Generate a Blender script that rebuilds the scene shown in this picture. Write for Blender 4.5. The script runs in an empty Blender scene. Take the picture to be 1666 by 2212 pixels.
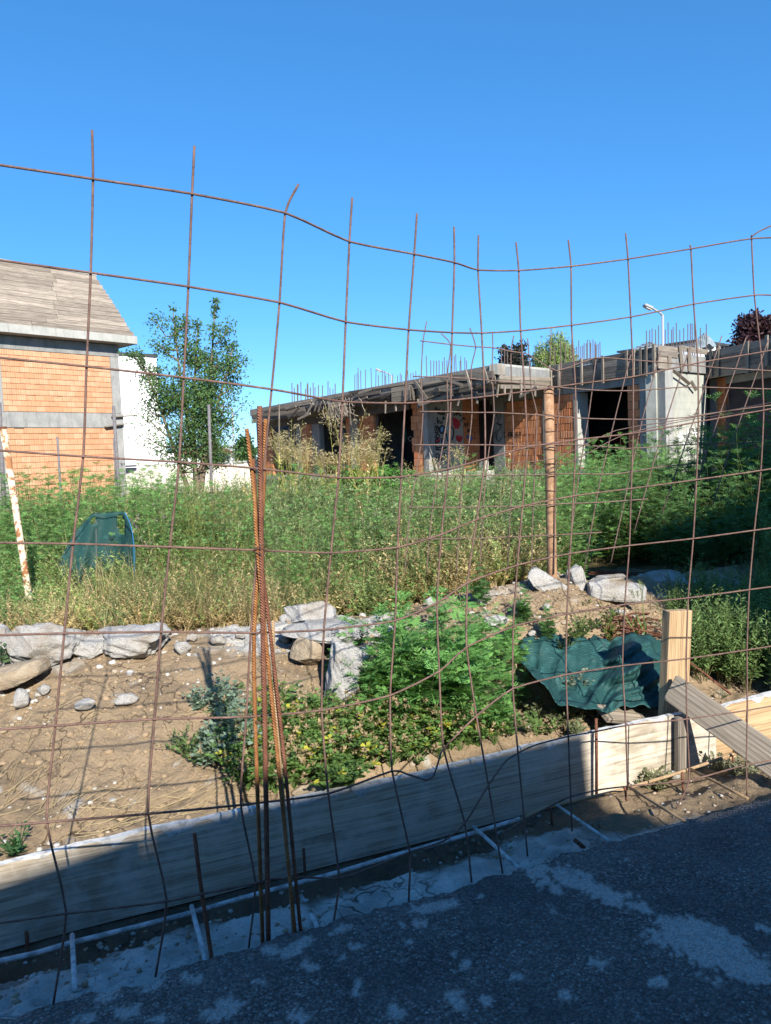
import bpy, bmesh, math, random
import numpy as np
from mathutils import Vector, Matrix

rnd = random.Random(7)
rng = np.random.default_rng(11)
scene = bpy.context.scene
col = scene.collection

# ------------------------------------------------------------------ camera
H = 1.5
FPX = 1664.0                       # focal length for a 1666 x 2212 frame
PITCH, ROLL = math.radians(3.9), math.radians(2.4)
FWD = np.array([0, math.cos(PITCH), -math.sin(PITCH)])
R0 = np.array([1.0, 0, 0])
D0 = np.cross(FWD, R0)
CR, SR = math.cos(ROLL), math.sin(ROLL)
CAM = np.array([0, 0, H])
cam_data = bpy.data.cameras.new('camera')
cam_data.sensor_fit = 'HORIZONTAL'
cam_data.sensor_width = 36.0
cam_data.lens = 36.0 * FPX / 1666.0
cam_data.clip_start = 0.05
cam_data.clip_end = 3000
cam = bpy.data.objects.new('camera', cam_data)
col.objects.link(cam)
cx = CR * R0 + SR * D0
cy = -(-SR * R0 + CR * D0)
cz = -FWD
cam.matrix_world = Matrix(((cx[0], cy[0], cz[0], CAM[0]), (cx[1], cy[1], cz[1], CAM[1]),
                           (cx[2], cy[2], cz[2], CAM[2]), (0, 0, 0, 1)))
scene.camera = cam

# ------------------------------------------------------------------ sky, sun, exposure
SUN_AZ, SUN_EL = math.radians(20), math.radians(31)      # azimuth: to the right of straight behind
SUN = np.array([math.sin(SUN_AZ) * math.cos(SUN_EL), -math.cos(SUN_AZ) * math.cos(SUN_EL), math.sin(SUN_EL)])
world = bpy.data.worlds.new('World')
scene.world = world
world.use_nodes = True
wn = world.node_tree
wn.nodes.clear()
wo = wn.nodes.new('ShaderNodeOutputWorld')
wb = wn.nodes.new('ShaderNodeBackground')
sky = wn.nodes.new('ShaderNodeTexSky')
sky.sky_type = 'NISHITA'
sky.sun_disc = False
sky.sun_elevation = SUN_EL
sky.sun_rotation = math.atan2(SUN[0], SUN[1])
sky.altitude = 300
sky.air_density = 0.8
sky.dust_density = 0.0
sky.ozone_density = 10.0
hs = wn.nodes.new('ShaderNodeHueSaturation')
hs.inputs['Saturation'].default_value = 1.22
gm = wn.nodes.new('ShaderNodeGamma')
gm.inputs[1].default_value = 0.7
wn.links.new(sky.outputs[0], gm.inputs[0])
wn.links.new(gm.outputs[0], hs.inputs['Color'])
wn.links.new(hs.outputs[0], wb.inputs[0])
wb.inputs[1].default_value = 0.128
wn.links.new(wb.outputs[0], wo.inputs[0])
sun_d = bpy.data.lights.new('sun', 'SUN')
sun_d.energy = 3.45
sun_d.angle = math.radians(0.53)
sun_d.color = (1.0, 0.93, 0.82)
sun_o = bpy.data.objects.new('sun', sun_d)
col.objects.link(sun_o)
sun_o.rotation_euler = Vector(SUN).to_track_quat('Z', 'Y').to_euler()
sun_o.location = (4, -10, 12)
scene.view_settings.view_transform = 'Standard'
scene.view_settings.look = 'None'
scene.view_settings.gamma = 1.0
scene.view_settings.exposure = 1.50
scene.view_settings.use_curve_mapping = False
scene.cycles.use_denoising = True
scene.cycles.max_bounces = 6
scene.cycles.transparent_max_bounces = 12

# ------------------------------------------------------------------ geometry of the place
def ray(x, y):
    u = (x - 833) / FPX; v = (y - 1106) / FPX
    return FWD + (CR * u - SR * v) * R0 + (SR * u + CR * v) * D0
def at(x, y, Y):
    d = ray(x, y); return CAM + d * (Y / d[1])
def gz(x, y, z=0.0):
    d = ray(x, y); return CAM + d * ((z - H) / d[2])
ORG = np.array([-1.13, 2.04, 0.0])
ET = np.array([.9175, .3977, 0.0]); ES = np.array([-.3977, .9175, 0.0])
def tsz(t, s, z=0.0): return ORG + ET * t + ES * s + np.array([0, 0, z])
def to_ts(p):
    r = np.asarray(p)[..., :2] - ORG[:2]
    return r @ ET[:2], r @ ES[:2]
def on_s(x, y, s):
    d = ray(x, y); k = (s - ((CAM - ORG) @ ES)) / (d @ ES); return CAM + d * k
def proj(P):
    q = np.asarray(P) - CAM
    a = q @ R0; b = q @ D0; w = q @ FWD; a = a / w; b = b / w
    return 833 + FPX * (CR * a + SR * b), 1106 + FPX * (-SR * a + CR * b)

# value noise
_perm = np.random.default_rng(5).random((256, 256))
def vnoise(x, y):
    xi = np.floor(x).astype(int); yi = np.floor(y).astype(int)
    xf = x - xi; yf = y - yi
    u = xf * xf * (3 - 2 * xf); v = yf * yf * (3 - 2 * yf)
    g = lambda i, j: _perm[i & 255, j & 255]
    return (g(xi, yi) * (1 - u) + g(xi + 1, yi) * u) * (1 - v) + (g(xi, yi + 1) * (1 - u) + g(xi + 1, yi + 1) * u) * v
def fbm(x, y, o=4):
    r = 0; a = .5
    for k in range(o):
        r = r + a * (vnoise(x * 2 ** k + 17 * k, y * 2 ** k + 31 * k) - .5); a *= .5
    return r * 2
def ridged(x, y):
    return 1 - np.abs(2 * vnoise(x, y) - 1)

S_K = [-60, -.15, -.02, .02, .30, .46, .62, .690, .715, .80, 1.2, 1.8, 2.2, 2.6, 3.2, 4.5, 8, 16, 60, 700]
Z_K = [-.16, -.16, -.15, -.09, -.10, -.19, -.2, -.2, .04, .075, .20, .43, .56, .47, .42, .42, .38, .30, .1, -.5]
def terrain(X, Y):
    P = np.stack([X, Y], -1)
    t, s = to_ts(P)
    shift = np.interp(t, [-4, 0, .9, 1.6, 3.2, 6], [.25, .22, .0, -.08, .0, .1])
    ss = np.where(s > .8, .8 + (s - .8) * 1.4 / np.maximum(1.4 + shift, .2), s)
    z = np.interp(ss, S_K, Z_K)
    bank = np.clip((s - .72) / .15, 0, 1) * np.clip((5.5 - s) / 2, 0, 1)
    crest = np.interp(t, [-4, 0, 1.0, 1.5, 2.3, 2.9, 3.4, 3.9, 5, 8], [.02, .02, .0, -.02, -.05, .0, .03, -.06, -.06, -.05])
    z = z + crest * np.clip((s - .9) / .8, 0, 1) * np.clip((5.5 - s) / 2, 0, 1)
    # hollows behind the boards
    def dip(t0, s0, rt, rs, h): return -h * np.exp(-((t - t0) / rt) ** 2 - ((s - s0) / rs) ** 2) * (s > .70)
    z = z + dip(1.45, .80, .35, .12, .13) + dip(2.75, .86, .45, .22, .16) + dip(3.7, 1.1, .5, .35, .12) + dip(4.4, 1.2, .6, .5, .12)
    z = z + .10 * np.exp(-((t - 3.25) / .38) ** 2 - ((s - 1.95) / .32) ** 2)
    n = fbm(t * 2.2, s * 2.2, 3) * .055 + fbm(t * 7 + 3, s * 7, 4) * .034
    n2 = (ridged(t * 14, s * 14 + 5) - .5) * .020 + (ridged(t * 31 + 7, s * 31) - .5) * .010 + fbm(t * 45, s * 45, 2) * .008
    rough = .55 + .9 * np.clip(fbm(t * 1.3 + 9, s * 1.3 + 4, 2) + .35, 0, 1)
    z = z + (n + n2 * rough) * np.clip(bank + .0, 0, 1)
    verge = np.clip((.7 - s) / .05, 0, 1) * np.clip((s + .05) / .1, 0, 1)
    z = z + verge * (fbm(t * 5, s * 5, 4) * .04 + fbm(t * 22, s * 22, 3) * .022)
    far = np.clip((s - 4) / 6, 0, 1)
    z = z + far * fbm(X * .4, Y * .4, 3) * .12
    return z
def tz(x, y): return float(terrain(np.array([x]), np.array([y]))[0])
def hit(x, y, lo=2.0, hi=30.0):
    d = ray(x, y); k = np.concatenate([np.arange(lo, 9, .01), np.arange(9, hi, .05)]) / d[1]
    P = CAM[None] + d[None] * k[:, None]
    z = terrain(P[:, 0], P[:, 1])
    i = np.argmax(P[:, 2] < z)
    return P[i] if P[i, 2] < z[i] else P[-1]

# ------------------------------------------------------------------ helpers
OFF = {}
def tag(o, label=None, cat=None, group=None, kind=None):
    if label: o['label'] = label
    if cat: o['category'] = cat
    if group: o['group'] = group
    if kind: o['kind'] = kind
    return o
def thing(name, loc, label, cat, group=None):
    o = bpy.data.objects.new(name, None); col.objects.link(o)
    o.empty_display_size = .1
    o.location = [float(v) for v in loc]; OFF[o.name] = np.array(loc, float)
    return tag(o, label, cat, group)
def off(parent): return OFF.get(parent.name, np.zeros(3)) if parent else np.zeros(3)
def new_obj(name, me, mat=None, parent=None):
    o = bpy.data.objects.new(name, me); col.objects.link(o)
    if mat is not None and not me.materials: me.materials.append(mat)
    if parent: o.parent = parent; OFF[o.name] = off(parent)
    return o
def mesh_np(name, V, F, C=None, smooth=False):
    """V (n,3), F (m,k) with k 3 or 4"""
    V = np.asarray(V, np.float32); F = np.asarray(F, np.int32)
    me = bpy.data.meshes.new(name)
    k = F.shape[1]
    me.vertices.add(len(V)); me.vertices.foreach_set('co', V.ravel())
    me.loops.add(F.size); me.loops.foreach_set('vertex_index', F.ravel())
    me.polygons.add(len(F)); me.polygons.foreach_set('loop_start', np.arange(0, F.size, k, dtype=np.int32))
    try: me.polygons.foreach_set('loop_total', np.full(len(F), k, np.int32))
    except Exception: pass
    if C is not None:
        a = me.color_attributes.new('Col', 'FLOAT_COLOR', 'POINT')
        C = np.asarray(C, np.float32)
        if C.shape[1] == 3: C = np.concatenate([C, np.ones((len(C), 1), np.float32)], 1)
        a.data.foreach_set('color', C.ravel())
    me.update(calc_edges=True); me.validate()
    if smooth: me.polygons.foreach_set('use_smooth', np.ones(len(me.polygons), bool))
    return me

class MB:
    """collects boxes, tubes and prisms in world coordinates"""
    def __init__(s): s.v = []; s.f = []
    def add(s, V, F):
        n = len(s.v); s.v += [tuple(map(float, p)) for p in V]; s.f += [tuple(i + n for i in f) for f in F]; return s
    def frame_box(s, c, ax, ay, az, hx, hy, hz):
        c = np.array(c, float); V = []
        for i in (-1, 1):
            for j in (-1, 1):
                for k in (-1, 1): V.append(c + np.array(ax) * hx * i + np.array(ay) * hy * j + np.array(az) * hz * k)
        return s.add(V, [(0, 1, 3, 2), (4, 6, 7, 5), (0, 4, 5, 1), (2, 3, 7, 6), (0, 2, 6, 4), (1, 5, 7, 3)])
    def box(s, lo, hi):
        lo = np.array(lo, float); hi = np.array(hi, float); c = (lo + hi) / 2; h = (hi - lo) / 2
        return s.frame_box(c, (1, 0, 0), (0, 1, 0), (0, 0, 1), *h)
    def wall(s, p, q, z0, z1, th, side):
        """upright slab from plan point p to q; side: unit plan vector towards which it thickens"""
        p = np.array(p[:2], float); q = np.array(q[:2], float); n = np.array(side[:2], float) * th
        V = [(*p, z0), (*q, z0), (*(q + n), z0), (*(p + n), z0), (*p, z1), (*q, z1), (*(q + n), z1), (*(p + n), z1)]
        return s.add(V, [(0, 1, 2, 3), (4, 7, 6, 5), (0, 4, 5, 1), (1, 5, 6, 2), (2, 6, 7, 3), (3, 7, 4, 0)])
    def prism(s, poly, z0, z1):
        n = len(poly); V = [(p[0], p[1], z0) for p in poly] + [(p[0], p[1], z1) for p in poly]
        return s.add(V, [tuple(range(n))[::-1], tuple(range(n, 2 * n))] + [(i, (i + 1) % n, (i + 1) % n + n, i + n) for i in range(n)])
    def tube(s, pts, r, n=6, cap=True):
        pts = [np.array(p, float) for p in pts]; m = len(pts)
        rs = r if hasattr(r, '__len__') else [r] * m
        V = []; F = []; up = None
        for i, p in enumerate(pts):
            d = pts[min(i + 1, m - 1)] - pts[max(i - 1, 0)]; d = d / (np.linalg.norm(d) + 1e-9)
            if up is None: up = np.array([0, 0, 1.0]) if abs(d[2]) < .9 else np.array([0, 1.0, 0])
            a = np.cross(d, up); a /= np.linalg.norm(a) + 1e-9; b = np.cross(a, d); up = b
            for k in range(n):
                an = 2 * math.pi * k / n; V.append(p + (a * math.cos(an) + b * math.sin(an)) * rs[i])
        for i in range(m - 1):
            for k in range(n):
                k2 = (k + 1) % n; F.append((i * n + k, i * n + k2, (i + 1) * n + k2, (i + 1) * n + k))
        if cap: F.append(tuple(range(n))[::-1]); F.append(tuple(range((m - 1) * n, m * n)))
        return s.add(V, F)
    def build(s, name, mat, parent=None, smooth=False, bevel=0):
        o_ = off(parent)
        me = bpy.data.meshes.new(name)
        me.from_pydata([tuple(np.array(p) - o_) for p in s.v], [], s.f)
        bm = bmesh.new(); bm.from_mesh(me)
        bmesh.ops.recalc_face_normals(bm, faces=bm.faces)
        if bevel: bmesh.ops.bevel(bm, geom=bm.edges[:], offset=bevel, segments=1, affect='EDGES')
        bm.to_mesh(me); bm.free()
        if smooth: me.polygons.foreach_set('use_smooth', np.ones(len(me.polygons), bool))
        return new_obj(name, me, mat, parent)

def catmull(P, n=4):
    P = [np.array(p, float) for p in P]; out = []
    for i in range(len(P) - 1):
        p0 = P[max(i - 1, 0)]; p1 = P[i]; p2 = P[i + 1]; p3 = P[min(i + 2, len(P) - 1)]
        for k in range(n):
            u = k / n
            out.append(.5 * (2 * p1 + (p2 - p0) * u + (2 * p0 - 5 * p1 + 4 * p2 - p3) * u * u + (3 * p1 - p0 - 3 * p2 + p3) * u ** 3))
    out.append(P[-1]); return out
def soft(P, n=3, tension=.5):
    """nearly straight between joints, softened at them"""
    c = catmull(P, n); P = [np.array(p, float) for p in P]; out = []
    for i in range(len(P) - 1):
        for k in range(n):
            out.append(c[i * n + k] * (1 - tension) + (P[i] + (P[i + 1] - P[i]) * k / n) * tension)
    out.append(P[-1]); return out

_unit = {}
def unit_plank(bev):
    """box 1 x 1 x 1 with slightly worn edges, shared"""
    if bev in _unit: return _unit[bev]
    return None
def plank(name, p0, p1, wdir, w, th, mat, parent=None, bev=.004, warp=0.0, taper=0):
    """board from p0 to p1, width w along wdir, thickness th; grain runs along its local x"""
    p0 = np.array(p0, float); p1 = np.array(p1, float); L = np.linalg.norm(p1 - p0); ax = (p1 - p0) / L
    wd = np.array(wdir, float); wd = wd - ax * (wd @ ax); wd /= np.linalg.norm(wd); nz = np.cross(ax, wd)
    bm = bmesh.new(); n = max(1, min(14, int(L / max(w, .05) / 1.5))) if warp else 1
    V = []
    for i in range(n + 1):
        x = L * i / n
        b = warp * (rnd.random() - .5); e = warp * (rnd.random() - .5) * .7
        ring = [bm.verts.new((x, -w / 2 + e, -th / 2 + b)), bm.verts.new((x, w / 2 + e, -th / 2 + b)),
                bm.verts.new((x, w / 2 + e, th / 2 + b)), bm.verts.new((x, -w / 2 + e, th / 2 + b))]
        V.append(ring)
    for i in range(n):
        for k in range(4): bm.faces.new((V[i][k], V[i][(k + 1) % 4], V[i + 1][(k + 1) % 4], V[i + 1][k]))
    bm.faces.new(V[0][::-1]); bm.faces.new(V[-1])
    bmesh.ops.recalc_face_normals(bm, faces=bm.faces)
    if bev: bmesh.ops.bevel(bm, geom=[e for e in bm.edges if e.calc_face_angle(0) > .6], offset=bev, segments=1, affect='EDGES')
    me = bpy.data.meshes.new(name); bm.to_mesh(me); bm.free()
    o = bpy.data.objects.new(name, me); col.objects.link(o); me.materials.append(mat)
    q = p0 - off(parent)
    if parent: o.parent = parent
    o.matrix_local = Matrix(((ax[0], wd[0], nz[0], q[0]), (ax[1], wd[1], nz[1], q[1]), (ax[2], wd[2], nz[2], q[2]), (0, 0, 0, 1)))
    return o

# ------------------------------------------------------------------ materials
def mat(name): 
    m = bpy.data.materials.new(name); m.use_nodes = True
    nt = m.node_tree; b = nt.nodes['Principled BSDF']
    b.inputs['Roughness'].default_value = .85
    b.inputs['Specular IOR Level'].default_value = .25
    return m, nt, b
def nd(nt, t, **kw):
    n = nt.nodes.new(t)
    for k, v in kw.items():
        if k in n.inputs.keys(): n.inputs[k].default_value = v
        else: setattr(n, k, v)
    return n
def ramp(nt, stops, src):
    r = nt.nodes.new('ShaderNodeValToRGB'); e = r.color_ramp.elements
    e[0].position, e[0].color = stops[0][0], (*stops[0][1], 1)
    e[1].position, e[1].color = stops[-1][0], (*stops[-1][1], 1)
    for p, c in stops[1:-1]:
        x = e.new(p); x.color = (*c, 1)
    nt.links.new(src, r.inputs[0]); return r.outputs[0]
def mix(nt, a, b, f, mode='MIX'):
    m = nt.nodes.new('ShaderNodeMix'); m.data_type = 'RGBA'; m.blend_type = mode
    for i, v in ((6, a), (7, b)):
        if isinstance(v, tuple): m.inputs[i].default_value = (*v, 1)
        else: nt.links.new(v, m.inputs[i])
    if isinstance(f, (int, float)): m.inputs[0].default_value = f
    else: nt.links.new(f, m.inputs[0])
    return m.outputs[2]
def coords(nt, kind='Object', scale=(1, 1, 1), rot=(0, 0, 0)):
    t = nt.nodes.new('ShaderNodeTexCoord'); m = nt.nodes.new('ShaderNodeMapping')
    m.inputs['Scale'].default_value = scale; m.inputs['Rotation'].default_value = rot
    nt.links.new(t.outputs[kind], m.inputs[0]); return m.outputs[0]
def world_co(nt, scale=1):
    g = nt.nodes.new('ShaderNodeNewGeometry'); m = nt.nodes.new('ShaderNodeMapping')
    m.inputs['Scale'].default_value = (scale,) * 3 if not hasattr(scale, '__len__') else scale
    nt.links.new(g.outputs['Position'], m.inputs[0]); return m.outputs[0]
def noise(nt, co, scale, detail=4, rough=.6, dist=0):
    n = nd(nt, 'ShaderNodeTexNoise'); n.inputs['Scale'].default_value = scale; n.inputs['Detail'].default_value = detail
    n.inputs['Roughness'].default_value = rough; n.inputs['Distortion'].default_value = dist
    if co is not None: nt.links.new(co, n.inputs['Vector'])
    return n.outputs['Fac']
def voro(nt, co, scale, feature='F1', out='Distance'):
    n = nd(nt, 'ShaderNodeTexVoronoi'); n.feature = feature; n.inputs['Scale'].default_value = scale
    nt.links.new(co, n.inputs['Vector']); return n.outputs[out]
def bump(nt, b, h, strength=.5, dist=.01, prev=None):
    n = nt.nodes.new('ShaderNodeBump'); n.inputs['Strength'].default_value = strength; n.inputs['Distance'].default_value = dist
    nt.links.new(h, n.inputs['Height'])
    if prev is not None: nt.links.new(prev, n.inputs['Normal'])
    nt.links.new(n.outputs[0], b.inputs['Normal']); return n.outputs[0]
def orand(nt): return nt.nodes.new('ShaderNodeObjectInfo').outputs['Random']
def math_(nt, op, a, b=None):
    m = nt.nodes.new('ShaderNodeMath'); m.operation = op
    for i, v in ((0, a), (1, b)):
        if v is None: continue
        if isinstance(v, (int, float)): m.inputs[i].default_value = v
        else: nt.links.new(v, m.inputs[i])
    return m.outputs[0]

def concrete(name, c0, c1, scale=3, streak=True, bd=.006):
    m, nt, b = mat(name); co = world_co(nt)
    n = noise(nt, co, scale, 6, .65); c = ramp(nt, [(.3, c0), (.7, c1)], n)
    if streak:
        co2 = world_co(nt, (2.5, 2.5, .35)); s_ = noise(nt, co2, 3, 4)
        c = mix(nt, c, tuple(v * .62 for v in c0), ramp(nt, [(.52, (0, 0, 0)), (.75, (.8, .8, .8))], s_))
    f = noise(nt, co, 60, 3); c = mix(nt, c, tuple(v * .8 for v in c0), math_(nt, 'MULTIPLY', f, .35))
    nt.links.new(c, b.inputs['Base Color']); bump(nt, b, noise(nt, co, 40, 5), .5, bd); return m
def wood(name, dark, light, grain=1.0, grey=None):
    m, nt, b = mat(name)
    t = nt.nodes.new('ShaderNodeTexCoord'); mp = nt.nodes.new('ShaderNodeMapping')
    nt.links.new(t.outputs['Object'], mp.inputs[0]); r = orand(nt)
    cx_ = nt.nodes.new('ShaderNodeCombineXYZ'); nt.links.new(math_(nt, 'MULTIPLY', r, 37.0), cx_.inputs[0]); nt.links.new(math_(nt, 'MULTIPLY', r, 11.0), cx_.inputs[1])
    nt.links.new(cx_.outputs[0], mp.inputs['Location']); mp.inputs['Scale'].default_value = (1.1, 16 * grain, 16 * grain)
    n = noise(nt, mp.outputs[0], 1.6, 7, .68, 1.4)
    c = ramp(nt, [(.28, dark), (.5, tuple((a + b_) / 2 for a, b_ in zip(dark, light))), (.68, light)], n)
    mp2 = nt.nodes.new('ShaderNodeMapping'); nt.links.new(t.outputs['Object'], mp2.inputs[0]); nt.links.new(cx_.outputs[0], mp2.inputs['Location'])
    mp2.inputs['Scale'].default_value = (.8, 90 * grain, 90 * grain)
    g = noise(nt, mp2.outputs[0], 1, 3, .6, .6); c = mix(nt, c, tuple(v * .45 for v in dark), ramp(nt, [(.48, (0, 0, 0)), (.68, (.75, .75, .75))], g))
    mp3 = nt.nodes.new('ShaderNodeMapping'); nt.links.new(t.outputs['Object'], mp3.inputs[0]); nt.links.new(cx_.outputs[0], mp3.inputs['Location']); mp3.inputs['Scale'].default_value = (.12, 1, 1)
    wv = nd(nt, 'ShaderNodeTexWave'); wv.bands_direction = 'Y'; wv.inputs['Scale'].default_value = 13 * grain ** .5; wv.inputs['Distortion'].default_value = 4.5; wv.inputs['Detail'].default_value = 3; wv.inputs['Detail Scale'].default_value = 1.6; nt.links.new(mp3.outputs[0], wv.inputs['Vector'])
    c = mix(nt, c, tuple(v * .5 for v in dark), ramp(nt, [(.0, (.55, .55, .55)), (.30, (0, 0, 0))], wv.outputs['Fac']))
    if grey:
        c = mix(nt, c, grey, ramp(nt, [(.45, (0, 0, 0)), (.66, (.6, .6, .6))], noise(nt, t.outputs['Object'], 5, 7, .7)))
    v_ = nt.nodes.new('ShaderNodeHueSaturation'); nt.links.new(c, v_.inputs['Color'])
    nt.links.new(math_(nt, 'ADD', math_(nt, 'MULTIPLY', r, .5), .75), v_.inputs['Value'])
    nt.links.new(v_.outputs[0], b.inputs['Base Color']); bump(nt, b, g, .6, .003); return m
def rust(name, c0, c1, c2, rib=0):
    m, nt, b = mat(name); co = world_co(nt)
    c = ramp(nt, [(.3, c0), (.5, c1), (.72, c2)], noise(nt, co, 22, 6, .7))
    c = mix(nt, c, tuple(v * .5 for v in c0), ramp(nt, [(.55, (0, 0, 0)), (.7, (.6, .6, .6))], noise(nt, co, 140, 2)))
    nt.links.new(c, b.inputs['Base Color']); b.inputs['Roughness'].default_value = .75
    p = bump(nt, b, noise(nt, co, 160, 3), .5, .002)
    if rib:
        w = nd(nt, 'ShaderNodeTexWave'); w.bands_direction = 'DIAGONAL'; w.inputs['Scale'].default_value = rib; nt.links.new(co, w.inputs['Vector'])
        bump(nt, b, w.outputs['Fac'], .9, .004, p)
    return m
M = {}
M['conc'] = concrete('concrete', (.22, .225, .22), (.36, .36, .345))
M['conc_dark'] = concrete('weathered_concrete', (.17, .18, .18), (.30, .30, .29))
M['conc_light'] = concrete('pale_concrete', (.32, .325, .30), (.44, .44, .41), 2.2)
M['plaster'] = concrete('white_plaster', (.74, .75, .76), (.82, .83, .84), 1.5, False, .002)
M['render_pale'] = concrete('pale_render', (.56, .54, .48), (.66, .64, .58), 1.5, True, .003)
M['grey_wood'] = wood('weathered_grey_wood', (.14, .12, .10), (.33, .29, .24))
M['dark_wood'] = wood('dark_formwork_wood', (.06, .052, .045), (.19, .165, .14))
M['roof_wood'] = wood('roof_planks', (.19, .155, .125), (.40, .345, .285), .5)
M['new_wood'] = wood('new_pine', (.33, .22, .12), (.49, .36, .22), 1.0)
M['limed_wood'] = wood('limed_formwork_board', (.30, .255, .195), (.50, .44, .35), 1.1, (.50, .475, .43))
M['brace_wood'] = wood('old_plank', (.20, .17, .135), (.37, .32, .255), 1.1)
M['mesh_rust'] = rust('mesh_steel', (.085, .05, .042), (.14, .085, .07), (.21, .13, .105))
M['mesh_far'] = rust('far_mesh_steel', (.10, .066, .055), (.15, .10, .085), (.20, .14, .12))
M['rebar_orange'] = rust('orange_rust', (.20, .075, .025), (.34, .15, .055), (.46, .24, .10), 70)
M['rebar_brown'] = rust('brown_rust', (.13, .05, .03), (.21, .09, .055), (.30, .14, .09), 70)
M['rebar_tan'] = rust('tan_rust', (.34, .21, .11), (.48, .33, .19), (.56, .42, .27), 70)
M['starter'] = rust('starter_bars', (.10, .075, .07), (.14, .10, .09), (.18, .13, .11))
M['pipe'] = rust('rusty_pipe', (.19, .10, .055), (.32, .19, .11), (.40, .28, .18))
M['steel_grey'] = rust('grey_steel', (.10, .095, .10), (.15, .14, .145), (.20, .19, .19))
m, nt, b = mat('lime_coated_bar'); nt.links.new(ramp(nt, [(.35, (.26, .255, .25)), (.55, (.52, .525, .52))], noise(nt, world_co(nt), 25, 5)), b.inputs['Base Color']); bump(nt, b, noise(nt, world_co(nt), 90, 3), .8, .004); M['limed_bar'] = m
# cream paint with rust
m, nt, b = mat('flaking_cream_paint'); co = world_co(nt)
msk = ramp(nt, [(.50, (0, 0, 0)), (.56, (1, 1, 1))], noise(nt, co, 26, 5, .7))
big = ramp(nt, [(.52, (0, 0, 0)), (.62, (1, 1, 1))], noise(nt, co, 5, 3))
c = mix(nt, (.66, .60, .44), (.27, .12, .05), msk); c = mix(nt, c, (.30, .14, .06), big)
nt.links.new(c, b.inputs['Base Color']); bump(nt, b, noise(nt, co, 120, 3), .5, .003); M['cream_paint'] = m
# hollow clay blocks
def clay(name, c0, c1, c2):
    m, nt, b = mat(name); r = orand(nt)
    c = ramp(nt, [(0, c0), (.5, c1), (1, c2)], r)
    co = world_co(nt); c = mix(nt, c, tuple(v * .6 for v in c0), ramp(nt, [(.5, (0, 0, 0)), (.75, (.55, .55, .55))], noise(nt, co, 5, 5)))
    w = nd(nt, 'ShaderNodeTexWave'); w.bands_direction = 'X'; w.inputs['Scale'].default_value = 4.5; w.inputs['Distortion'].default_value = .3
    t = nt.nodes.new('ShaderNodeTexCoord'); nt.links.new(t.outputs['Object'], w.inputs['Vector'])
    c = mix(nt, c, tuple(v * .72 for v in c1), ramp(nt, [(.0, (.7, .7, .7)), (.25, (0, 0, 0))], w.outputs['Fac']))
    nt.links.new(c, b.inputs['Base Color']); bump(nt, b, w.outputs['Fac'], .5, .01); return m
M['clay_house'] = clay('orange_clay_block', (.50, .25, .135), (.56, .295, .17), (.60, .345, .215))
M['clay_ruin'] = clay('weathered_clay_block', (.49, .18, .08), (.57, .235, .11), (.62, .295, .16))
def flat(name, c, rough=.85, nscale=None, var=.25):
    m, nt, b = mat(name)
    if nscale: nt.links.new(ramp(nt, [(.3, tuple(v * (1 - var) for v in c)), (.7, tuple(min(1, v * (1 + var)) for v in c))], noise(nt, world_co(nt), nscale, 4)), b.inputs['Base Color'])
    else: b.inputs['Base Color'].default_value = (*c, 1)
    b.inputs['Roughness'].default_value = rough; return m
M['mortar'] = flat('mortar', (.40, .26, .17), .9, 12)
M['mortar_ruin'] = flat('old_mortar', (.24, .17, .13), .9, 12)
M['paint_black'] = flat('black_spray', (.025, .025, .028), .6)
M['paint_white'] = flat('white_spray', (.78, .80, .82), .6)
M['paint_red'] = flat('red_spray', (.42, .04, .06), .6, 4)
M['paint_blue'] = flat('blue_spray', (.06, .14, .38), .6, 4)
M['paint_cyan'] = flat('cyan_spray', (.20, .50, .60), .6, 4)
M['paint_teal'] = flat('teal_spray', (.03, .30, .30), .6, 4)
M['paint_yellow'] = flat('yellow_spray', (.50, .36, .04), .6, 4)
M['bitumen'] = flat('torn_sheeting', (.055, .055, .06), .8, 8, .5)
M['tin'] = flat('dark_roof_edge', (.05, .055, .06), .5)
M['lamp_grey'] = flat('galvanised_grey', (.30, .31, .32), .5)
M['lens'] = flat('lamp_lens', (.60, .60, .58), .3)
M['red_tile'] = flat('red_roof', (.36, .12, .08), .8, 3)
M['wire'] = flat('tie_wire', (.12, .07, .05), .7)
# ------------------------------------------------------------------ ground
def grow(a, lim, first, k=1.35):
    out = [a]; d = first
    while abs(out[-1]) < lim: out.append(out[-1] + d); d *= k
    return out[1:]
tg = np.concatenate([np.array(grow(-1.7, 400, -.05))[::-1], np.arange(-1.7, 5.6, .0165), np.array(grow(5.6, 400, .05))])
sg = np.concatenate([np.array(grow(-.3, 60, -.1))[::-1], np.arange(-.3, .68, .02), [.69, .70, .71, .72, .74], np.arange(.76, 3.1, .0165), np.arange(3.1, 7, .06), np.array(grow(7, 700, .08, 1.12))])
T_, S_ = np.meshgrid(tg, sg, indexing='ij')
X_ = ORG[0] + ET[0] * T_ + ES[0] * S_; Y_ = ORG[1] + ET[1] * T_ + ES[1] * S_
Z_ = terrain(X_.ravel(), Y_.ravel()).reshape(X_.shape)
V = np.stack([X_, Y_, Z_], -1).reshape(-1, 3)
nt_, ns_ = X_.shape
idx = np.arange(nt_ * ns_).reshape(nt_, ns_)
F = np.stack([idx[:-1, :-1], idx[1:, :-1], idx[1:, 1:], idx[:-1, 1:]], -1).reshape(-1, 4)
t_, s_ = T_.ravel(), S_.ravel()
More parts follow.
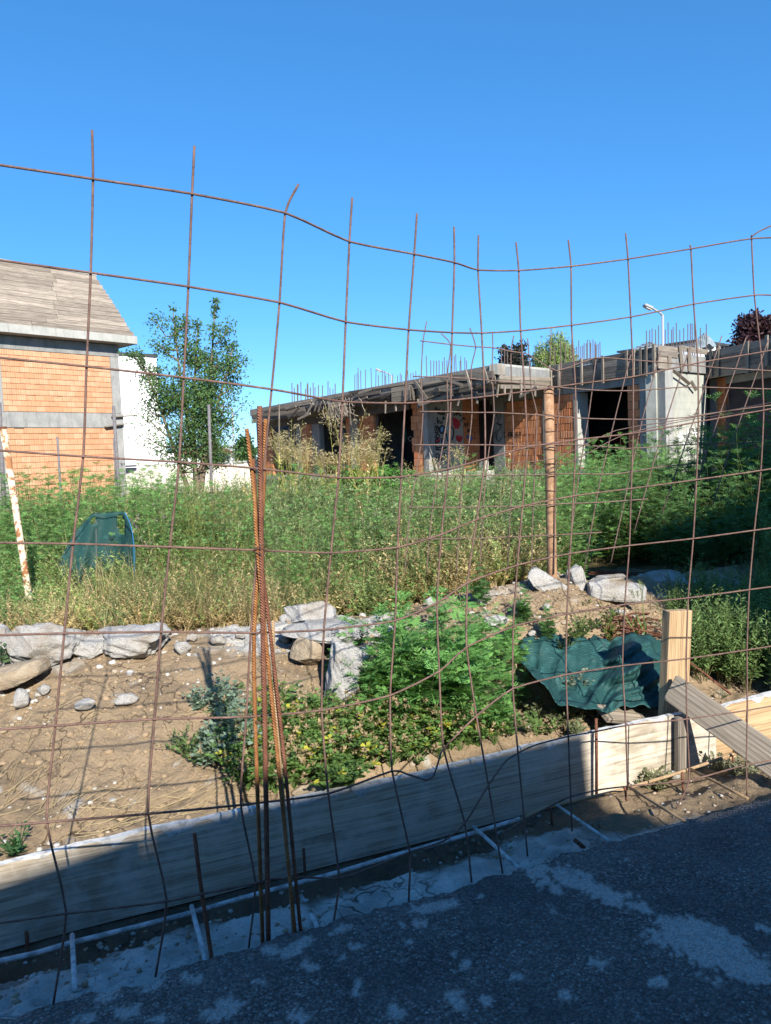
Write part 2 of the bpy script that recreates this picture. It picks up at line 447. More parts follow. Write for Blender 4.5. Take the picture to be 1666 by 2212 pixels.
# what the ground is made of: earth, lime rubble, litter under the weeds
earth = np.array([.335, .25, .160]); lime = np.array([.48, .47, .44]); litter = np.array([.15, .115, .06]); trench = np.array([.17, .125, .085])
C = np.repeat(earth[None], len(t_), 0) * (1 + .35 * fbm(t_ * 3, s_ * 3, 4))[:, None]
nn = fbm(t_ * 1.6 + 40, s_ * 2.4 + 7, 4)
crest_w = np.exp(-((s_ - 2.15) / .35) ** 2)
mid_w = np.exp(-((t_ - 1.75) / .6) ** 2 - ((s_ - 2.0) / .3) ** 2) * 1.2 + np.exp(-((t_ - .95) / .3) ** 2 - ((s_ - 2.1) / .25) ** 2) * .7
w = np.clip((nn * .9 + crest_w * .16 + mid_w * .50 - .46) * 5, 0, 1) * (s_ > .75) * (s_ < 4)
spots = np.clip((fbm(t_ * 9 + 3, s_ * 9, 3) - .46) * 9, 0, 1) * (s_ > .75) * (s_ < 3)
w = np.maximum(w, spots * .75)
C = C * (1 - w[:, None]) + lime * w[:, None]
w = np.clip((s_ - 2.7) / .6, 0, 1)[:, None]; C = C * (1 - w) + litter * (1 + .6 * fbm(t_ * 5, s_ * 5, 3))[:, None] * w
vg = (s_ < .70)
vl = np.clip((fbm(t_ * 2.5 + 5, s_ * 5, 4) + .95 - np.abs(s_ - .15) * 3.2 - np.clip((t_ - 2.1) * .9, 0, 1.5)) * 2.5, 0, 1)
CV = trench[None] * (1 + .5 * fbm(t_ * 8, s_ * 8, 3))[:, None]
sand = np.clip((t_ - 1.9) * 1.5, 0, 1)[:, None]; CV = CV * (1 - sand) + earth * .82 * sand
CV = CV * (1 - vl[:, None]) + np.array([.58, .56, .52]) * (1 + .6 * fbm(t_ * 12, s_ * 12, 4))[:, None] * vl[:, None]
C = np.where(vg[:, None], CV, C)
m, nt, b = mat('earth_and_rubble'); co = world_co(nt)
at_ = nt.nodes.new('ShaderNodeVertexColor'); at_.layer_name = 'Col'
c = mix(nt, at_.outputs[0], (.42, .40, .36), ramp(nt, [(.0, (.75, .75, .75)), (.10, (.7, .7, .7)), (.13, (0, 0, 0))], voro(nt, co, 46)))
nsel = ramp(nt, [(.60, (0, 0, 0)), (.63, (1, 1, 1))], noise(nt, co, 9, 3))
c = mix(nt, at_.outputs[0], c, nsel)
c = mix(nt, c, (.10, .075, .05), ramp(nt, [(.30, (.55, .55, .55)), (.48, (0, 0, 0))], noise(nt, co, 55, 6, .75)))
cw = nd(nt, 'ShaderNodeVectorMath'); cw.operation = 'ADD'; nt.links.new(co, cw.inputs[0])
nv = nd(nt, 'ShaderNodeTexNoise'); nv.inputs['Scale'].default_value = 9; nt.links.new(co, nv.inputs['Vector']); sc_ = nd(nt, 'ShaderNodeVectorMath'); sc_.operation = 'SCALE'; sc_.inputs['Scale'].default_value = .18; nt.links.new(nv.outputs['Color'], sc_.inputs[0]); nt.links.new(sc_.outputs[0], cw.inputs[1])
crk = ramp(nt, [(.0, (1, 1, 1)), (.035, (0, 0, 0))], voro(nt, cw.outputs[0], 8, 'DISTANCE_TO_EDGE'))
crm = math_(nt, 'MULTIPLY', crk, ramp(nt, [(.48, (0, 0, 0)), (.60, (1, 1, 1))], noise(nt, co, 2.5, 3)))
c = mix(nt, c, (.07, .05, .035), math_(nt, 'MULTIPLY', crm, .8))
nt.links.new(c, b.inputs['Base Color']); b.inputs['Roughness'].default_value = .95
p_ = bump(nt, b, crm, .8, -.03); p_ = bump(nt, b, noise(nt, co, 24, 8, .75), 1.0, .03, p_); p_ = bump(nt, b, voro(nt, co, 34, 'DISTANCE_TO_EDGE'), .5, .012, p_); p_ = bump(nt, b, noise(nt, co, 110, 4, .7), .7, .006, p_)
M['earth'] = m
ground = new_obj('ground', mesh_np('ground', V, F, C, True), M['earth']); tag(ground, kind='structure')

# ------------------------------------------------------------------ road
tg = np.concatenate([np.array(grow(-2.0, 60, -.1))[::-1], np.arange(-2.0, 4.2, .0125), np.array(grow(4.2, 60, .1))])
sg = np.concatenate([np.array(grow(-1.9, 9, -.1))[::-1], np.arange(-1.9, -.03, .0125), [-.02, -.008, 0.0, .004, .008]])
T_, S_ = np.meshgrid(tg, sg, indexing='ij')
ragged = fbm(T_ * 3, T_ * 0 + 2, 2) * .035 + fbm(T_ * 22, T_ * 0 + 9, 3) * .03
Sr = S_ + ragged * np.clip((S_ + .35) / .35, 0, 1)
X_ = ORG[0] + ET[0] * T_ + ES[0] * Sr; Y_ = ORG[1] + ET[1] * T_ + ES[1] * Sr
Z_ = fbm(T_ * 1.5, S_ * 1.5, 2) * .006 + (fbm(T_ * 45, S_ * 45, 2)) * .0035
Z_ = np.where(S_ > -.01, Z_ - .012, Z_); Z_ = np.where(S_ > .002, -.10, Z_); Z_ = np.where(S_ > .006, -.19, Z_)
V = np.stack([X_, Y_, Z_], -1).reshape(-1, 3); nt_, ns_ = X_.shape
idx = np.arange(nt_ * ns_).reshape(nt_, ns_)
F = np.stack([idx[:-1, :-1], idx[1:, :-1], idx[1:, 1:], idx[:-1, 1:]], -1).reshape(-1, 4)
# cement splashes dried on the asphalt
px, py = proj(V)
spl = np.zeros(len(V))
SPL = [(1520, 2038, 140, 44, 22), (1480, 2010, 80, 22, 25), (1610, 2085, 60, 30, 20), (1272, 1915, 75, 22, 24), (1225, 1898, 40, 14, 24), (1165, 1890, 36, 26, 40), (1200, 1920, 26, 12, 40), (1390, 1962, 36, 12, 15), (1322, 1948, 25, 12, 20), (1660, 2010, 40, 8, 20),
       (673, 2089, 22, 16, 0), (585, 2052, 18, 12, 0), (625, 2055, 26, 14, -30), (660, 2035, 16, 10, -20), (733, 2072, 18, 9, 0), (235, 2150, 34, 20, -20), (330, 2125, 26, 12, -20), (410, 2112, 20, 9, 0), (610, 2010, 10, 6, 0), (280, 2180, 40, 18, -10), (180, 2200, 30, 14, -10), (500, 2175, 40, 20, -20), (470, 2195, 30, 16, 0), (905, 1995, 22, 10, 0), (870, 2000, 14, 8, 30), (992, 2165, 26, 24, 0), (1055, 2165, 26, 14, 0), (1005, 2085, 14, 18, 20), (980, 2060, 10, 12, 20), (885, 2035, 14, 9, 0), (770, 2045, 22, 10, 0), (735, 2010, 22, 8, -20), (940, 1958, 60, 12, -10), (1160, 1838, 14, 9, 0), (850, 2190, 20, 12, 0), (640, 2200, 26, 14, 0), (1220, 2150, 20, 10, 0), (1120, 2110, 16, 10, 0), (1290, 2080, 24, 12, 20), (1420, 2120, 22, 12, 10), (345, 2205, 20, 10, 0), (1040, 1935, 24, 8, 10), (560, 2120, 16, 8, 0), (770, 2135, 14, 20, 10)]
dn = fbm(T_.ravel() * 9, S_.ravel() * 9, 4)
dn2 = fbm(T_.ravel() * 60, S_.ravel() * 60, 3)
for (x0, y0, a, b_, an) in SPL:
    an = math.radians(an); dx = px - x0; dy = py - y0
    u = dx * math.cos(an) + dy * math.sin(an); v = -dx * math.sin(an) + dy * math.cos(an)
    r = np.sqrt((u / a) ** 2 + (v / b_) ** 2)
    spl = np.maximum(spl, np.clip((1.0 - r + dn * .9 + dn2 * .8) * 5.0, 0, 1) * (r < 2.2))
speck = np.clip((fbm(T_.ravel() * 14 + 60, S_.ravel() * 14, 3) + dn2 * .4 - .62) * 6, 0, 1) * .7
spl = np.maximum(spl, speck)
dust = np.clip(.35 + dn * .5 + np.clip((S_.ravel() + .25) * 1.2, 0, .4), 0, 1)
C = np.stack([spl, dust, np.zeros_like(spl)], -1)
m, nt, b = mat('asphalt'); co = world_co(nt)
at_ = nt.nodes.new('ShaderNodeVertexColor'); at_.layer_name = 'Col'
sp = nt.nodes.new('ShaderNodeSeparateColor'); nt.links.new(at_.outputs[0], sp.inputs[0])
vc = nd(nt, 'ShaderNodeTexVoronoi'); vc.inputs['Scale'].default_value = 110; nt.links.new(co, vc.inputs['Vector'])
sv = nt.nodes.new('ShaderNodeSeparateColor'); nt.links.new(vc.outputs['Color'], sv.inputs[0])
c = ramp(nt, [(.0, (.085, .076, .068)), (.5, (.165, .148, .134)), (.85, (.235, .213, .195)), (.96, (.33, .30, .275)), (1, (.42, .39, .36))], sv.outputs[0])
c = mix(nt, c, (.035, .034, .035), ramp(nt, [(.45, (0, 0, 0)), (.8, (.75, .75, .75))], vc.outputs['Distance']))
c = mix(nt, c, (.05, .05, .052), ramp(nt, [(.42, (0, 0, 0)), (.62, (.6, .6, .6))], noise(nt, co, 2.2, 5, .6)))
c = mix(nt, c, (.22, .205, .19), math_(nt, 'MULTIPLY', sp.outputs[1], .38))
lime_c = ramp(nt, [(.3, (.37, .35, .325)), (.7, (.54, .515, .48))], noise(nt, co, 60, 5))
k_ = math_(nt, 'MULTIPLY', sp.outputs[0], ramp(nt, [(.25, (1, 1, 1)), (.65, (.75, .75, .75))], vc.outputs['Distance']))
c = mix(nt, c, lime_c, k_)
nt.links.new(c, b.inputs['Base Color']); b.inputs['Roughness'].default_value = .9
p_ = bump(nt, b, vc.outputs['Distance'], 1.0, -.012); bump(nt, b, noise(nt, co, 18, 4), .5, .015, p_)
road = new_obj('road', mesh_np('road', V, F, C, True), m); tag(road, kind='structure')

# ------------------------------------------------------------------ houses across the road, behind the photographer: they shade the foreground
def shade_house(name, t0, t1, ztop, depth, label, slope=0.0, s0=-6.5):
    h = thing(name, tsz((t0 + t1) / 2, s0 - depth / 2, -.15), label, 'house')
    a, b_ = tsz(t0, s0), tsz(t1, s0)
    n = -ES[:2]
    eave = ztop - .25
    MB().wall(a, b_, -.2, eave, depth, n).build('wall', M['render_pale'], h)
    r = MB(); V = []
    for q, z in ((a, ztop - slope), (b_, ztop)):
        for dd, dz in ((-.0, 0), (depth, 0)):
            pp = np.array(q[:2]) + n * dd; V += [(*pp, z - .22), (*pp, z)]
    r.add(V, [(0, 1, 3, 2), (4, 6, 7, 5), (0, 4, 5, 1), (2, 3, 7, 6), (1, 5, 7, 3), (0, 2, 6, 4)]); r.build('roof', M['red_tile'], h)
    for k in range(max(1, int((t1 - t0) / 2.5))):
        tt = t0 + 1.2 + k * 2.5
        if tt + .5 > t1: break
        w_ = MB().frame_box(tsz(tt, s0 + .02, 1.5), ET, ES, (0, 0, 1), .5, .03, .6).build('window', M['plaster'], h)
        MB().frame_box(tsz(tt, s0 + .055, 1.5), ET, ES, (0, 0, 1), .42, .006, .52).build('pane', M['tin'], w_)
    return h
shade_house('house', 0.05, 2.09, 4.46, 6.0, 'small flat roofed rendered house across the road behind the camera')
shade_house('house', -11.0, 0.04, 4.45, 6.0, 'long low rendered house with sloping roof across the road behind the camera', 1.45)
shade_house('house', 2.1, 3.64, 3.90, 5.0, 'lowest narrow link building across the road behind the camera')
shade_house('house', 3.65, 5.54, 6.55, 6.0, 'middle tall rendered house across the road behind the camera')
shade_house('house', 5.55, 15.0, 8.1, 7.0, 'tallest wide rendered house across the road behind the camera')

# ------------------------------------------------------------------ formwork boards
def board(name, t0, t1, s, z0, z1, m_, label, edge=None, dz=0):
    o = thing(name, tsz((t0 + t1) / 2, s, z0), label, 'board', 'formwork boards on edge along the road')
    n = int((t1 - t0) / .05); V = []; F = []
    for i in range(n + 1):
        t = t0 + (t1 - t0) * i / n
        wob = .006 * math.sin(t * 2.1 + 1) + .003 * math.sin(t * 7)
        zt = z1 + dz * (t - t0) + .005 * math.sin(t * 3.3) + .008 * float(fbm(np.array([t * 9.]), np.array([3.]), 3)[0])
        for (a, z) in ((-.014, z0), (-.014, zt - .004), (-.008, zt), (.010, zt), (.014, zt - .006), (.014, z0)):
            V.append((t - (t0 + t1) / 2, s * 0 + wob + a, z - z0))
    for i in range(n):
        for k in range(6): F.append((i * 6 + k, i * 6 + (k + 1) % 6, (i + 1) * 6 + (k + 1) % 6, (i + 1) * 6 + k))
    F.append(tuple(range(6))[::-1]); F.append(tuple(range(n * 6, n * 6 + 6)))
    me = bpy.data.meshes.new('plank'); me.from_pydata(V, [], F)
    bm = bmesh.new(); bm.from_mesh(me); bmesh.ops.recalc_face_normals(bm, faces=bm.faces); bm.to_mesh(me); bm.free()
    p = new_obj('plank', me, m_, o); p.rotation_euler[2] = math.atan2(ET[1], ET[0])
    # crust of lime on the top edge
    V = []; F = []; n2 = int((t1 - t0) / .02)
    for i in range(n2 + 1):
        t = t0 + (t1 - t0) * i / n2
        zt = z1 + dz * (t - t0) + .005 * math.sin(t * 3.3) + .008 * float(fbm(np.array([t * 9.]), np.array([3.]), 3)[0])
        wob = .006 * math.sin(t * 2.1 + 1) + .003 * math.sin(t * 7)
        f = float(fbm(np.array([t * 14.]), np.array([8.]), 3)[0]); dn_ = max(-.0005, .035 * f + .004 + .012 * math.sin(t * 1.7)) * (1.5 if edge else .6)
        q = t - (t0 + t1) / 2
        V += [(q, wob - .0165, zt - dn_ - z0), (q, wob - .0165, zt + .001 - z0), (q, wob + .011, zt + .003 - z0)]
    for i in range(n2):
        for k in range(2): F.append((i * 3 + k, i * 3 + 3 + k, i * 3 + 4 + k, i * 3 + 1 + k))
    me = bpy.data.meshes.new('lime_crust'); me.from_pydata(V, [], F)
    p = new_obj('lime_crust', me, M['limed_bar'], o); p.rotation_euler[2] = math.atan2(ET[1], ET[0])
    return o
board('formwork_board', -1.5, 3.38, .68, -.19, .125, M['limed_wood'], 'long lime whitened formwork board on edge, mostly in shade', True)
board('formwork_board', 3.385, 4.9, .686, -.19, .115, M['new_wood'], 'yellow pine formwork board on edge behind the sloping plank', True, .012)
# ------------------------------------------------------------------ wooden post, brace, loose plank, stake
post = thing('wooden_post', tsz(3.02, .76, 0), 'thick pale timber post standing upright behind the formwork board', 'post')
pt = on_s(1464, 1318, .76); pb = on_s(1452, 1590, .76); pb = pb + (pb - pt) * .12
plank('timber', pb, pt, ET, .155, .06, M['new_wood'], post, .004)
br0 = on_s(1449, 1487, .66); br0 = on_s(1449, 1484, .70)
g_ = gz(1800, 1735, -.08)
brace = thing('brace_plank', (g_[0], g_[1], g_[2]), 'grey weathered plank sloping down from the timber post to the ground', 'plank')
plank('board', br0, g_, np.array([.0, .35, 1.0]), .145, .028, M['brace_wood'], brace, .004)
lp = on_s(1362, 1540, .95)
loose = plank('loose_plank', on_s(1300, 1541, .86), on_s(1440, 1552, .95), (.2, 1, .25), .11, .03, M['brace_wood'], None, .004)
tag(loose, 'loose grey plank lying flat beside the foot of the timber post', 'plank')
st = thing('wooden_stake', on_s(1470, 1650, .635), 'short dark wooden stake driven in front of the formwork board', 'stake')
plank('peg', on_s(1470, 1668, .635), on_s(1470, 1548, .635), ET, .055, .04, M['grey_wood'], st, .006)

# ------------------------------------------------------------------ leaning steel mesh in front
BARS = [
 [(199,281),(201,388),(196,590),(187,792),(180,986),(158,1174),(139,1367),(120,1566),(101,1774),(143,1971),(114,2176)],
 [(420,315),(415,420),(407,620),(397,816),(387,998),(367,1181),(348,1364),(334,1552),(320,1756),(360,1945),(336,2110)],
 [(645,398),(616,461),(604,654),(587,841),(570,1013),(555,1188),(542,1366),(532,1547),(520,1737),(552,1906),(537,2050)],
 [(761,427),(755,523),(747,696),(740,868),(731,1032),(715,1194),(700,1360),(695,1533),(709,1713),(733,1895),(720,1998)],
 [(901,461),(895,550),(883,713),(875,871),(867,1030),(859,1182),(854,1340),(843,1501),(847,1664),(885,1839),(883,1947)],
 [(981,490),(982,568),(977,719),(974,865),(968,1013),(954,1154),(944,1302),(949,1449),(958,1616),(1004,1777),(1019,1906)],
 [(1034,508),(1033,584),(1041,720),(1047,857),(1048,991),(1030,1122),(1010,1258),(1008,1397),(1029,1545),(1055,1694),(1086,1887)],
 [(1115,523),(1121,585),(1125,715),(1134,846),(1139,966),(1129,1093),(1118,1220),(1109,1352),(1108,1486),(1119,1624),(1140,1850)],
 [(1228,518),(1234,576),(1235,703),(1243,830),(1244,950),(1239,1071),(1232,1195),(1225,1325),(1223,1456),(1228,1589),(1236,1796)],
 [(1352,504),(1357,560),(1363,685),(1368,814),(1368,936),(1364,1055),(1360,1178),(1350,1305),(1345,1437),(1352,1566),(1356,1705)],
 [(1490,530),(1493,538),(1499,657),(1508,784),(1509,911),(1505,1036),(1498,1163),(1487,1291),(1483,1422),(1484,1552),(1489,1684),(1460,1750)],
 [(1624,508),(1624,516),(1630,638),(1644,761),(1650,886),(1644,1016),(1630,1145),(1619,1273),(1614,1403),(1615,1533),(1613,1649),(1614,1718)],
]
TOPY = [2.25, 2.32, 2.42, 2.72, 2.88, 3.08, 3.28, 3.38, 3.46, 3.52, 3.56, 3.6]
FOOTY = [2.14, 2.26, 2.39, 2.51, 2.62, 2.73, 2.79, 2.90, 3.06, 3.40, 3.34, 3.33]
def bar_depth(i, y):
    y0 = BARS[i][0][1]; y1 = BARS[i][-1][1]; k = (y - y0) / (y1 - y0)
    return TOPY[i] + (FOOTY[i] - TOPY[i]) * k
def bar_pt(i, j): x, y = BARS[i][j]; return at(x, y, bar_depth(i, y))
fence = thing('steel_mesh', gz(833, 1960, -.05), 'bent rusty steel reinforcing mesh standing as a fence along the road', 'mesh')
for i, B in enumerate(BARS):
    pts = soft([bar_pt(i, j) for j in range(len(B))], 4, .45)
    MB().tube(pts, .0037, 6).build('vertical_bar', M['mesh_rust'], fence, True)
for q_ in ([(1750, 440), (1750, 512), (1752, 634), (1755, 741), (1760, 865), (1757, 998), (1750, 1129), (1742, 1257), (1738, 1384), (1736, 1512), (1738, 1720)], [(1885, 430), (1886, 503), (1887, 625), (1888, 727), (1890, 848), (1888, 981), (1882, 1114), (1876, 1242), (1872, 1369), (1870, 1497), (1872, 1700)]):
    MB().tube(soft([at(x, y, 3.64 - .25 * (y - 500) / 1200) for x, y in q_], 4, .45), .0037, 6).build('vertical_bar', M['mesh_rust'], fence, True)
ROWX = {0: [(-70, 346), (0, 358)], 1: [(-70, 552), (0, 563)], 2: [(-70, 766), (0, 773)], 3: [(-70, 969), (0, 973)], 4: [(-70, 1171), (0, 1172)], 5: [(-70, 1373), (0, 1371)], 6: [(-70, 1578), (0, 1574)], 7: [(-70, 1789), (0, 1782)], 8: [(-70, 1998), (0, 1991)]}
ROWR = {0: [(1750, 512), (1930, 500)], 1: [(1666, 638), (1750, 634), (1930, 622)], 2: [(1755, 741), (1930, 722)], 3: [(1760, 865), (1930, 842)], 4: [(1757, 998), (1930, 975)], 5: [(1750, 1129), (1930, 1108)], 6: [(1742, 1257), (1930, 1236)], 7: [(1738, 1384), (1930, 1362)], 8: [(1736, 1512), (1930, 1490)]}
fwdn = np.array([0, -.0074, 0])
def rowpts(seq): return [at(x, y, Y) + fwdn for x, y, Y in seq]
def jt(i, j): x, y = BARS[i][j]; return (x, y, bar_depth(i, y))
for r in range(9):
    seq = [(x, y, 2.16 - (.03 if x < -1 else 0)) for x, y in ROWX[r]]
    if r < 7: seq += [jt(i, r + 1) for i in range(12)]
    elif r == 7:
        seq += [jt(i, 8) for i in range(5)] + [(884, 1672, 2.70), (920, 1683, 2.72), (937, 1674, 2.74), (950, 1634, 2.77)] + [jt(5, 8), jt(6, 8), jt(7, 8), jt(8, 8), jt(9, 8), jt(10, 8), jt(11, 8)]
    else:
        seq += [jt(0, 9), jt(1, 9), (445, 1927, 2.33), jt(2, 9), (585, 1897, 2.43), (660, 1893, 2.5), jt(3, 9), (800, 1873, 2.62), jt(4, 9), (958, 1815, 2.73), jt(5, 9), jt(6, 9), (1093, 1642, 3.05), (1133, 1618, 3.12), (1163, 1606, 3.16), jt(8, 9), (1288, 1579, 3.35), jt(9, 9), jt(10, 9), jt(11, 9)]
    x_, y_, Y_l = seq[-1]
    seq += [(x, y, Y_l + .02) for x, y in ROWR[r]]
    MB().tube(soft(rowpts(seq), 4, .45), .0036, 6).build('horizontal_bar', M['mesh_rust'], fence, True)
seq = [(1090, 1795, 3.05), (1133, 1769, 3.12), (1188, 1740, 3.2), (1233, 1719, 3.15), (1298, 1704, 3.3), (1356, 1697, 3.42), (1489, 1684, 3.36), (1613, 1650, 3.36), (1740, 1630, 3.4)]
MB().tube(soft(rowpts(seq), 4, .45), .0036, 6).build('horizontal_bar', M['mesh_rust'], fence, True)
seq = [(1622, 512, 3.6), (1640, 500, 3.6), (1666, 488, 3.6), (1720, 465, 3.6)]
MB().tube(soft(rowpts(seq), 4, .45), .0036, 6).build('horizontal_bar', M['mesh_rust'], fence, True)

# ------------------------------------------------------------------ second mesh further back, held by the rusty pipe
pf = hit(1193, 1250)
pipe = thing('rusty_pipe_post', pf, 'rust and tan steel pipe post standing upright in the weeds beside the rear mesh', 'post')
YP = pf[1]
MB().tube([at(1194.5, 1262, YP), at(1193, 1235, YP), at(1189, 1040, YP), at(1185.5, 838, YP)], .0345, 12).build('pipe', M['pipe'], pipe, True)
for yy in (852, 897, 930, 972, 1003, 1060):
    a = at(1188, yy, YP); ring = [a + np.array([math.cos(u) * .040, math.sin(u) * .040, .008 * math.sin(u * 1.0 + yy)]) for u in np.linspace(0, 6.3, 14)]
    MB().tube(ring, .0025, 4).build('tie_wire', M['wire'], pipe)
rear = thing('steel_mesh', at(1050, 1230, YP), 'smaller looking crooked steel mesh further back beside the rusty pipe', 'mesh')
RV = [[(922,694),(914,736),(910,816),(914,889),(909,961),(898,1028),(888,1096),(880,1165),(875,1240)],
      [(953,720),(974,744),(968,796),(966,841),(968,889),(957,961),(945,1027),(935,1096),(927,1165),(922,1240)],
      [(1015,708),(1028,749),(1018,796),(1020,891),(1013,961),(1000,1027),(994,1096),(990,1165),(986,1240)],
      [(1064,716),(1065,751),(1063,806),(1068,891),(1058,961),(1050,1027),(1044,1096),(1040,1165),(1036,1240)],
      [(1110,725),(1104,759),(1105,816),(1108,891),(1110,963),(1107,1027),(1103,1096),(1100,1165),(1096,1240)],
      [(1140,731),(1143,766),(1148,841),(1160,893),(1158,962),(1155,1026),(1152,1092),(1150,1165),(1148,1240)],
      [(1213,781),(1205,916),(1200,1083),(1197,1240)],
      [(1288,774),(1273,891),(1258,981),(1243,1083),(1225,1240)],
      [(1363,766),(1333,886),(1303,1011),(1288,1083),(1262,1235)],
      [(1428,756),(1388,906),(1353,1066),(1320,1215)],
      [(1493,745),(1458,850),(1412,1000),(1370,1150)],
      [(1560,725),(1535,800),(1479,966),(1430,1110)],
      [(1612,730),(1588,800),(1535,954),(1490,1090)],
      [(1660,735),(1637,800),(1583,954),(1540,1090)]]
for B in RV: MB().tube(soft([at(x, y, YP - .05 + .0004 * (x - 1190)) for x, y in B], 3, .4), .0042, 5).build('vertical_bar', M['mesh_far'], rear, True)
RH = [[(908,736),(974,744),(1028,749),(1065,751),(1104,759),(1143,766),(1203,801),(1285,773),(1363,777),(1478,787),(1560,795),(1690,802)],
      [(893,813),(966,815),(1018,818),(1063,822),(1105,826),(1150,830),(1203,836),(1288,843),(1368,844),(1478,836),(1545,837),(1690,841)],
      [(905,889),(968,889),(1020,891),(1068,891),(1108,893),(1160,896),(1268,904),(1383,906),(1480,902),(1535,893),(1690,872)],
      [(893,961),(957,961),(1013,961),(1058,961),(1110,963),(1158,962),(1240,960),(1358,969),(1450,962),(1560,957),(1690,955)],
      [(889,1028),(945,1027),(1000,1027),(1050,1027),(1105,1026),(1155,1026),(1230,1023),(1330,1024),(1430,1008),(1520,1000)],
      [(880,1096),(935,1096),(1000,1096),(1060,1094),(1105,1094),(1155,1092),(1220,1088),(1300,1085),(1400,1078)],
      [(872,1165),(927,1165),(990,1163),(1040,1163),(1100,1160),(1150,1158),(1210,1155),(1300,1150)]]
for B in RH: MB().tube(soft([at(x, y, YP - .06 + .0004 * (x - 1190)) for x, y in B], 3, .4), .0042, 5).build('horizontal_bar', M['mesh_far'], rear, True)
for k, B in enumerate(([(1100, 1000), (1200, 990), (1330, 930), (1480, 905), (1690, 865)], [(1190, 1012), (1260, 985), (1350, 938), (1500, 905), (1690, 880)])):
    MB().tube(soft([at(x, y, YP - .1) for x, y in B], 3, .3), .003, 4).build('loose_wire', M['mesh_far'], rear, True)

# ------------------------------------------------------------------ bundle of tall rebars tied to the mesh
YB = 2.38
BUN = [([(533, 926), (549, 1066), (556, 1188), (592, 1560), (638, 2018)], .0062, 'rebar_orange', 'light orange rusty rebar leaning left at the top of the tied bundle'),
       ([(547, 991), (553, 1090), (562, 1188), (606, 1560), (650, 2016)], .0060, 'rebar_brown', 'short brown rebar, lowest topped of the tied bundle'),
       ([(561, 877), (563, 1020), (565, 1188), (572, 1560), (580, 2042)], .0082, 'rebar_brown', 'thickest brown rebar in the middle of the tied bundle'),
       ([(574, 905), (570, 1040), (562, 1190), (549, 1366), (552, 1581), (568, 2044)], .0068, 'rebar_orange', 'bright orange rebar nearest the left at the foot of the bundle')]
for k, (P, r, mm, lab) in enumerate(BUN):
    dY = (.015, .03, .012, .035)[k]
    pts = soft([at(x, y, YB + dY) for x, y in P], 5, .2)
    o = MB().tube(pts, r, 8).build('rebar', M[mm], None, True); tag(o, lab, 'rebar', 'tall rebars tied together against the mesh')
P = [(590, 1340), (594, 1500), (612, 1720), (634, 2016)]
o = MB().tube(soft([at(x, y, YB + .045) for x, y in P], 4, .2), .0050, 8).build('rebar', M['rebar_tan'], None, True)
tag(o, 'pale tan thin rebar behind the right side of the bundle', 'rebar', 'tall rebars tied together against the mesh')
tie = thing('tie_wire', at(562, 1188, YB), 'twisted rusty wire loops tying the rebar bundle to the mesh', 'wire')
for yy, rr in ((1178, .021), (1186, .023), (1194, .020), (1368, .017), (1559, .018)):
    a = at(562 if yy < 1300 else 566, yy, YB + .02); ring = [a + np.array([math.cos(u) * rr, math.sin(u) * rr * .9, .006 * math.sin(u * 2 + yy)]) for u in np.linspace(0, 6.6, 14)]
    MB().tube(ring, .0016, 4).build('loop', M['wire'], tie)

# ------------------------------------------------------------------ short stakes and the lime coated cage in the trench
def rod(name, P, r, mm, label, cat, group=None, n=7):
    o = MB().tube(soft(P, 3, .6), r, n).build(name, M[mm], None, True); return tag(o, label, cat, group)
rod('rebar_stake', [gz(459, 2085, -.05), at(457, 2068, 2.34), at(432, 1900, 2.34), at(420, 1800, 2.36)], .0068, 'rebar_brown', 'short dark rebar stake leaning left beside the long white rod', 'stake', 'rebar stakes')
rod('rebar_stake', [on_s(61, 2066, .6), on_s(57, 2013, .6)], .0075, 'rebar_brown', 'stub of rusty rebar at the foot of the board, far left', 'stake', 'rebar stakes')
rod('rebar_stake', [on_s(660, 1906, .635), on_s(656, 1833, .635)], .006, 'rebar_brown', 'dark rebar stub before the shaded board right of the bundle', 'stake', 'rebar stakes')
rod('rebar_stake', [on_s(1289, 1722, .63), on_s(1289, 1640, .63), on_s(1288, 1552, .64)], .0075, 'rebar_brown', 'slim rebar stake rising above the sunlit part of the board', 'stake', 'rebar stakes')
rod('rebar_stake', [gz(1262, 1831, -.1), gz(1242, 1815, -.06)], .009, 'rebar_brown', 'dark stub of bar lying at the asphalt edge', 'stake', 'rebar stakes')
LR = [(-40, 2086), (0, 2076), (75, 2060), (150, 2038), (300, 2001), (410, 1973), (520, 1941), (625, 1913), (740, 1882), (833, 1854), (998, 1807), (1123, 1769)]
rod('white_rod', [on_s(x, y, .50) for x, y in LR], .0095, 'limed_bar', 'long lime coated rod lying in the trench along the board', 'rod', 'lime coated rods in the trench', 8)
LR = [(1120, 1772), (1180, 1745), (1333, 1709), (1468, 1669), (1583, 1630), (1700, 1595)]
rod('white_rod', [on_s(x, y, .52) for x, y in LR], .008, 'rebar_tan', 'second lime stained rod in the trench, in the sunlit right part', 'rod', 'lime coated rods in the trench', 8)
CR_ = [([(156, 2023), (162, 2140)], 'leftmost lime coated cross rod between trench rod and asphalt'), ([(414, 1961), (445, 2080)], 'lime coated cross rod just left of the leaning dark stake'),
       ([(650, 1938), (690, 2012)], 'lime coated cross rod right of the foot of the rebar bundle'), ([(1023, 1789), (1122, 1876)], 'lime coated cross rod slanting to the asphalt in the middle'),
       ([(1203, 1742), (1322, 1820)], 'cross rod slanting to the asphalt right of the middle'), ([(1358, 1702), (1480, 1775)], 'brown and white cross rod at the end of the sunlit board'),
       ([(1493, 1664), (1616, 1726)], 'cross rod before the foot of the sloping plank'), ([(1585, 1625), (1690, 1675)], 'rusty cross rod under the sloping plank, far right')]
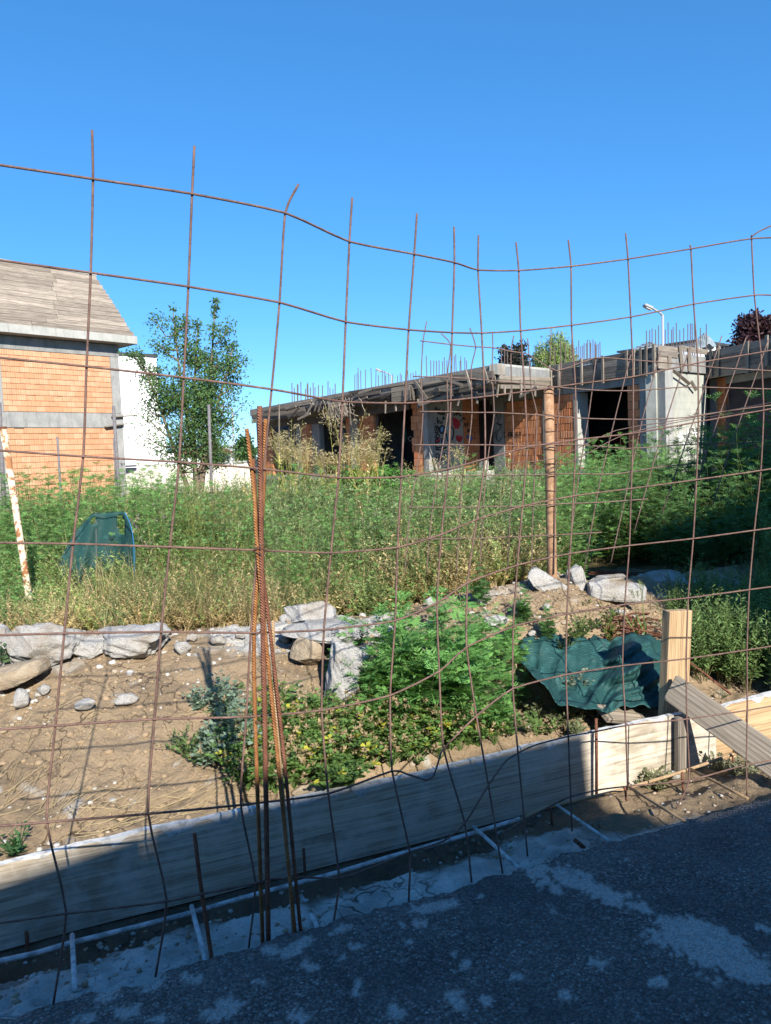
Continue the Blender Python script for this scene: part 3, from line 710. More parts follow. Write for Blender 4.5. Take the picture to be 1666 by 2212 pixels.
for k, (P, lab) in enumerate(CR_):
    rod('cross_rod', [on_s(*P[0], .50) + np.array([0, 0, .006]), gz(*P[1], -.045)], .0085 if k < 4 else .007, 'limed_bar' if k < 5 else 'rebar_tan', lab, 'rod', 'cross rods of the trench cage')
for k, (x, y, dx, dy) in enumerate([(1190, 1745, 3, 38), (1350, 1700, 4, 30), (1474, 1668, 2, 40), (1583, 1632, 4, 40)]):
    rod('cage_leg', [on_s(x, y, .51), on_s(x + dx, y + dy, .51)], .0055, 'rebar_brown', ['upright bar stub under the trench rod, first from the middle', 'upright bar stub under the trench rod at the sunlit corner', 'upright bar stub under the trench rod below the dark stake', 'upright bar stub under the trench rod, far right'][k], 'stake', 'upright stubs of the trench cage')

# ------------------------------------------------------------------ other posts
lp0 = hit(78, 1372)
o = thing('cream_post', lp0, 'leaning cream painted post with rust, beside the white rubble', 'post')
MB().tube([at(75, 1385, lp0[1] + .15), at(72, 1353, lp0[1] + .15), at(40, 1140, lp0[1] + .15), at(7, 926, lp0[1] + .15)], .0225, 10).build('pipe', M['cream_paint'], o, True)
MB().tube([at(7, 927, lp0[1] + .15), at(6.3, 922, lp0[1] + .15)], .0235, 10).build('top_cap', M['rebar_brown'], o)
for k, (x0, y0, x1, y1, Y, r, lab) in enumerate([(245, 876, 257, 1060, 13.5, .030, 'tall grey steel post before the corner of the brick house'), (124, 944, 130, 1060, 14.5, .022, 'shorter grey steel post before the middle of the brick wall'),
        (451, 874, 455, 1050, 15.0, .030, 'tall grey steel post right of the young tree'), (-2, 869, 4, 1060, 12.5, .035, 'bluish grey steel post at the left picture edge'), (246, 946, 249, 1050, 19, .025, 'thin distant steel post at the brick house corner')]):
    a = at(x1, y1, Y); a[2] = tz(a[0], a[1]) - .05
    o = MB().tube([a, at(x0, y0, Y)], r, 8).build('steel_post', M['steel_grey'], None, True); tag(o, lab, 'post', 'grey steel posts in the field')
# ------------------------------------------------------------------ building helpers
_bm_cache = {}
def brick_mesh(L, h, d, m_):
    key = (round(L, 3), round(h, 3), round(d, 3), m_.name)
    if key in _bm_cache: return _bm_cache[key]
    bm = bmesh.new(); bmesh.ops.create_cube(bm, size=1)
    bmesh.ops.scale(bm, vec=(L, d, h), verts=bm.verts)
    bmesh.ops.bevel(bm, geom=bm.edges[:], offset=.006, segments=1, affect='EDGES')
    me = bpy.data.meshes.new('brick'); bm.to_mesh(me); bm.free(); me.materials.append(m_)
    _bm_cache[key] = me; return me
class Wall:
    def __init__(s, p, q):
        s.p = np.array(p[:2], float); s.q = np.array(q[:2], float); d = s.q - s.p; s.L = np.linalg.norm(d); s.u = d / s.L
        n = np.array([s.u[1], -s.u[0]])
        if n @ (-(s.p + s.q) / 2) < 0: n = -n
        s.n = n
    def hit(s, x, y):
        d = ray(x, y); A = d[:2] @ s.n; k = ((s.p - CAM[:2]) @ s.n) / A; P = CAM + d * k
        return (P[:2] - s.p) @ s.u, P[2]
    def U(s, x, y=930): return s.hit(x, y)[0]
    def pt(s, u, z, o=0.0): q = s.p + s.u * u + s.n * o; return np.array([q[0], q[1], z])
    def slab(s, mb, u0, u1, z0, z1, th, o=0.0):
        """front face o metres proud of the wall plane, th thick"""
        return mb.wall(s.pt(u0, 0, o), s.pt(u1, 0, o), z0, z1, th, -s.n)
    def part(s, name, u0, u1, z0, z1, m_, parent, th=.25, o=0.0):
        return s.slab(MB(), u0, u1, z0, z1, th, o).build(name, m_, parent)
    def bricks(s, parent, u0, u1, z0, z1, L, h, m_, o=0.0, ragged=0, d=.12, skip=0.0):
        a = math.atan2(s.u[1], s.u[0]); rows = int(round((z1 - z0) / h)); hh = (z1 - z0) / rows; g = .012
        n = 0
        for r in range(rows):
            st = -(r % 2) * L * .5; e1 = u1 + (rnd.random() - .5) * 2 * ragged * (r % 2 or 1); u = u0 + st
            while u < e1 - .03:
                a0, a1 = max(u, u0), min(u + L, e1); u += L
                if a1 - a0 < .05 or rnd.random() < skip: continue
                me = brick_mesh(round((a1 - a0 - g) / .02) * .02, hh - g, d, m_)
                b_ = bpy.data.objects.new('brick', me); col.objects.link(b_); b_.parent = parent
                P = s.pt((a0 + a1) / 2, z0 + hh * (r + .5), o - d / 2 + (rnd.random() - .5) * .012 - (.03 if rnd.random() < .03 else 0)) - off(parent)
                b_.location = P; b_.rotation_euler = (0, 0, a + (rnd.random() - .5) * .012); n += 1
        return n
    def strokes(s, name, parent, lines, w, m_, o=.012):
        """spray paint: lines are lists of (u, z)"""
        mb = MB()
        for ln in lines:
            ln = [np.array(q, float) for q in ln]; V = []
            for i, q in enumerate(ln):
                d = ln[min(i + 1, len(ln) - 1)] - ln[max(i - 1, 0)]; d /= np.linalg.norm(d) + 1e-9; nn_ = np.array([-d[1], d[0]]) * w / 2
                V += [s.pt(*(q + nn_), o), s.pt(*(q - nn_), o)]
            mb.add(V, [(2 * i, 2 * i + 1, 2 * i + 3, 2 * i + 2) for i in range(len(ln) - 1)])
        ob = mb.build(name, m_, parent); tag(ob, kind='stuff'); return ob
    def blob(s, name, parent, pts, m_, o=.008):
        ob = MB().add([s.pt(u, z, o) for u, z in pts], [tuple(range(len(pts)))]).build(name, m_, parent); return ob
    def pix(s, lines): return [[s.hit(x, y) for x, y in ln] for ln in lines]

# ------------------------------------------------------------------ brick house on the left
hr = at(264, 900, 30.0); hl = at(0, 900, 26.6)
d_ = (hl - hr)[:2]; d_ /= np.linalg.norm(d_)
HW = Wall(hr[:2], hr[:2] + d_ * 9.0)
gzh = .15
house = thing('brick_house', (*hr[:2], gzh), 'unfinished two storey orange block house with grey plank mansard roof', 'house')
nI = -HW.n
HD = 8.0
body = MB(); body.wall(HW.pt(.02, 0, -.10), HW.pt(9, 0, -.10), gzh - .3, 6.3, HD, nI).build('wall', M['mortar'], house)
for (u0, u1) in ((0, .36), (4.42, 4.86)):
    HW.part('column', u0, u1, gzh - .3, 3.14, M['conc'], house, .3, .012)
    HW.part('column', u0, u1, 3.70, 5.84, M['conc'], house, .3, .012)
HW.part('floor_beam', -.03, 9, 3.15, 3.69, M['conc'], house, .32, .03)
HW.part('roof_beam', -.02, 9, 5.85, 6.30, M['conc_dark'], house, .32, .02)
nb = HW.bricks(house, .365, 4.415, 1.10, 3.14, .325, .2, M['clay_house'])
nb += HW.bricks(house, .365, 4.415, 3.70, 5.84, .325, .195, M['clay_house'])
HW.part('plinth_wall', .37, 4.41, gzh - .3, 1.09, M['clay_house'], house, .1, -.003)
HW.part('left_wall', 4.87, 9.0, gzh - .3, 3.14, M['clay_house'], house, .1, -.003)
HW.part('left_wall', 4.87, 9.0, 3.70, 5.84, M['clay_house'], house, .1, -.003)
# ledges of planks at the floor beam by the corner
plank('ledge_board', HW.pt(-.55, 3.62, .10), HW.pt(.5, 3.56, .12), (0, 0, 1), .05, .12, M['grey_wood'], house)
plank('ledge_board', HW.pt(-.12, 3.30, .12), HW.pt(.8, 3.18, .12), (0, 0, 1), .05, .12, M['grey_wood'], house)
# eave and mansard
OV = .50
e0 = -.52
MB().wall(HW.pt(e0, 0, OV), HW.pt(9, 0, OV), 6.32, 6.40, HD + 2 * OV, nI).build('soffit', M['conc'], house)
HW.part('eave_fascia', e0 - .02, 9, 6.33, 6.62, M['conc_light'], house, .05, OV + .03)
MB().wall(HW.pt(e0 - .02, 0, OV), HW.pt(e0 + .03, 0, OV), 6.33, 6.62, HD + 2 * OV, nI).build('eave_fascia', M['conc_light'], house)
ZT, SB, HB = 8.95, .95, .95
def roof_pt(u, k, o=0.0):   # k 0 at eave, 1 at top
    return HW.pt(u, 6.62 + (ZT - 6.62) * k, OV - .02 - SB * k + o)
r_ = MB()
P = [roof_pt(e0 + .03, 0), roof_pt(9, 0), roof_pt(9, 1), roof_pt(e0 + .03 + HB, 1)]
bk = [HW.pt(e0 + .03, 6.62, -HD - OV + .02), HW.pt(9, 6.62, -HD - OV + .02), HW.pt(9, ZT, -HD + .4), HW.pt(e0 + .03 + HB, ZT, -HD + .4)]
for q in P + bk: q[:2] += HW.n * -.06
r_.add(P + bk, [(0, 1, 2, 3), (4, 7, 6, 5), (0, 3, 7, 4), (1, 5, 6, 2), (3, 2, 6, 7), (0, 4, 5, 1)])
rf = r_.build('roof', M['dark_wood'], house)
rows = 13
sl = roof_pt(0, 1) - roof_pt(0, 0); sl /= np.linalg.norm(sl)
for r in range(rows):
    k = (r + .5) / rows; ul = e0 + .04 + HB * k
    uj = 2.55 + .10 * math.sin(r * 1.7) - .035 * r + (.9 if r == 0 else .28 if r == 1 else 0)
    hgt = (ZT - 6.62) / rows * 1.02 * np.linalg.norm(roof_pt(0, 1) - roof_pt(0, 0)) / (ZT - 6.62)
    for a, b_ in ((ul + rnd.random() * .05, uj), (uj + .012, 9.0)):
        plank('roof_plank', roof_pt(a, k, .012 + rnd.random() * .008), roof_pt(b_, k, .012 + rnd.random() * .008), sl, hgt * .95, .022, M['roof_wood'], rf if False else house, .003)
MB().add([roof_pt(e0 + HB - .0, 1.0, .05), roof_pt(9, 1.0, .05), HW.pt(9, ZT + .55, -4), HW.pt(e0 + HB + 1.5, ZT + .45, -4),
          roof_pt(e0 + HB - .0, 1.03, .05), roof_pt(9, 1.03, .05), HW.pt(9, ZT + .62, -4), HW.pt(e0 + HB + 1.5, ZT + .52, -4)],
         [(0, 1, 2, 3), (4, 7, 6, 5), (0, 4, 5, 1), (1, 5, 6, 2), (2, 6, 7, 3), (3, 7, 4, 0)]).build('upper_roof', M['conc_light'], house)

# ------------------------------------------------------------------ white building and boundary wall behind
YW = 44.0
wr = at(361, 980, YW); wl = at(180, 980, YW - 3)
WB = Wall(wr[:2], wl[:2])
wbld = thing('white_building', (*wr[:2], 0), 'plain white rendered building with dark roof edge behind the brick house', 'building')
ztop = at(350, 772, YW)[2]
zs = at(355, 917, YW)[2]
MB().wall(WB.pt(0, 0), WB.pt(WB.L, 0), -.5, zs, 9, -WB.n).build('lower_wall', M['plaster'], wbld)
MB().wall(WB.pt(.28, 0, -.02), WB.pt(WB.L, 0, -.02), zs, ztop, 9, -WB.n).build('upper_wall', M['plaster'], wbld)
MB().wall(WB.pt(.22, 0, .06), WB.pt(WB.L, 0, .06), ztop, ztop + .16, 9.1, -WB.n).build('roof_edge', M['tin'], wbld)
bw = thing('boundary_wall', at(420, 1020, 38), 'long low off white boundary wall behind the young tree', 'wall')
a_, b2 = at(200, 987, 37), at(600, 976, 40)
BWl = Wall(a_[:2], b2[:2])
ua = 0
while ua < BWl.L - .05:
    ub = min(ua + 2.4, BWl.L); BWl.part('panel', ua + .01, ub - .01, -.3, 1.62 + .03 * math.sin(ua), M['render_pale'], bw, .2); ua = ub
BWl.part('coping', 0, BWl.L, 1.66, 1.74, M['conc_light'], bw, .3, .05)
# distant roofs
for k, (x0, x1, yt, yb, Y, mm, lab) in enumerate([(362, 440, 964, 974, 75, 'tin', 'far low dark roofed shed seen between the tree trunks'), (440, 502, 961, 976, 70, 'conc_light', 'far pale flat roofed shed right of the grey post'), (395, 470, 970, 980, 60, 'red_tile', 'far red tiled roof just above the boundary wall')]):
    p, q = at(x0, 985, Y), at(x1, 985, Y); W_ = Wall(p[:2], q[:2])
    h_ = thing('distant_shed', (*p[:2], 0), lab, 'shed', 'far sheds over the boundary wall')
    z1 = at((x0 + x1) / 2, yb, Y)[2]; z2 = at((x0 + x1) / 2, yt, Y)[2]
    W_.part('wall', 0, W_.L, -.5, z1, M['plaster'], h_, 5)
    MB().add([W_.pt(-.3, z1, .3), W_.pt(W_.L + .3, z1, .3), W_.pt(W_.L + .3, z2, -2.5), W_.pt(-.3, z2, -2.5), W_.pt(W_.L + .3, z1, -5.3), W_.pt(-.3, z1, -5.3)], [(0, 1, 2, 3), (3, 2, 4, 5), (0, 3, 5), (1, 4, 2), (0, 5, 4, 1)]).build('roof', M[mm], h_)

# ------------------------------------------------------------------ the ruin
C0 = gz(1075, 786, 4.15); C1 = gz(1190, 790, 4.26); C2 = gz(1419, 746, 4.26); C3 = gz(1529, 760, 4.26); C4 = gz(1666, 730, 4.26); CE = gz(540, 885, 4.15)
C4 = C3 + (C4 - C3) * 2.2
QI = np.array([.83, .56]); WD = np.array([-.552, .834])
K_ = np.array([3.76, 28.1])
lo_, hi_ = 0, 6
for _ in range(40):
    mid = (lo_ + hi_) / 2; P = K_ - QI * mid; x_, _y = proj(np.array([P[0], P[1], 2.0]))
    if x_ > 925: lo_ = mid
    else: hi_ = mid
A_ = K_ - QI * mid
FC, FE, FB, FP, FA = Wall(C0, CE), Wall(C0, C1), Wall(C1, C2), Wall(C2, C3), Wall(C3, C4)
# wall lines
WC = Wall(A_, A_ + WD * 13.9)
WP = Wall(A_, K_)
B2 = np.array(C2[:2]) + QI * .10
WBr = Wall(K_, B2)
ruin = thing('ruined_building', (*A_, .1), 'abandoned unfinished single storey ruin of red blocks and concrete with graffiti', 'ruin')
ZF, ZB = .96, 3.50
backL = A_ + QI * 5 + WD * 13.9; backR = np.array(C4[:2]) + QI * 6
roof_poly = [CE[:2], C0[:2], C1[:2], C2[:2], C3[:2], C4[:2], backR, K_ + QI * 4.5, CE[:2] + QI * 7]
ins = lambda p, d=.12: np.array(p[:2]) + QI * d
slab = [ins(CE), ins(C0), ins(C1), ins(C2), ins(C3), ins(C4), backR, K_ + QI * 4.5, CE[:2] + QI * 7]
MB().prism(slab, 3.62, 4.10).build('roof_slab', M['conc_dark'], ruin)
floor_poly = [A_ + WD * 13.9 - QI * .25, A_ - QI * .25, K_ - QI * .0 + np.array([.5, -.45]) * .0, K_ + (B2 - K_) * .0 + np.array([-.2, -.1]), B2 - QI * .2, np.array(C3[:2]), np.array(C4[:2]), backR, K_ + QI * 4.5, backL]
floor_poly = [A_ + WD * 13.9 - QI * .2, A_ - QI * .2 - WD * .25, K_ - WD * .45, B2 - QI * .22, B2 + (np.array(C3[:2]) - B2) * 1.0, np.array(C4[:2]), backR, K_ + QI * 4.5, backL]
MB().prism(floor_poly, .78, ZF).build('floor_slab', M['conc_light'], ruin)
pl = [q + QI * .08 for q in floor_poly[:4]] + [floor_poly[4] + np.array([0, .1]), floor_poly[5] + np.array([.1, 0])] + [q - QI * .1 for q in floor_poly[6:]]
MB().prism(pl, -.3, .775).build('plinth', M['conc'], ruin)
# inner back walls
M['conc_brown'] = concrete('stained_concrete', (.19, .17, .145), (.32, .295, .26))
M['conc_inner'] = concrete('inner_concrete', (.09, .095, .095), (.15, .15, .15)); M['room_shade'] = concrete('shade_dark_painted_wall', (.035, .035, .042), (.085, .075, .085), 1.2, False)  # inner walls near-black: unlit-room shade put into the colour, with dark graffiti paint
iw = Wall(A_ + QI * 3.4 + WD * 13.9, A_ + QI * 3.4 - WD * .5); iw.part('inner_wall', 0, iw.L, ZF, 3.62, M['room_shade'], ruin, .2)
iw2 = Wall(K_ + QI * 3.3, B2 + QI * 3.3); iw2.part('inner_wall', -1, iw2.L + 1.5, ZF, 3.62, M['room_shade'], ruin, .2)
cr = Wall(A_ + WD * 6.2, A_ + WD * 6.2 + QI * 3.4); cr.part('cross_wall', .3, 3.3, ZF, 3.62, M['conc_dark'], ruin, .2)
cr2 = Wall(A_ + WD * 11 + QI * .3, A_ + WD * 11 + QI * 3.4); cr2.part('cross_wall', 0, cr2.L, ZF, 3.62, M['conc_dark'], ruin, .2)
for a0_, a1_ in ((backL, K_ + QI * 4.5), (K_ + QI * 4.5, backR), (backR, np.array(C4[:2])), (backL, A_ + WD * 13.9)):
    d_ = (np.array(a1_) - np.array(a0_)); d_ = d_ / np.linalg.norm(d_); MB().wall(a0_, a1_, ZF + .003, 3.615, .2, np.array([d_[1], -d_[0]])).build('back_wall', M['conc_dark'], ruin)
NBR = 0
def rb(W_, x0, x1, z0=ZF, z1=ZB, ragged=0.0, L=.36, h=.235, o=0.0, skip=0.0):
    global NBR
    u = sorted((W_.U(x0), W_.U(x1)))
    W_.part('backing', u[0] + .02, u[1] - .02, z0, z1, M['mortar_ruin'], ruin, .2, o - .03)
    NBR += W_.bricks(ruin, u[0], u[1], z0, z1, L, h, M['clay_ruin'], o, ragged, .12, skip)
def cpart(W_, name, x0, x1, z0, z1, m_, th=.28, o=0.0):
    u = sorted((W_.U(x0), W_.U(x1))); return W_.part(name, u[0], u[1], z0, z1, m_, ruin, th, o)
# far left end to the graffiti wall
rb(WC, 570, 586, ZF, 3.2, .1, .40, .28)
cpart(WC, 'column', 641, 650, ZF, ZB, M['conc'], .3, .03)
rb(WC, 650, 672, ZF, ZB, 0, .40, .28)
cpart(WC, 'wall_patch', 672.3, 689, ZF, ZB, M['conc_dark'], .22, -.02)
rb(WC, 748, 757, ZF, ZB, 0, .40, .28)
cpart(WC, 'column', 757.4, 774, ZF, ZB, M['conc'], .3, .04)
rb(WC, 775, 808, ZF, ZB, .12, .40, .28)
rb(WC, 891, 914.5, ZF, ZB, .12, .36, .25)
cpart(WC, 'column', 915, 925, ZF, ZB, M['conc'], .3, .02)
u_ = sorted((WC.U(575), WC.U(889)))
for k in range(9):
    a0 = u_[0] + (u_[1] - u_[0]) * k / 9; a1 = u_[0] + (u_[1] - u_[0]) * (k + 1) / 9
    plank('lintel_board', WC.pt(a0 + .02, 3.30 + rnd.random() * .1, .06), WC.pt(a1 + .1, 3.30 + rnd.random() * .1, .06), (0, 0, 1), .30, .03, M['dark_wood'], ruin)
    plank('lintel_board', WC.pt(a0 + .02, 3.58 + rnd.random() * .04, .05), WC.pt(a1 + .05, 3.58 + rnd.random() * .04, .05), (0, 0, 1), .24, .03, M['grey_wood'], ruin)
# graffiti wall facing the road
u0, u1 = WP.U(925.3), WP.U(1001)
WP.part('graffiti_wall', u0, u1, ZF, 3.62, M['conc_light'], ruin, .2, .0)
rb(WP, 1001.5, 1036, ZF, ZB, 0, .34, .24)
cpart(WP, 'lintel', 1001, 1062, ZB + .004, 3.62, M['conc'], .2, -.01)
# wall with the words
cpart(WBr, 'column', 1067, 1090, ZF, ZB, M['conc'], .25, .02)
rb(WBr, 1090.5, 1174, ZF, ZB - .2, 0, .31, .232)
cpart(WBr, 'beam', 1060, 1388, ZB - .19, 3.62, M['conc_dark'], .22, .0)
cpart(WBr, 'column', 1174.6, 1196, ZF, ZB - .2, M['conc'], .25, .025)
rb(WBr, 1196.5, 1241, ZF - .4, ZB - .2, 0, .31, .232)
cpart(WBr, 'reveal', 1241.5, 1249, ZF, ZB - .2, M['conc_light'], .45, .015)
rb(WBr, 1249.5, 1356, ZF - .43, ZF + .04, 0, .31, .232)
rb(WBr, 1357, 1384, ZF - .4, ZB - .2, .10, .27, .235)
cpart(WBr, 'column', 1384.6, 1440, .2, 3.60, M['conc'], .3, .02)
# concrete pier with board marks
m, nt, b = mat('board_marked_concrete'); co = world_co(nt)
c = ramp(nt, [(.3, (.30, .315, .285)), (.7, (.40, .415, .375))], noise(nt, co, 2.5, 6, .65))
sx = nt.nodes.new('ShaderNodeSeparateXYZ'); nt.links.new(co, sx.inputs[0])
fr = math_(nt, 'FRACT', math_(nt, 'MULTIPLY', math_(nt, 'ADD', sx.outputs[2], math_(nt, 'MULTIPLY', noise(nt, co, 1.2, 2), .06)), 5.0))
c = mix(nt, c, (.19, .195, .18), ramp(nt, [(.0, (.6, .6, .6)), (.06, (0, 0, 0))], fr))
c = mix(nt, c, (.20, .205, .19), ramp(nt, [(.52, (0, 0, 0)), (.72, (.55, .55, .55))], noise(nt, world_co(nt, (2, 2, .5)), 2.2, 5)))
nt.links.new(c, b.inputs['Base Color']); bump(nt, b, noise(nt, co, 30, 5), .5, .01); M['board_conc'] = m
FP.part('pier', .02, FP.L + .0, .0, 4.0, M['board_conc'], ruin, .3, -.06)
for k, (x0, y0, x1, y1) in enumerate([(1420, 752, 1470, 757), (1420, 763, 1462, 768), (1420, 776, 1450, 780), (1420, 790, 1444, 792), (1470, 752, 1528, 762)]):
    a, b_ = FP.hit(x0, y0), FP.hit(x1, y1)
    plank('formwork_board', FP.pt(a[0], a[1], .03), FP.pt(b_[0], b_[1], .03), (0, 0, 1), .15, .03, M['grey_wood'], ruin, .004)
for (x0, y0, x1, y1) in [(1446, 800, 1486, 830), (1462, 748, 1470, 800), (1482, 752, 1486, 802), (1440, 770, 1442, 806), (1486, 824, 1500, 843)]:
    a, b_ = FP.hit(x0, y0), FP.hit(x1, y1)
    plank('batten', FP.pt(a[0], a[1], .10), FP.pt(b_[0], b_[1], .06), (1, 0, .3), .09, .04, M['grey_wood'], ruin, .004)
# fascia boards along the roof edge
def fascia(W_, u0, u1, z0, z1, n, mats, o=.0, seg=2.6, lift=0.0):
    h = (z1 - z0) / n
    for r in range(n):
        u = u0 - rnd.random() * .4 * (r % 2)
        while u < u1 - .05:
            e = min(u1, u + seg * (.75 + .5 * rnd.random())); s0_ = max(u, u0)
            zc = z0 + h * (r + .5)
            plank('fascia_board', W_.pt(s0_ + .01, zc + (rnd.random() - .5) * lift, o + rnd.random() * .02), W_.pt(e - .01, zc + (rnd.random() - .5) * lift, o + rnd.random() * .02), (0, 0, 1), h * (.9 + .08 * rnd.random()), .028, M[rnd.choice(mats)], ruin, .004)
            u = e
fascia(FB, 0, FB.L, 3.56, 4.26, 4, ['dark_wood', 'dark_wood', 'grey_wood'], .02, 1.9, .07)
for x in (1190, 1210, 1260, 1306, 1358, 1373, 1388, 1400, 1417):
    u = FB.U(x, 800); z0 = 3.42 + rnd.random() * .12
    plank('batten', FB.pt(u, z0, .075), FB.pt(u + .03 * rnd.random(), 4.24 + rnd.random() * .06, .075), FB.u.tolist() + [0], .085, .045, M['grey_wood'], ruin, .004)
fascia(FA, 0, FA.L, 3.46, 4.26, 4, ['dark_wood', 'grey_wood', 'grey_wood'], .02, 2.8, .02)
for x in (1531, 1541, 1556, 1620, 1662):
    u = FA.U(x, 780)
    plank('batten', FA.pt(u, 3.40 + rnd.random() * .15, .075), FA.pt(u, 4.26 + rnd.random() * .1, .075), FA.u.tolist() + [0], .11, .045, M['grey_wood'], ruin, .004)
# sunlit end of the roof
FE.part('slab_edge', .0, FE.L, 3.86, 4.17, M['conc_light'], ruin, .3, .0)
for k, (z, o, a0, a1, mm) in enumerate([(3.78, .05, 0, 1, 'grey_wood'), (3.64, .03, .0, .95, 'brace_wood'), (3.52, .04, .02, .9, 'grey_wood')]):
    plank('fascia_board', FE.pt(FE.L * a0, z + (.03 if k == 1 else -.03), o), FE.pt(FE.L * a1, z + .05, o), (0, 0, 1), .12, .03, M[mm], ruin, .004)
for x in (1186, 1150, 1120):
    u, z = FE.hit(x, 830); plank('batten', FE.pt(u, 3.25 if x < 1180 else 3.45, .09), FE.pt(u + .05, 4.1 if x > 1180 else 3.75, .08), FE.u.tolist() + [0], .07, .04, M['brace_wood' if x > 1180 else 'grey_wood'], ruin, .004)
# long receding roof edge, torn sheeting, hanging sticks
FC.part('slab_edge', .0, FC.L, 3.84, 4.15, M['conc_brown'], ruin, .3, .0)
for k in range(15):
    a0 = rnd.uniform(.2, FC.L - 2.5); zz = 3.92 + rnd.random() * .16
    plank('fascia_board', FC.pt(a0, zz, .035), FC.pt(a0 + rnd.uniform(.7, 2.2), zz + rnd.uniform(-.08, .06), .05), (0, 0, 1), rnd.uniform(.07, .14), .03, M[rnd.choice(['grey_wood', 'dark_wood', 'brace_wood'])], ruin, .004)
uu = lambda x, y=850: FC.hit(x, y)[0]
def fc_run(x0, x1, z0, z1, n, mats, o=.02, lift=.05, seg=3.2):
    u = sorted((uu(x0), uu(x1))); fascia(FC, u[0], u[1], z0, z1, n, mats, o, seg, lift)
fc_run(1073, 905, 3.34, 3.84, 4, ['dark_wood', 'grey_wood', 'dark_wood'], .0, .26, 1.7)
fc_run(1073, 980, 3.80, 4.02, 1, ['grey_wood'], .05, .12, 1.6)
fc_run(860, 735, 3.62, 3.84, 1, ['dark_wood'], -.12, .1)
fc_run(660, 542, 3.48, 3.86, 2, ['grey_wood', 'dark_wood'], .02, .03, 4)
fc_run(735, 655, 3.55, 3.84, 2, ['dark_wood', 'grey_wood'], -.1, .25, 2.5)
def sheet(u0, u1, ztop_, drop, o, m_):
    n, k = 26, 5; V = []; F = []
    for i in range(n + 1):
        u = u0 + (u1 - u0) * i / n; d = drop * (.55 + .6 * abs(math.sin(i * .9 + u0)) * rnd.random() + .3 * rnd.random())
        for j in range(k + 1):
            V.append(FC.pt(u, ztop_ - d * j / k, o + .05 * math.sin(i * .7 + j) * j / k - .12 * (j / k) ** 2))
    for i in range(n):
        for j in range(k): a = i * (k + 1) + j; F.append((a, a + 1, a + k + 2, a + k + 1))
    ob = MB().add(V, F).build('torn_sheet', m_, ruin, True); ob.modifiers.new('s', 'SOLIDIFY').thickness = .012
sheet(uu(862), uu(735), 3.85, .34, .03, M['bitumen'])
sheet(uu(735), uu(660), 3.86, .30, .04, M['bitumen'])
sheet(uu(1070), uu(905), 3.50, .2, -.02, M['bitumen'])
# boxed beam ends and dangling wood
for (x, y0, y1, wpx) in ((874, 835, 868, 22), (732, 868, 902, 20)):
    u, zt_ = FC.hit(x, y0); _, zb_ = FC.hit(x, y1); nrow = 3
    for r in range(nrow):
        zz = zb_ + (zt_ - zb_) * (r + .5) / nrow
        plank('beam_end_board', FC.pt(u - .55, zz, .16), FC.pt(u + .55, zz, .16), (0, 0, 1), (zt_ - zb_) / nrow * .94, .04, M['brace_wood'], ruin, .004)
    MB().frame_box(FC.pt(u, (zt_ + zb_) / 2, .02), [*FC.u, 0], [*FC.n, 0], (0, 0, 1), .5, .11, (zt_ - zb_) / 2 * .96).build('beam_end', M['dark_wood'], ruin)
for (x0, y0, x1, y1, o, wd, mm) in [(905, 822, 935, 862, .2, .10, 'grey_wood'), (1016, 800, 1031, 842, .2, .09, 'grey_wood'), (1055, 793, 1068, 828, .2, .09, 'grey_wood'), (893, 833, 895, 862, .15, .10, 'dark_wood'), (884, 838, 886, 858, .2, .07, 'brace_wood'),
        (686, 872, 668, 903, .2, .09, 'brace_wood'), (695, 868, 690, 888, .2, .07, 'grey_wood'), (704, 868, 698, 890, .2, .07, 'grey_wood'), (682, 893, 656, 906, .25, .10, 'brace_wood'), (616, 872, 618, 1010, .3, .09, 'grey_wood'),
        (838, 866, 839, 893, .1, .06, 'grey_wood'), (1000, 852, 993, 876, .05, .06, 'grey_wood'), (1080, 830, 1078, 858, .05, .05, 'brace_wood'), (1093, 833, 1095, 852, .05, .05, 'brace_wood'), (625, 885, 650, 878, .2, .07, 'grey_wood'), (630, 905, 655, 880, .15, .06, 'dark_wood'), (1140, 858, 1180, 836, .3, .07, 'brace_wood'), (640, 920, 642, 950, .1, .06, 'dark_wood'), (760, 880, 764, 920, .1, .08, 'dark_wood'), (950, 845, 1000, 838, .12, .06, 'brace_wood'), (1040, 836, 1072, 826, .15, .08, 'dark_wood'), (930, 850, 962, 842, .2, .08, 'dark_wood'), (960, 818, 1010, 832, .16, .09, 'dark_wood'), (800, 862, 850, 852, .1, .07, 'dark_wood'), (770, 868, 800, 858, .1, .07, 'grey_wood'), (600, 888, 632, 884, .15, .08, 'dark_wood'), (570, 896, 600, 890, .1, .07, 'grey_wood'), (905, 862, 908, 882, .05, .06, 'grey_wood'), (1030, 846, 1034, 872, .02, .06, 'grey_wood'), (1108, 840, 1104, 866, .05, .05, 'brace_wood'), (860, 868, 862, 888, .1, .06, 'grey_wood'), (720, 902, 716, 930, .1, .05, 'dark_wood')]:
    a, b_ = FC.hit(x0, y0), FC.hit(x1, y1)
    plank('hanging_stick', FC.pt(a[0], a[1], o), FC.pt(b_[0], b_[1], o + .03), [*FC.u, .2], wd, .04, M[mm], ruin, .004)
# dry creeper hanging over the boxed beam end
mb = MB()
for k in range(34):
    x = 745 + rnd.gauss(0, 18); y = 858 + rnd.random() * 14; P = []
    for j in range(6):
        a = FC.hit(x, y); P.append(FC.pt(a[0], a[1], .28 + .05 * rnd.random())); x += rnd.gauss(0, 5); y += rnd.random() * 14
    mb.tube(P, .010, 3)
tag(mb.build('dry_creeper', M['brace_wood'], ruin), kind='stuff')
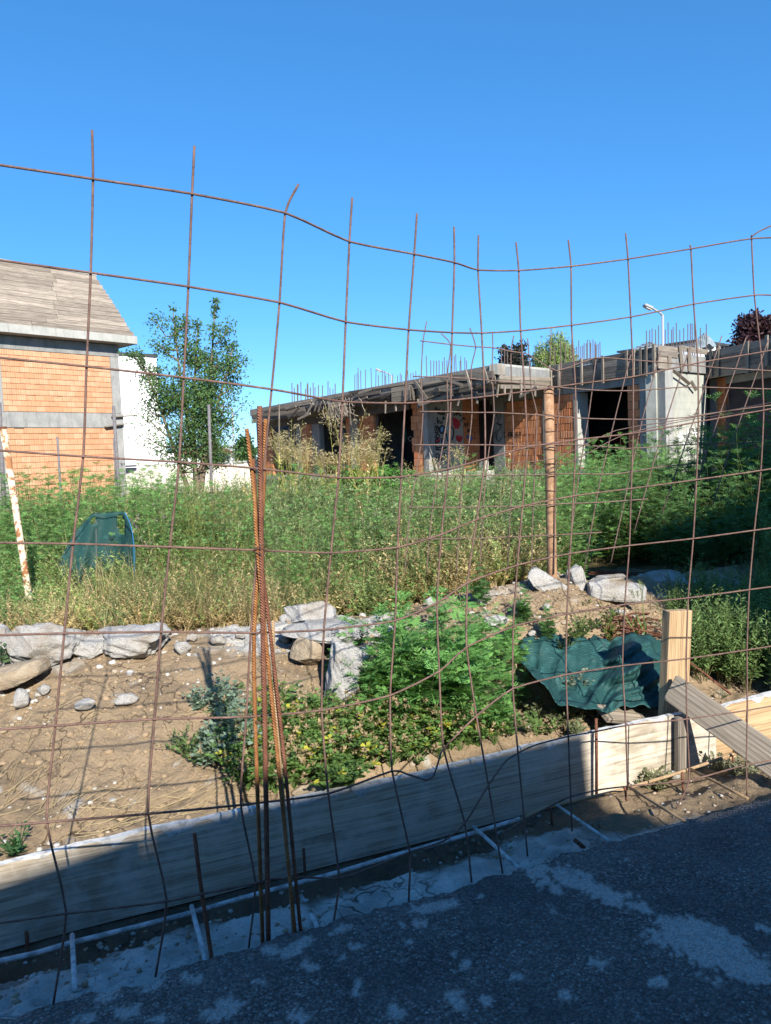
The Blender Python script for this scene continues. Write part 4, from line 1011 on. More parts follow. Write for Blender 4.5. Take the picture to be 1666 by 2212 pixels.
# starter bars on the roof
def starter(xs, yt, yb, Y, lean=3):
    for x in xs:
        t_ = at(x + rnd.uniform(-lean, lean) * .5, yt + rnd.uniform(-9, 9), Y); b_ = at(x, yb, Y); b_[2] = min(b_[2], 4.05)
        o = MB().tube([b_, t_], .016 if Y < 34 else .022, 4).build('starter_bar', M['starter'], ruin)
starter([631, 636, 642, 643, 650, 659, 663, 666, 670, 677, 680, 687, 696, 708, 713, 719, 724], 832, 870, 37)
starter([766, 771, 775, 780, 789, 803, 811, 818, 825, 831, 834, 841, 848, 859, 864, 869], 803, 850, 33)
starter([882, 888, 893, 899, 905, 912], 806, 830, 33)
starter([922, 930, 936, 943, 948, 955, 960, 965, 981, 986, 993, 997, 1004, 1009], 772, 815, 29)
starter([1083, 1090, 1096], 752, 800, 29)
starter([1189, 1198, 1211, 1221, 1231, 1236, 1247, 1251, 1255, 1259, 1262, 1267, 1270, 1274, 1277, 1281, 1285, 1287, 1288, 1293, 1297], 740, 795, 27, 1.5)
starter([1397, 1404, 1409, 1417, 1423, 1437, 1444, 1451, 1455, 1462, 1469, 1477, 1486, 1492, 1496, 1501, 1514, 1526], 705, 765, 25, 1.5)
# block at the right picture edge
WA = Wall(np.array(C3[:2]) + FA.u * 0 - FA.n * .45, np.array(C4[:2]) - FA.n * .45)
cpart(WA, 'column', 1536, 1549, .2, 3.5, M['conc'], .3, .02)
rb(WA, 1549.5, 1568, .9, 3.5, .05, .3, .26)
ub = WA.U(1568) - .6
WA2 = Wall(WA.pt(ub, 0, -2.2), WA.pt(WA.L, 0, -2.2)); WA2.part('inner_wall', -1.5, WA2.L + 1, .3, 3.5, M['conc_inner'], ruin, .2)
WA.part('lintel', WA.U(1568.5), WA.L, 3.3, 3.5, M['conc_dark'], ruin, .2, 0)
# ------ graffiti
PX = lambda ln, cx0, cy0, k: [[(cx0 + k * x, cy0 + k * y) for x, y in l] for l in ln]
z6 = lambda ln: PX(ln, 900, 866.3, .1)     # zoom of the panel
bl = [[(405, 200), (400, 150), (425, 140), (440, 180), (455, 260), (470, 290), (480, 240), (490, 160)], [(520, 210), (500, 260), (520, 300), (545, 270), (550, 220), (560, 290), (590, 300), (600, 250), (580, 180)],
      [(320, 350), (345, 490), (310, 500), (400, 490)], [(440, 350), (470, 500), (430, 430), (500, 430), (510, 500)], [(540, 430), (545, 490)], [(555, 400), (600, 340)], [(560, 340), (600, 400)],
      [(385, 640), (380, 580), (410, 540), (460, 550), (480, 610), (450, 680), (400, 680), (385, 640)], [(420, 650), (430, 570), (455, 600)], [(500, 690), (490, 580), (540, 530), (600, 560), (600, 640), (560, 700), (500, 690)],
      [(415, 740), (450, 710), (490, 740), (480, 790), (440, 800), (415, 740)], [(260, 540), (285, 570)], [(255, 590), (290, 590)], [(255, 640), (285, 640)], [(280, 700), (285, 745)], [(310, 580), (315, 700)], [(315, 640), (390, 715)], [(300, 710), (380, 690)], [(340, 780), (400, 770)], [(350, 800), (410, 790)],
      [(520, 800), (540, 860), (560, 800), (590, 860), (600, 800)], [(640, 700), (660, 860), (700, 880)], [(740, 560), (790, 600), (800, 700), (760, 850)], [(385, 920), (420, 830), (480, 790)], [(390, 920), (500, 870)],
      [(790, 290), (830, 280), (800, 320)], [(860, 320), (850, 270), (890, 200), (930, 290), (860, 250), (965, 330)], [(420, 1230), (410, 1160), (450, 1130), (490, 1180), (460, 1270), (420, 1230)], [(520, 1150), (540, 1290)], [(500, 1290), (560, 1160)], [(400, 1040), (520, 1060), (640, 1000)], [(590, 1120), (630, 1280)], [(700, 1010), (900, 1060)], [(380, 980), (460, 1010), (560, 980)],
      [(970, 380), (1050, 375)], [(940, 410), (975, 440)]]
WP.strokes('graffiti', ruin, WP.pix(z6(bl)), .055, M['paint_black'], .018)
ell = lambda x, y, a, b_, n=16: [(x + a * math.cos(2 * math.pi * i / n), y + b_ * math.sin(2 * math.pi * i / n)) for i in range(n)]
def blobs(name, W_, lst, mm, f, o): 
    mb = MB()
    for pts in lst: mb.add([W_.pt(*W_.hit(x, y), o) for x, y in f([pts])[0]], [tuple(range(len(pts)))])
    tag(mb.build(name, M[mm], ruin), kind='stuff')
blobs('graffiti', WP, [[(770, 350), (850, 370), (930, 440), (945, 520), (900, 600), (830, 600), (780, 500)], [(840, 760), (880, 735), (920, 760), (960, 740), (1000, 800), (960, 880), (900, 890), (850, 830)], [(410, 900), (440, 830), (500, 810), (510, 850)]], 'paint_red', z6, .010)
blobs('graffiti', WP, [ell(545, 610, 45, 75), ell(560, 880, 40, 40)], 'paint_blue', z6, .010)
blobs('graffiti', WP, [ell(690, 590, 45, 50), ell(545, 610, 20, 50), ell(660, 800, 35, 70)], 'paint_cyan', z6, .013)
blobs('graffiti', WP, [ell(1160, 800, 40, 70), ell(1110, 770, 50, 30)], 'paint_blue', z6, .018)
WP.strokes('graffiti', ruin, WP.pix(z6([[(1100, 620), (1200, 640)], [(1090, 650), (1150, 670)], [(1030, 470), (1050, 560)], [(1060, 480), (1090, 560), (1110, 460)]])), .05, M['paint_black'], .018)
# the words on the red wall
def word(W_, name, txt, x0, y0, w, h, lw, mm, o=.02, gap=.28):
    G = {'E': [[(1, 1), (0, 1), (0, 0), (1, 0)], [(0, .5), (.8, .5)]], 'P': [[(0, 0), (0, 1), (.9, 1), (1, .7), (.8, .5), (0, .5)]], 'R': [[(0, 0), (0, 1), (.9, 1), (1, .75), (.8, .5), (0, .5)], [(.4, .5), (1, 0)]],
         'U': [[(0, 1), (0, .2), (.3, 0), (.7, 0), (1, .2), (1, 1)]], 'S': [[(1, .85), (.7, 1), (.2, 1), (0, .8), (.2, .55), (.8, .45), (1, .2), (.7, 0), (0, .1)]], 'T': [[(0, 1), (1, 1)], [(.5, 1), (.5, -.25)]], 'D': [[(0, 0), (0, 1), (.7, .9), (1, .5), (.7, .1), (0, 0)]],
         'M': [[(0, 0), (0, 1), (.5, .4), (1, 1), (1, 0)]], 'H': [[(0, 0), (0, 1)], [(1, 0), (1, 1)], [(0, .5), (1, .5)]], 'A': [[(0, 0), (.5, 1), (1, 0)], [(.2, .4), (.8, .4)]], 'G': [[(1, .85), (.6, 1), (.1, .8), (0, .4), (.3, 0), (.9, .05), (1, .45), (.6, .45)]], 'N': [[(0, 0), (0, 1), (1, 0), (1, 1)]],
         "'": [[(.4, 1), (.6, .65)]], '2': [[(0, .8), (.4, 1), (.9, .9), (1, .65), (0, 0), (1, 0)]], '1': [[(.2, .8), (.6, 1), (.6, 0)]], '!': [[(.5, 1), (.5, .35)], [(.5, .12), (.5, 0)]], 'J': [[(.2, 1), (1, 1)], [(.7, 1), (.7, .2), (.4, 0), (0, .2)]], 'Z': [[(0, 1), (1, 1), (0, 0), (1, 0)]], 'I': [[(.5, 0), (.5, 1)]],
         '6': [[(.8, 1), (.2, .7), (0, .3), (.2, 0), (.7, 0), (1, .3), (.7, .5), (.1, .35)]], '4': [[(.1, 1), (0, .5), (1, .5)], [(.8, 1), (.8, -.2)]], ' ': []}
    lines = []; x = x0; cw = w / (len(txt) * (1 + gap))
    for ch in txt:
        for l in G[ch]: lines.append([W_.hit(x + cw * a, y0 - h * b_) for a, b_ in l])
        x += cw * (1 + gap)
    W_.strokes(name, ruin, lines, lw, M[mm], o)
word(WBr, 'lettering', 'E PRUST', 1088, 945, 40, 11, .035, 'paint_black')
WBr.strokes('graffiti', ruin, WBr.pix([[(1077, 905), (1075, 895), (1082, 890), (1084, 900), (1077, 912), (1085, 925), (1078, 930), (1074, 945), (1080, 955), (1086, 945)], [(1074, 915), (1087, 918)], [(1066, 940), (1075, 930), (1070, 945)]]), .04, M['paint_black'], .045)
word(WBr, 'lettering', "MS '21!", 1253, 1026, 88, 15, .10, 'paint_black', .02, .2)
word(iw, 'lettering', 'JAZEI', 820, 925, 34, 9, .05, 'paint_white', .02)
word(FP, 'lettering', '64', 1468, 950, 30, 16, .06, 'paint_white', -.045)
word(WA2, 'lettering', 'AGH', 1616, 909, 56, 20, .08, 'paint_black', .02)
FP.strokes('graffiti', ruin, FP.pix([[(1490, 925), (1488, 955)], [(1496, 923), (1503, 925), (1508, 945)], [(1499, 935), (1512, 935)], [(1473, 917), (1474, 920)], [(1480, 955), (1495, 985), (1480, 990)]]), .06, M['paint_white'], -.045)
def zt(l): return [[(750 + .11 * x, 816.6 + .11 * y) for x, y in q] for q in l]
blobs('graffiti', iw, [[(890, 950), (940, 925), (975, 960), (960, 1050), (925, 1120), (940, 1220), (980, 1270), (950, 1310), (890, 1290), (865, 1180), (870, 1050)], [(1040, 960), (1080, 900), (1150, 960), (1185, 1090), (1170, 1250), (1130, 1310), (1100, 1290), (1120, 1150), (1100, 1030)]], 'paint_teal', zt, .012)
blobs('graffiti', iw, [ell(1000, 1400, 120, 80), ell(620, 1250, 60, 50)], 'paint_blue', zt, .01)
iw.strokes('graffiti', ruin, iw.pix(zt([[(560, 840), (720, 820), (920, 830), (920, 940), (560, 960), (560, 840)], [(980, 1200), (1010, 1180), (1020, 1290), (990, 1270), (980, 1200)], [(1200, 1180), (1260, 1140), (1290, 1200), (1240, 1240), (1200, 1180)], [(740, 1060), (800, 1090), (850, 1040), (780, 1150)]])), .05, M['paint_white'], .02)
blobs('graffiti', iw2, [ell(1310, 985, 18, 12), ell(1285, 960, 12, 14)], 'paint_yellow', lambda q: q, .01)
blobs('graffiti', iw2, [ell(1340, 955, 14, 10), ell(1275, 990, 10, 8)], 'paint_red', lambda q: q, .012)
# white broken block on the threshold
wbk = MB().frame_box(WP.pt(WP.U(1029), ZF + .18, .35), [*WP.u, 0], [*WP.n, 0], (0, 0, 1), .16, .12, .18).build('broken_block', M['conc_light'], None, bevel=.04)
tag(wbk, 'broken pale block standing on the threshold of the ruin by the doorway', 'block')

# ------------------------------------------------------------------ things behind the ruin
sh = thing('white_shed', at(1540, 760, 48), 'white shed with dark roof edge showing above the ruin roof', 'shed')
p, q = at(1505, 760, 46), at(1600, 762, 50); W_ = Wall(p[:2], q[:2])
W_.part('wall', 0, W_.L, -.3, at(1520, 737, 46)[2], M['plaster'], sh, 5)
W_.part('roof_edge', -.2, W_.L + .2, at(1520, 737, 46)[2], at(1520, 733, 46)[2], M['tin'], sh, 5.3, .15)
p, q = at(1440, 760, 52), at(1512, 760, 52); W_ = Wall(p[:2], q[:2])
dr = thing('slate_roofed_shed', (*p[:2], 0), 'low dark slate roofed shed behind the starter bars of the ruin', 'shed')
W_.part('wall', .2, W_.L, -.3, at(1440, 745, 52)[2], M['conc'], dr, 4)
MB().add([W_.pt(-.2, at(1440, 744, 52)[2], .3), W_.pt(W_.L, at(1510, 741, 52)[2], .3), W_.pt(W_.L, at(1510, 728, 52)[2], -3), W_.pt(-.2, at(1440, 740, 52)[2], -3), W_.pt(W_.L, at(1510, 741, 52)[2], -6), W_.pt(-.2, at(1440, 744, 52)[2], -6)], [(0, 1, 2, 3), (3, 2, 4, 5), (0, 3, 5), (1, 4, 2), (0, 5, 4, 1)]).build('roof', M['tin'], dr)
m, nt, b = mat('grey_tarpaulin'); nt.links.new(ramp(nt, [(.3, (.16, .20, .22)), (.7, (.26, .31, .33))], noise(nt, world_co(nt), 3, 4)), b.inputs['Base Color']); b.inputs['Roughness'].default_value = .5; M['tarp_grey'] = m
def tarp_heap(name, cx_, cy_, Y, w, h, label):
    n = 18; V = []; F = []; c_ = at(cx_, cy_, Y)
    for i in range(n + 1):
        for j in range(n + 1):
            a, b_ = i / n * 2 - 1, j / n * 2 - 1; r = max(0, 1 - (abs(a) ** 1.3 + abs(b_) ** 1.3) * .85)
            V.append((c_[0] + a * w / 2, c_[1] + b_ * w / 2, c_[2] + h * (r ** .8 + .12 * math.sin(i * 1.9 + j) * r)))
    for i in range(n):
        for j in range(n): k = i * (n + 1) + j; F.append((k, k + 1, k + n + 2, k + n + 1))
    ob = MB().add(V, F).build(name, M['tarp_grey'], None, False); ob.modifiers.new('s', 'SOLIDIFY').thickness = .02
    return tag(ob, label, 'tarpaulin', 'grey tarpaulins on the ruin roof')
tarp_heap('tarpaulin', 1402, 757, 25.5, 1.1, .26, 'low grey tarpaulin heap on the ruin roof under the lamp')
tarp_heap('tarpaulin', 1522, 752, 26, .75, .48, 'pointed grey tarpaulin on the ruin roof right of the bars')
def lamp(name, pole, arm, head, Y, r, label):
    b_ = at(*pole[1], Y); b_[2] = -.2
    L_ = thing(name, b_, label, 'street lamp', 'street lamps')
    MB().tube([b_, at(*pole[0], Y)], [r * 1.3, r], 8).build('pole', M['lamp_grey'], L_, True)
    MB().tube([at(*p, Y) for p in arm], r * .8, 6).build('arm', M['lamp_grey'], L_, True)
    a, c_ = at(*head[0], Y), at(*head[1], Y); d = c_ - a; Ln = np.linalg.norm(d); d /= Ln
    side = np.array([0, 1, 0.]); up = np.cross(d, side); up /= np.linalg.norm(up)
    if up[2] < 0: up = -up
    hd = MB().frame_box((a + c_) / 2, d, side, up, Ln / 2, r * 3.0, r * 1.1).build('lamp_head', M['lamp_grey'], L_, bevel=r * .6)
    MB().frame_box((a + c_) / 2 - up * r * 1.3 - d * Ln * .1, d, side, up, Ln * .3, r * 2.2, r * .3).build('lens', M['lens'], hd)
lamp('street_lamp', ((1432, 680), (1432, 960)), [(1432, 682), (1426, 675), (1408, 665)], ((1410, 667), (1391, 658.5)), 45, .075, 'grey street lamp standing above the ruin roof at the right')
lamp('street_lamp', ((502, 883), (506, 1000)), [(502, 884), (497, 881), (482, 877.5)], ((484, 878.5), (474, 875)), 60, .07, 'pale street lamp between the young tree and the ruin')
lamp('street_lamp', ((846, 811), (848, 960)), [(846, 812), (842, 808), (822, 801)], ((824, 802), (812, 797)), 62, .06, 'far street lamp just showing over the middle of the ruin roof')
# ------------------------------------------------------------------ rubble
m, nt, b = mat('broken_lime_concrete'); co = world_co(nt)
c = ramp(nt, [(.25, (.25, .235, .21)), (.42, (.44, .43, .41)), (.75, (.56, .555, .54))], noise(nt, co, 11, 8, .75))
c = mix(nt, c, (.30, .235, .16), ramp(nt, [(.50, (0, 0, 0)), (.68, (.75, .75, .75))], noise(nt, co, 3.5, 4)))
nt.links.new(c, b.inputs['Base Color']); b.inputs['Roughness'].default_value = .95
p_ = bump(nt, b, noise(nt, co, 45, 9, .8), 1.0, .022); bump(nt, b, voro(nt, co, 120), .5, .008, p_); M['rubble'] = m
m, nt, b = mat('stone_tan'); co = world_co(nt)
nt.links.new(ramp(nt, [(.3, (.26, .20, .135)), (.7, (.38, .32, .24))], noise(nt, co, 14, 6, .7)), b.inputs['Base Color']); bump(nt, b, noise(nt, co, 40, 6, .7), .9, .02); M['tan_stone'] = m
def rock(x0, y0, x1, y1, label, dY=0.0, seed=0, flat=.75, mm='rubble', tilt=0.0, sharp=.35, Y=None, nm='rubble_block', cat='rubble', group='broken concrete blocks along the earth bank', sub=5, depth=None, box=False, seg=None):
    cx_, yb = (x0 + x1) / 2, y1 - (y1 - y0) * .05
    base = hit(cx_, yb) if Y is None else at(cx_, yb, Y)
    Yd = base[1] + dY + (0 if Y else -.02)
    w = (x1 - x0) / FPX * Yd; h = (y1 - y0) / FPX * Yd
    c_ = at(cx_, (y0 + y1) / 2, Yd)
    bm = bmesh.new(); bmesh.ops.create_icosphere(bm, subdivisions=sub, radius=1)
    V = np.array([v.co for v in bm.verts])
    if box: V = np.sign(V) * np.abs(V) ** .34; V /= np.abs(V).max(0)
    rg = np.random.default_rng(100 + seed)
    # facets by random cutting planes
    for k in range(18 if not box else 9):
        n_ = rg.normal(size=3); n_ /= np.linalg.norm(n_); d = .58 + .36 * rg.random() if not box else .75 + .4 * rg.random()
        s_ = V @ n_; V = V - np.outer(np.maximum(s_ - d, 0) * .99, n_)
    lo, hi = V.min(0), V.max(0); V = (V - (lo + hi) / 2) / (hi - lo) * 2
    q = V * 2.1 + seed * 3.7
    f3 = lambda k, o_: fbm(q[:, 0] * k + q[:, 2] * k * .73 + seed, q[:, 1] * k - q[:, 2] * k * .61, o_)
    nz = f3(1.0, 4) * sharp + (ridged(q[:, 0] * 2.3 + q[:, 2] * 1.9, q[:, 1] * 2.3 - q[:, 2] * 1.7) - .6) * .10 * sharp / .35 + f3(5, 4) * .08 + f3(16, 2) * .035
    V = V * (1 + nz * .55)[:, None]
    lo, hi = V.min(0), V.max(0); V = (V - (lo + hi) / 2) / (hi - lo) * 2
    if seg:
        xa, ya, xb, yb2, tk = seg; Lp = math.hypot(xb - xa, yb2 - ya); tilt = 0; an = math.atan2(yb2 - ya, xb - xa)
        V = V * np.array([Lp / 2, tk * .8, tk / 2]) * Yd / FPX; V = V @ np.array([[math.cos(an), 0, -math.sin(an)], [0, 1, 0], [math.sin(an), 0, math.cos(an)]])
        c_ = at((xa + xb) / 2, (ya + yb2) / 2, Yd); w = h = None
    dd = .1 if seg else depth if depth else max(w * .38, h * .5)
    if not seg: V = V * np.array([w / 2 * 1.03, dd, h / 2 * 1.1])
    if tilt:
        t_ = math.radians(tilt); V = V @ np.array([[math.cos(t_), 0, math.sin(t_)], [0, 1, 0], [-math.sin(t_), 0, math.cos(t_)]])
        sx_ = w / (V[:, 0].max() - V[:, 0].min()); sz_ = h * 1.1 / (V[:, 2].max() - V[:, 2].min()); V = V * np.array([sx_, 1, sz_])
    for v, p in zip(bm.verts, V): v.co = p
    me = bpy.data.meshes.new(nm); bm.to_mesh(me); bm.free()
    me.polygons.foreach_set('use_smooth', np.ones(len(me.polygons), bool))
    o = new_obj(nm, me, M[mm]); o.location = c_; return tag(o, label, cat, group)
rock(16, 1347, 174, 1447, 'largest white concrete lump, at the foot of the cream post', .05, 1, sharp=.45)
rock(-40, 1350, 34, 1420, 'white concrete lump cut by the left picture edge', .12, 2)
rock(-30, 1428, 104, 1484, 'flat tan broken slab half buried below the largest lump', 0, 3, mm='tan_stone', sharp=.15, box=True, tilt=12)
rock(206, 1352, 368, 1420, 'long low white concrete lump between the first two mesh bars', .05, 4, sharp=.5)
rock(150, 1375, 245, 1425, 'small white lump joining the two large left lumps', .08, 5, sharp=.45)
rock(603, 1301, 728, 1352, 'rounded white concrete lump right of the rebar bundle', .08, 6, sharp=.4)
rock(732, 1279, 823, 1325, 'angular grey white block behind the rounded lump', .1, 7, sharp=.2, box=True, tilt=-10)
rock(590, 1335, 805, 1392, 'low crumbled lime heap before the rounded lump', 0, 8, sharp=.6, depth=.28)
rock(625, 1378, 699, 1440, 'round brown earth clod below the lime heap', 0, 9, mm='tan_stone', sharp=.18, cat='clod', nm='earth_clod')
rock(700, 1385, 815, 1560, 'tall white block half hidden by the green ragweed bush', .12, 10, sharp=.35, depth=.14)
rock(1138, 1226, 1238, 1305, 'long white slab leaning right, beside the pipe foot', .0, 11, sharp=.22, Y=5.2, box=True, seg=(1140, 1232, 1238, 1304, 44))
rock(1211, 1224, 1267, 1290, 'upright white block wedged between two slabs', .05, 12, sharp=.22, Y=5.25, box=True, seg=(1232, 1224, 1256, 1292, 46))
rock(1262, 1244, 1390, 1306, 'pale split slab right of the upright block', .0, 13, mm='rubble', sharp=.12, Y=5.2, box=True, seg=(1264, 1268, 1392, 1284, 44))
rock(1290, 1244, 1345, 1275, 'tilted top piece of the pale split slab', .0, 26, sharp=.12, Y=5.25, box=True, seg=(1272, 1258, 1352, 1252, 26))
rock(1356, 1237, 1482, 1276, 'bluish shaded concrete slab before the dark weeds', .0, 14, sharp=.2, Y=5.9, box=True)
rock(1046, 1329, 1098, 1358, 'small white block on the earth above the bush', .0, 15, sharp=.3)
rock(918, 1290, 944, 1308, 'small white stone at the edge of the straw', .0, 16, sharp=.3, sub=3)
rock(1026, 1290, 1052, 1308, 'small pale stone above the ragweed tips', .0, 17, sharp=.3, sub=3)
rock(1105, 1300, 1140, 1330, 'pale stone in the brown earth left of the leaning slab', .0, 18, sharp=.3, sub=3)
rock(1232, 1306, 1266, 1322, 'small white stone below the upright block', .0, 19, sharp=.3, sub=3, Y=5.0)
rock(160, 1512, 206, 1533, 'oval white pebble in the tan bank, left', .0, 20, sharp=.2, sub=3, nm='stone', cat='stone')
rock(250, 1497, 300, 1520, 'oval white stone in the tan bank below the long lump', .0, 21, sharp=.2, sub=3, nm='stone', cat='stone')
rock(33, 1488, 62, 1528, 'bent grey stone lodged below the flat slab', .0, 22, sharp=.3, sub=3, nm='stone', cat='stone')
rock(78, 1478, 108, 1500, 'small grey stone right of the bent stone', .0, 23, sharp=.3, sub=3, nm='stone', cat='stone')
rock(630, 1685, 730, 1718, 'flat stone slab in the hollow behind the board under the clover', .0, 24, mm='tan_stone', sharp=.2, nm='stone', cat='stone')
rock(1440, 1665, 1470, 1684, 'small stone at the sunlit foot of the board', .0, 25, sharp=.3, sub=2, nm='stone', cat='stone')

for k, (x, y, w_, lab) in enumerate([(1500, 1262, 30, 'shaded white stone right of the bluish slab'), (1545, 1270, 24, 'shaded stone before the dark bushes'), (1590, 1262, 34, 'shaded pale stone behind the wormwood'), (1640, 1268, 30, 'shaded stone at the right picture edge'), (1430, 1290, 22, 'small stone below the bluish slab'), (1335, 1322, 18, 'small white stone above the twigs'), (1180, 1312, 20, 'small stone under the leaning slab'), (1150, 1368, 18, 'small stone on the brown slope'), (470, 1385, 36, 'low white stone right of the bundle shadow tip'), (415, 1378, 26, 'white stone at the tip of the bundle shadow'), (395, 1400, 40, 'flat white stone left of the bundle shadow'), (520, 1372, 24, 'grey stone just left of the rebar bundle')]):
    rock(x - w_ / 2, y - w_ * .36, x + w_ / 2, y + w_ * .3, lab, 0, 40 + k, sharp=.3, sub=3, nm='stone', cat='stone', group='loose stones on the bank')
# pebbles and crumbs: nobody could count them
def scatter_tris(T, pos, scl, rot, tint=None, tilt=None):
    """T: list of templates (V,F,C); returns one mesh"""
    Vs, Fs, Cs = [], [], []; n0 = 0
    order = rng.integers(0, len(T), len(pos))
    for k, (V, F, C) in enumerate(T):
        ii = np.nonzero(order == k)[0]
        if not len(ii): continue
        s_ = scl[ii][:, None, None] if scl.ndim == 1 else scl[ii][:, None, :]
        P = V[None] * s_
        if tilt is not None:
            tx, ty = tilt[ii, 0][:, None], tilt[ii, 1][:, None]
            P = np.stack([P[..., 0] + P[..., 2] * tx, P[..., 1] + P[..., 2] * ty, P[..., 2]], -1)
        c_, s2 = np.cos(rot[ii])[:, None], np.sin(rot[ii])[:, None]
        P = np.stack([P[..., 0] * c_ - P[..., 1] * s2, P[..., 0] * s2 + P[..., 1] * c_, P[..., 2]], -1) + pos[ii][:, None, :]
        Cc = np.repeat(C[None], len(ii), 0)
        if tint is not None: Cc = Cc * tint[ii][:, None, :]
        m_ = len(V)
        Fs.append((F[None] + (np.arange(len(ii)) * m_)[:, None, None] + n0).reshape(-1, 3)); Vs.append(P.reshape(-1, 3)); Cs.append(Cc.reshape(-1, 3)); n0 += m_ * len(ii)
    return np.concatenate(Vs), np.concatenate(Fs), np.concatenate(Cs)
def ico(sub, seed):
    bm = bmesh.new(); bmesh.ops.create_icosphere(bm, subdivisions=sub, radius=1)
    V = np.array([v.co for v in bm.verts]); F = np.array([[v.index for v in f.verts] for f in bm.faces]); bm.free()
    g = np.random.default_rng(seed); V = V * (.75 + .5 * g.random((len(V), 1))) * np.array([1, .8 + .3 * g.random(), .55 + .3 * g.random()])
    return V, F, np.ones((len(V), 3))
n = 4600
t_ = rng.uniform(-1.2, 5, n); s_ = np.where(rng.random(n) < .72, rng.uniform(.76, 2.9, n), rng.uniform(-.02, .62, n))
den = vnoise(t_ * 3, s_ * 3 + 50) + .55 * np.exp(-((s_ - 2.1) / .5) ** 2) + (s_ < .7) * .25
k_ = (den > .55) & ~((s_ < .7) & (t_ > 2.0) & (rng.random(n) < .7)); t_, s_ = t_[k_], s_[k_]
P = np.stack([ORG[0] + ET[0] * t_ + ES[0] * s_, ORG[1] + ET[1] * t_ + ES[1] * s_], -1)
sz = np.minimum(.0035 + rng.exponential(.0045, len(t_)), .026)
sz = np.where(s_ < .7, np.minimum(sz, .010), sz)
P = np.concatenate([P, (terrain(P[:, 0], P[:, 1]) + sz * .1)[:, None]], 1)
pal = np.array([[.36, .345, .31], [.32, .265, .20], [.27, .21, .14], [.40, .39, .37], [.24, .18, .12]])
tn = pal[rng.integers(0, 5, len(t_))] * rng.uniform(.8, 1.15, (len(t_), 1))
V, F, C = scatter_tris([ico(2, k) for k in range(5)], P, sz, rng.uniform(0, 6.3, len(t_)), tn)
m, nt, b = mat('pebbles'); at_ = nt.nodes.new('ShaderNodeVertexColor'); at_.layer_name = 'Col'; nt.links.new(at_.outputs[0], b.inputs['Base Color'])
bump(nt, b, noise(nt, world_co(nt), 150, 3), .6, .003); M['pebble'] = m
tag(new_obj('pebbles', mesh_np('pebbles', V, F, C), m), 'loose pebbles and crumbs of lime on the earth bank and verge', 'pebbles', kind='stuff')

n = 6500
t_ = rng.uniform(-1.2, 5, n); s_ = rng.uniform(.74, 2.7, n); k_ = vnoise(t_ * 2.2 + 9, s_ * 2.2) + .35 * (t_ > 2.3) > .52; t_, s_ = t_[k_], s_[k_]
P = np.stack([ORG[0] + ET[0] * t_ + ES[0] * s_, ORG[1] + ET[1] * t_ + ES[1] * s_], -1)
sz = np.minimum(.004 + rng.exponential(.006, len(t_)), .024); P = np.concatenate([P, (terrain(P[:, 0], P[:, 1]) - sz * .2)[:, None]], 1)
V, F, C = scatter_tris([ico(1, 20 + k) for k in range(8)], P, sz, rng.uniform(0, 6.3, len(t_)), np.array([.30, .222, .140]) * rng.uniform(.6, 1.0, (len(t_), 1)))
tag(new_obj('earth_clods', mesh_np('earth_clods', V, F, C), M['pebble']), 'crumbled brown earth clods all over the bank', 'earth', kind='stuff')

# ------------------------------------------------------------------ green shade netting
def net_mat(nm_, sc1):
    m, nt, b = mat(nm_)
    uvn = nt.nodes.new('ShaderNodeUVMap')
    mp = nt.nodes.new('ShaderNodeMapping'); nt.links.new(uvn.outputs[0], mp.inputs[0]); mp.inputs['Scale'].default_value = (1, 1, 1)
    w = nd(nt, 'ShaderNodeTexWave'); w.bands_direction = 'Y'; w.inputs['Scale'].default_value = sc1; w.inputs['Distortion'].default_value = .25; w.inputs['Detail'].default_value = 2; nt.links.new(mp.outputs[0], w.inputs['Vector'])
    c = ramp(nt, [(.2, (.010, .040, .042)), (.8, (.030, .10, .096))], w.outputs['Fac'])
    c = mix(nt, c, (.06, .20, .20), ramp(nt, [(.55, (0, 0, 0)), (.75, (.5, .5, .5))], noise(nt, world_co(nt), 14, 5)))
    nt.links.new(c, b.inputs['Base Color']); b.inputs['Roughness'].default_value = .55
    bump(nt, b, w.outputs['Fac'], .35, .006)
    tr = nt.nodes.new('ShaderNodeBsdfTransparent'); mxs = nt.nodes.new('ShaderNodeMixShader'); outn = nt.nodes['Material Output']
    w2 = nd(nt, 'ShaderNodeTexWave'); w2.bands_direction = 'X'; w2.inputs['Scale'].default_value = 60; nt.links.new(mp.outputs[0], w2.inputs['Vector'])
    nt.links.new(math_(nt, 'MULTIPLY', math_(nt, 'MULTIPLY', w2.outputs['Fac'], w.outputs['Fac']), .22), mxs.inputs[0]); nt.links.new(b.outputs[0], mxs.inputs[1]); nt.links.new(tr.outputs[0], mxs.inputs[2]); nt.links.new(mxs.outputs[0], outn.inputs[0])
    return m
M['net'] = net_mat('green_shade_net', 20); M['net_fine'] = net_mat('fine_green_net', 48)
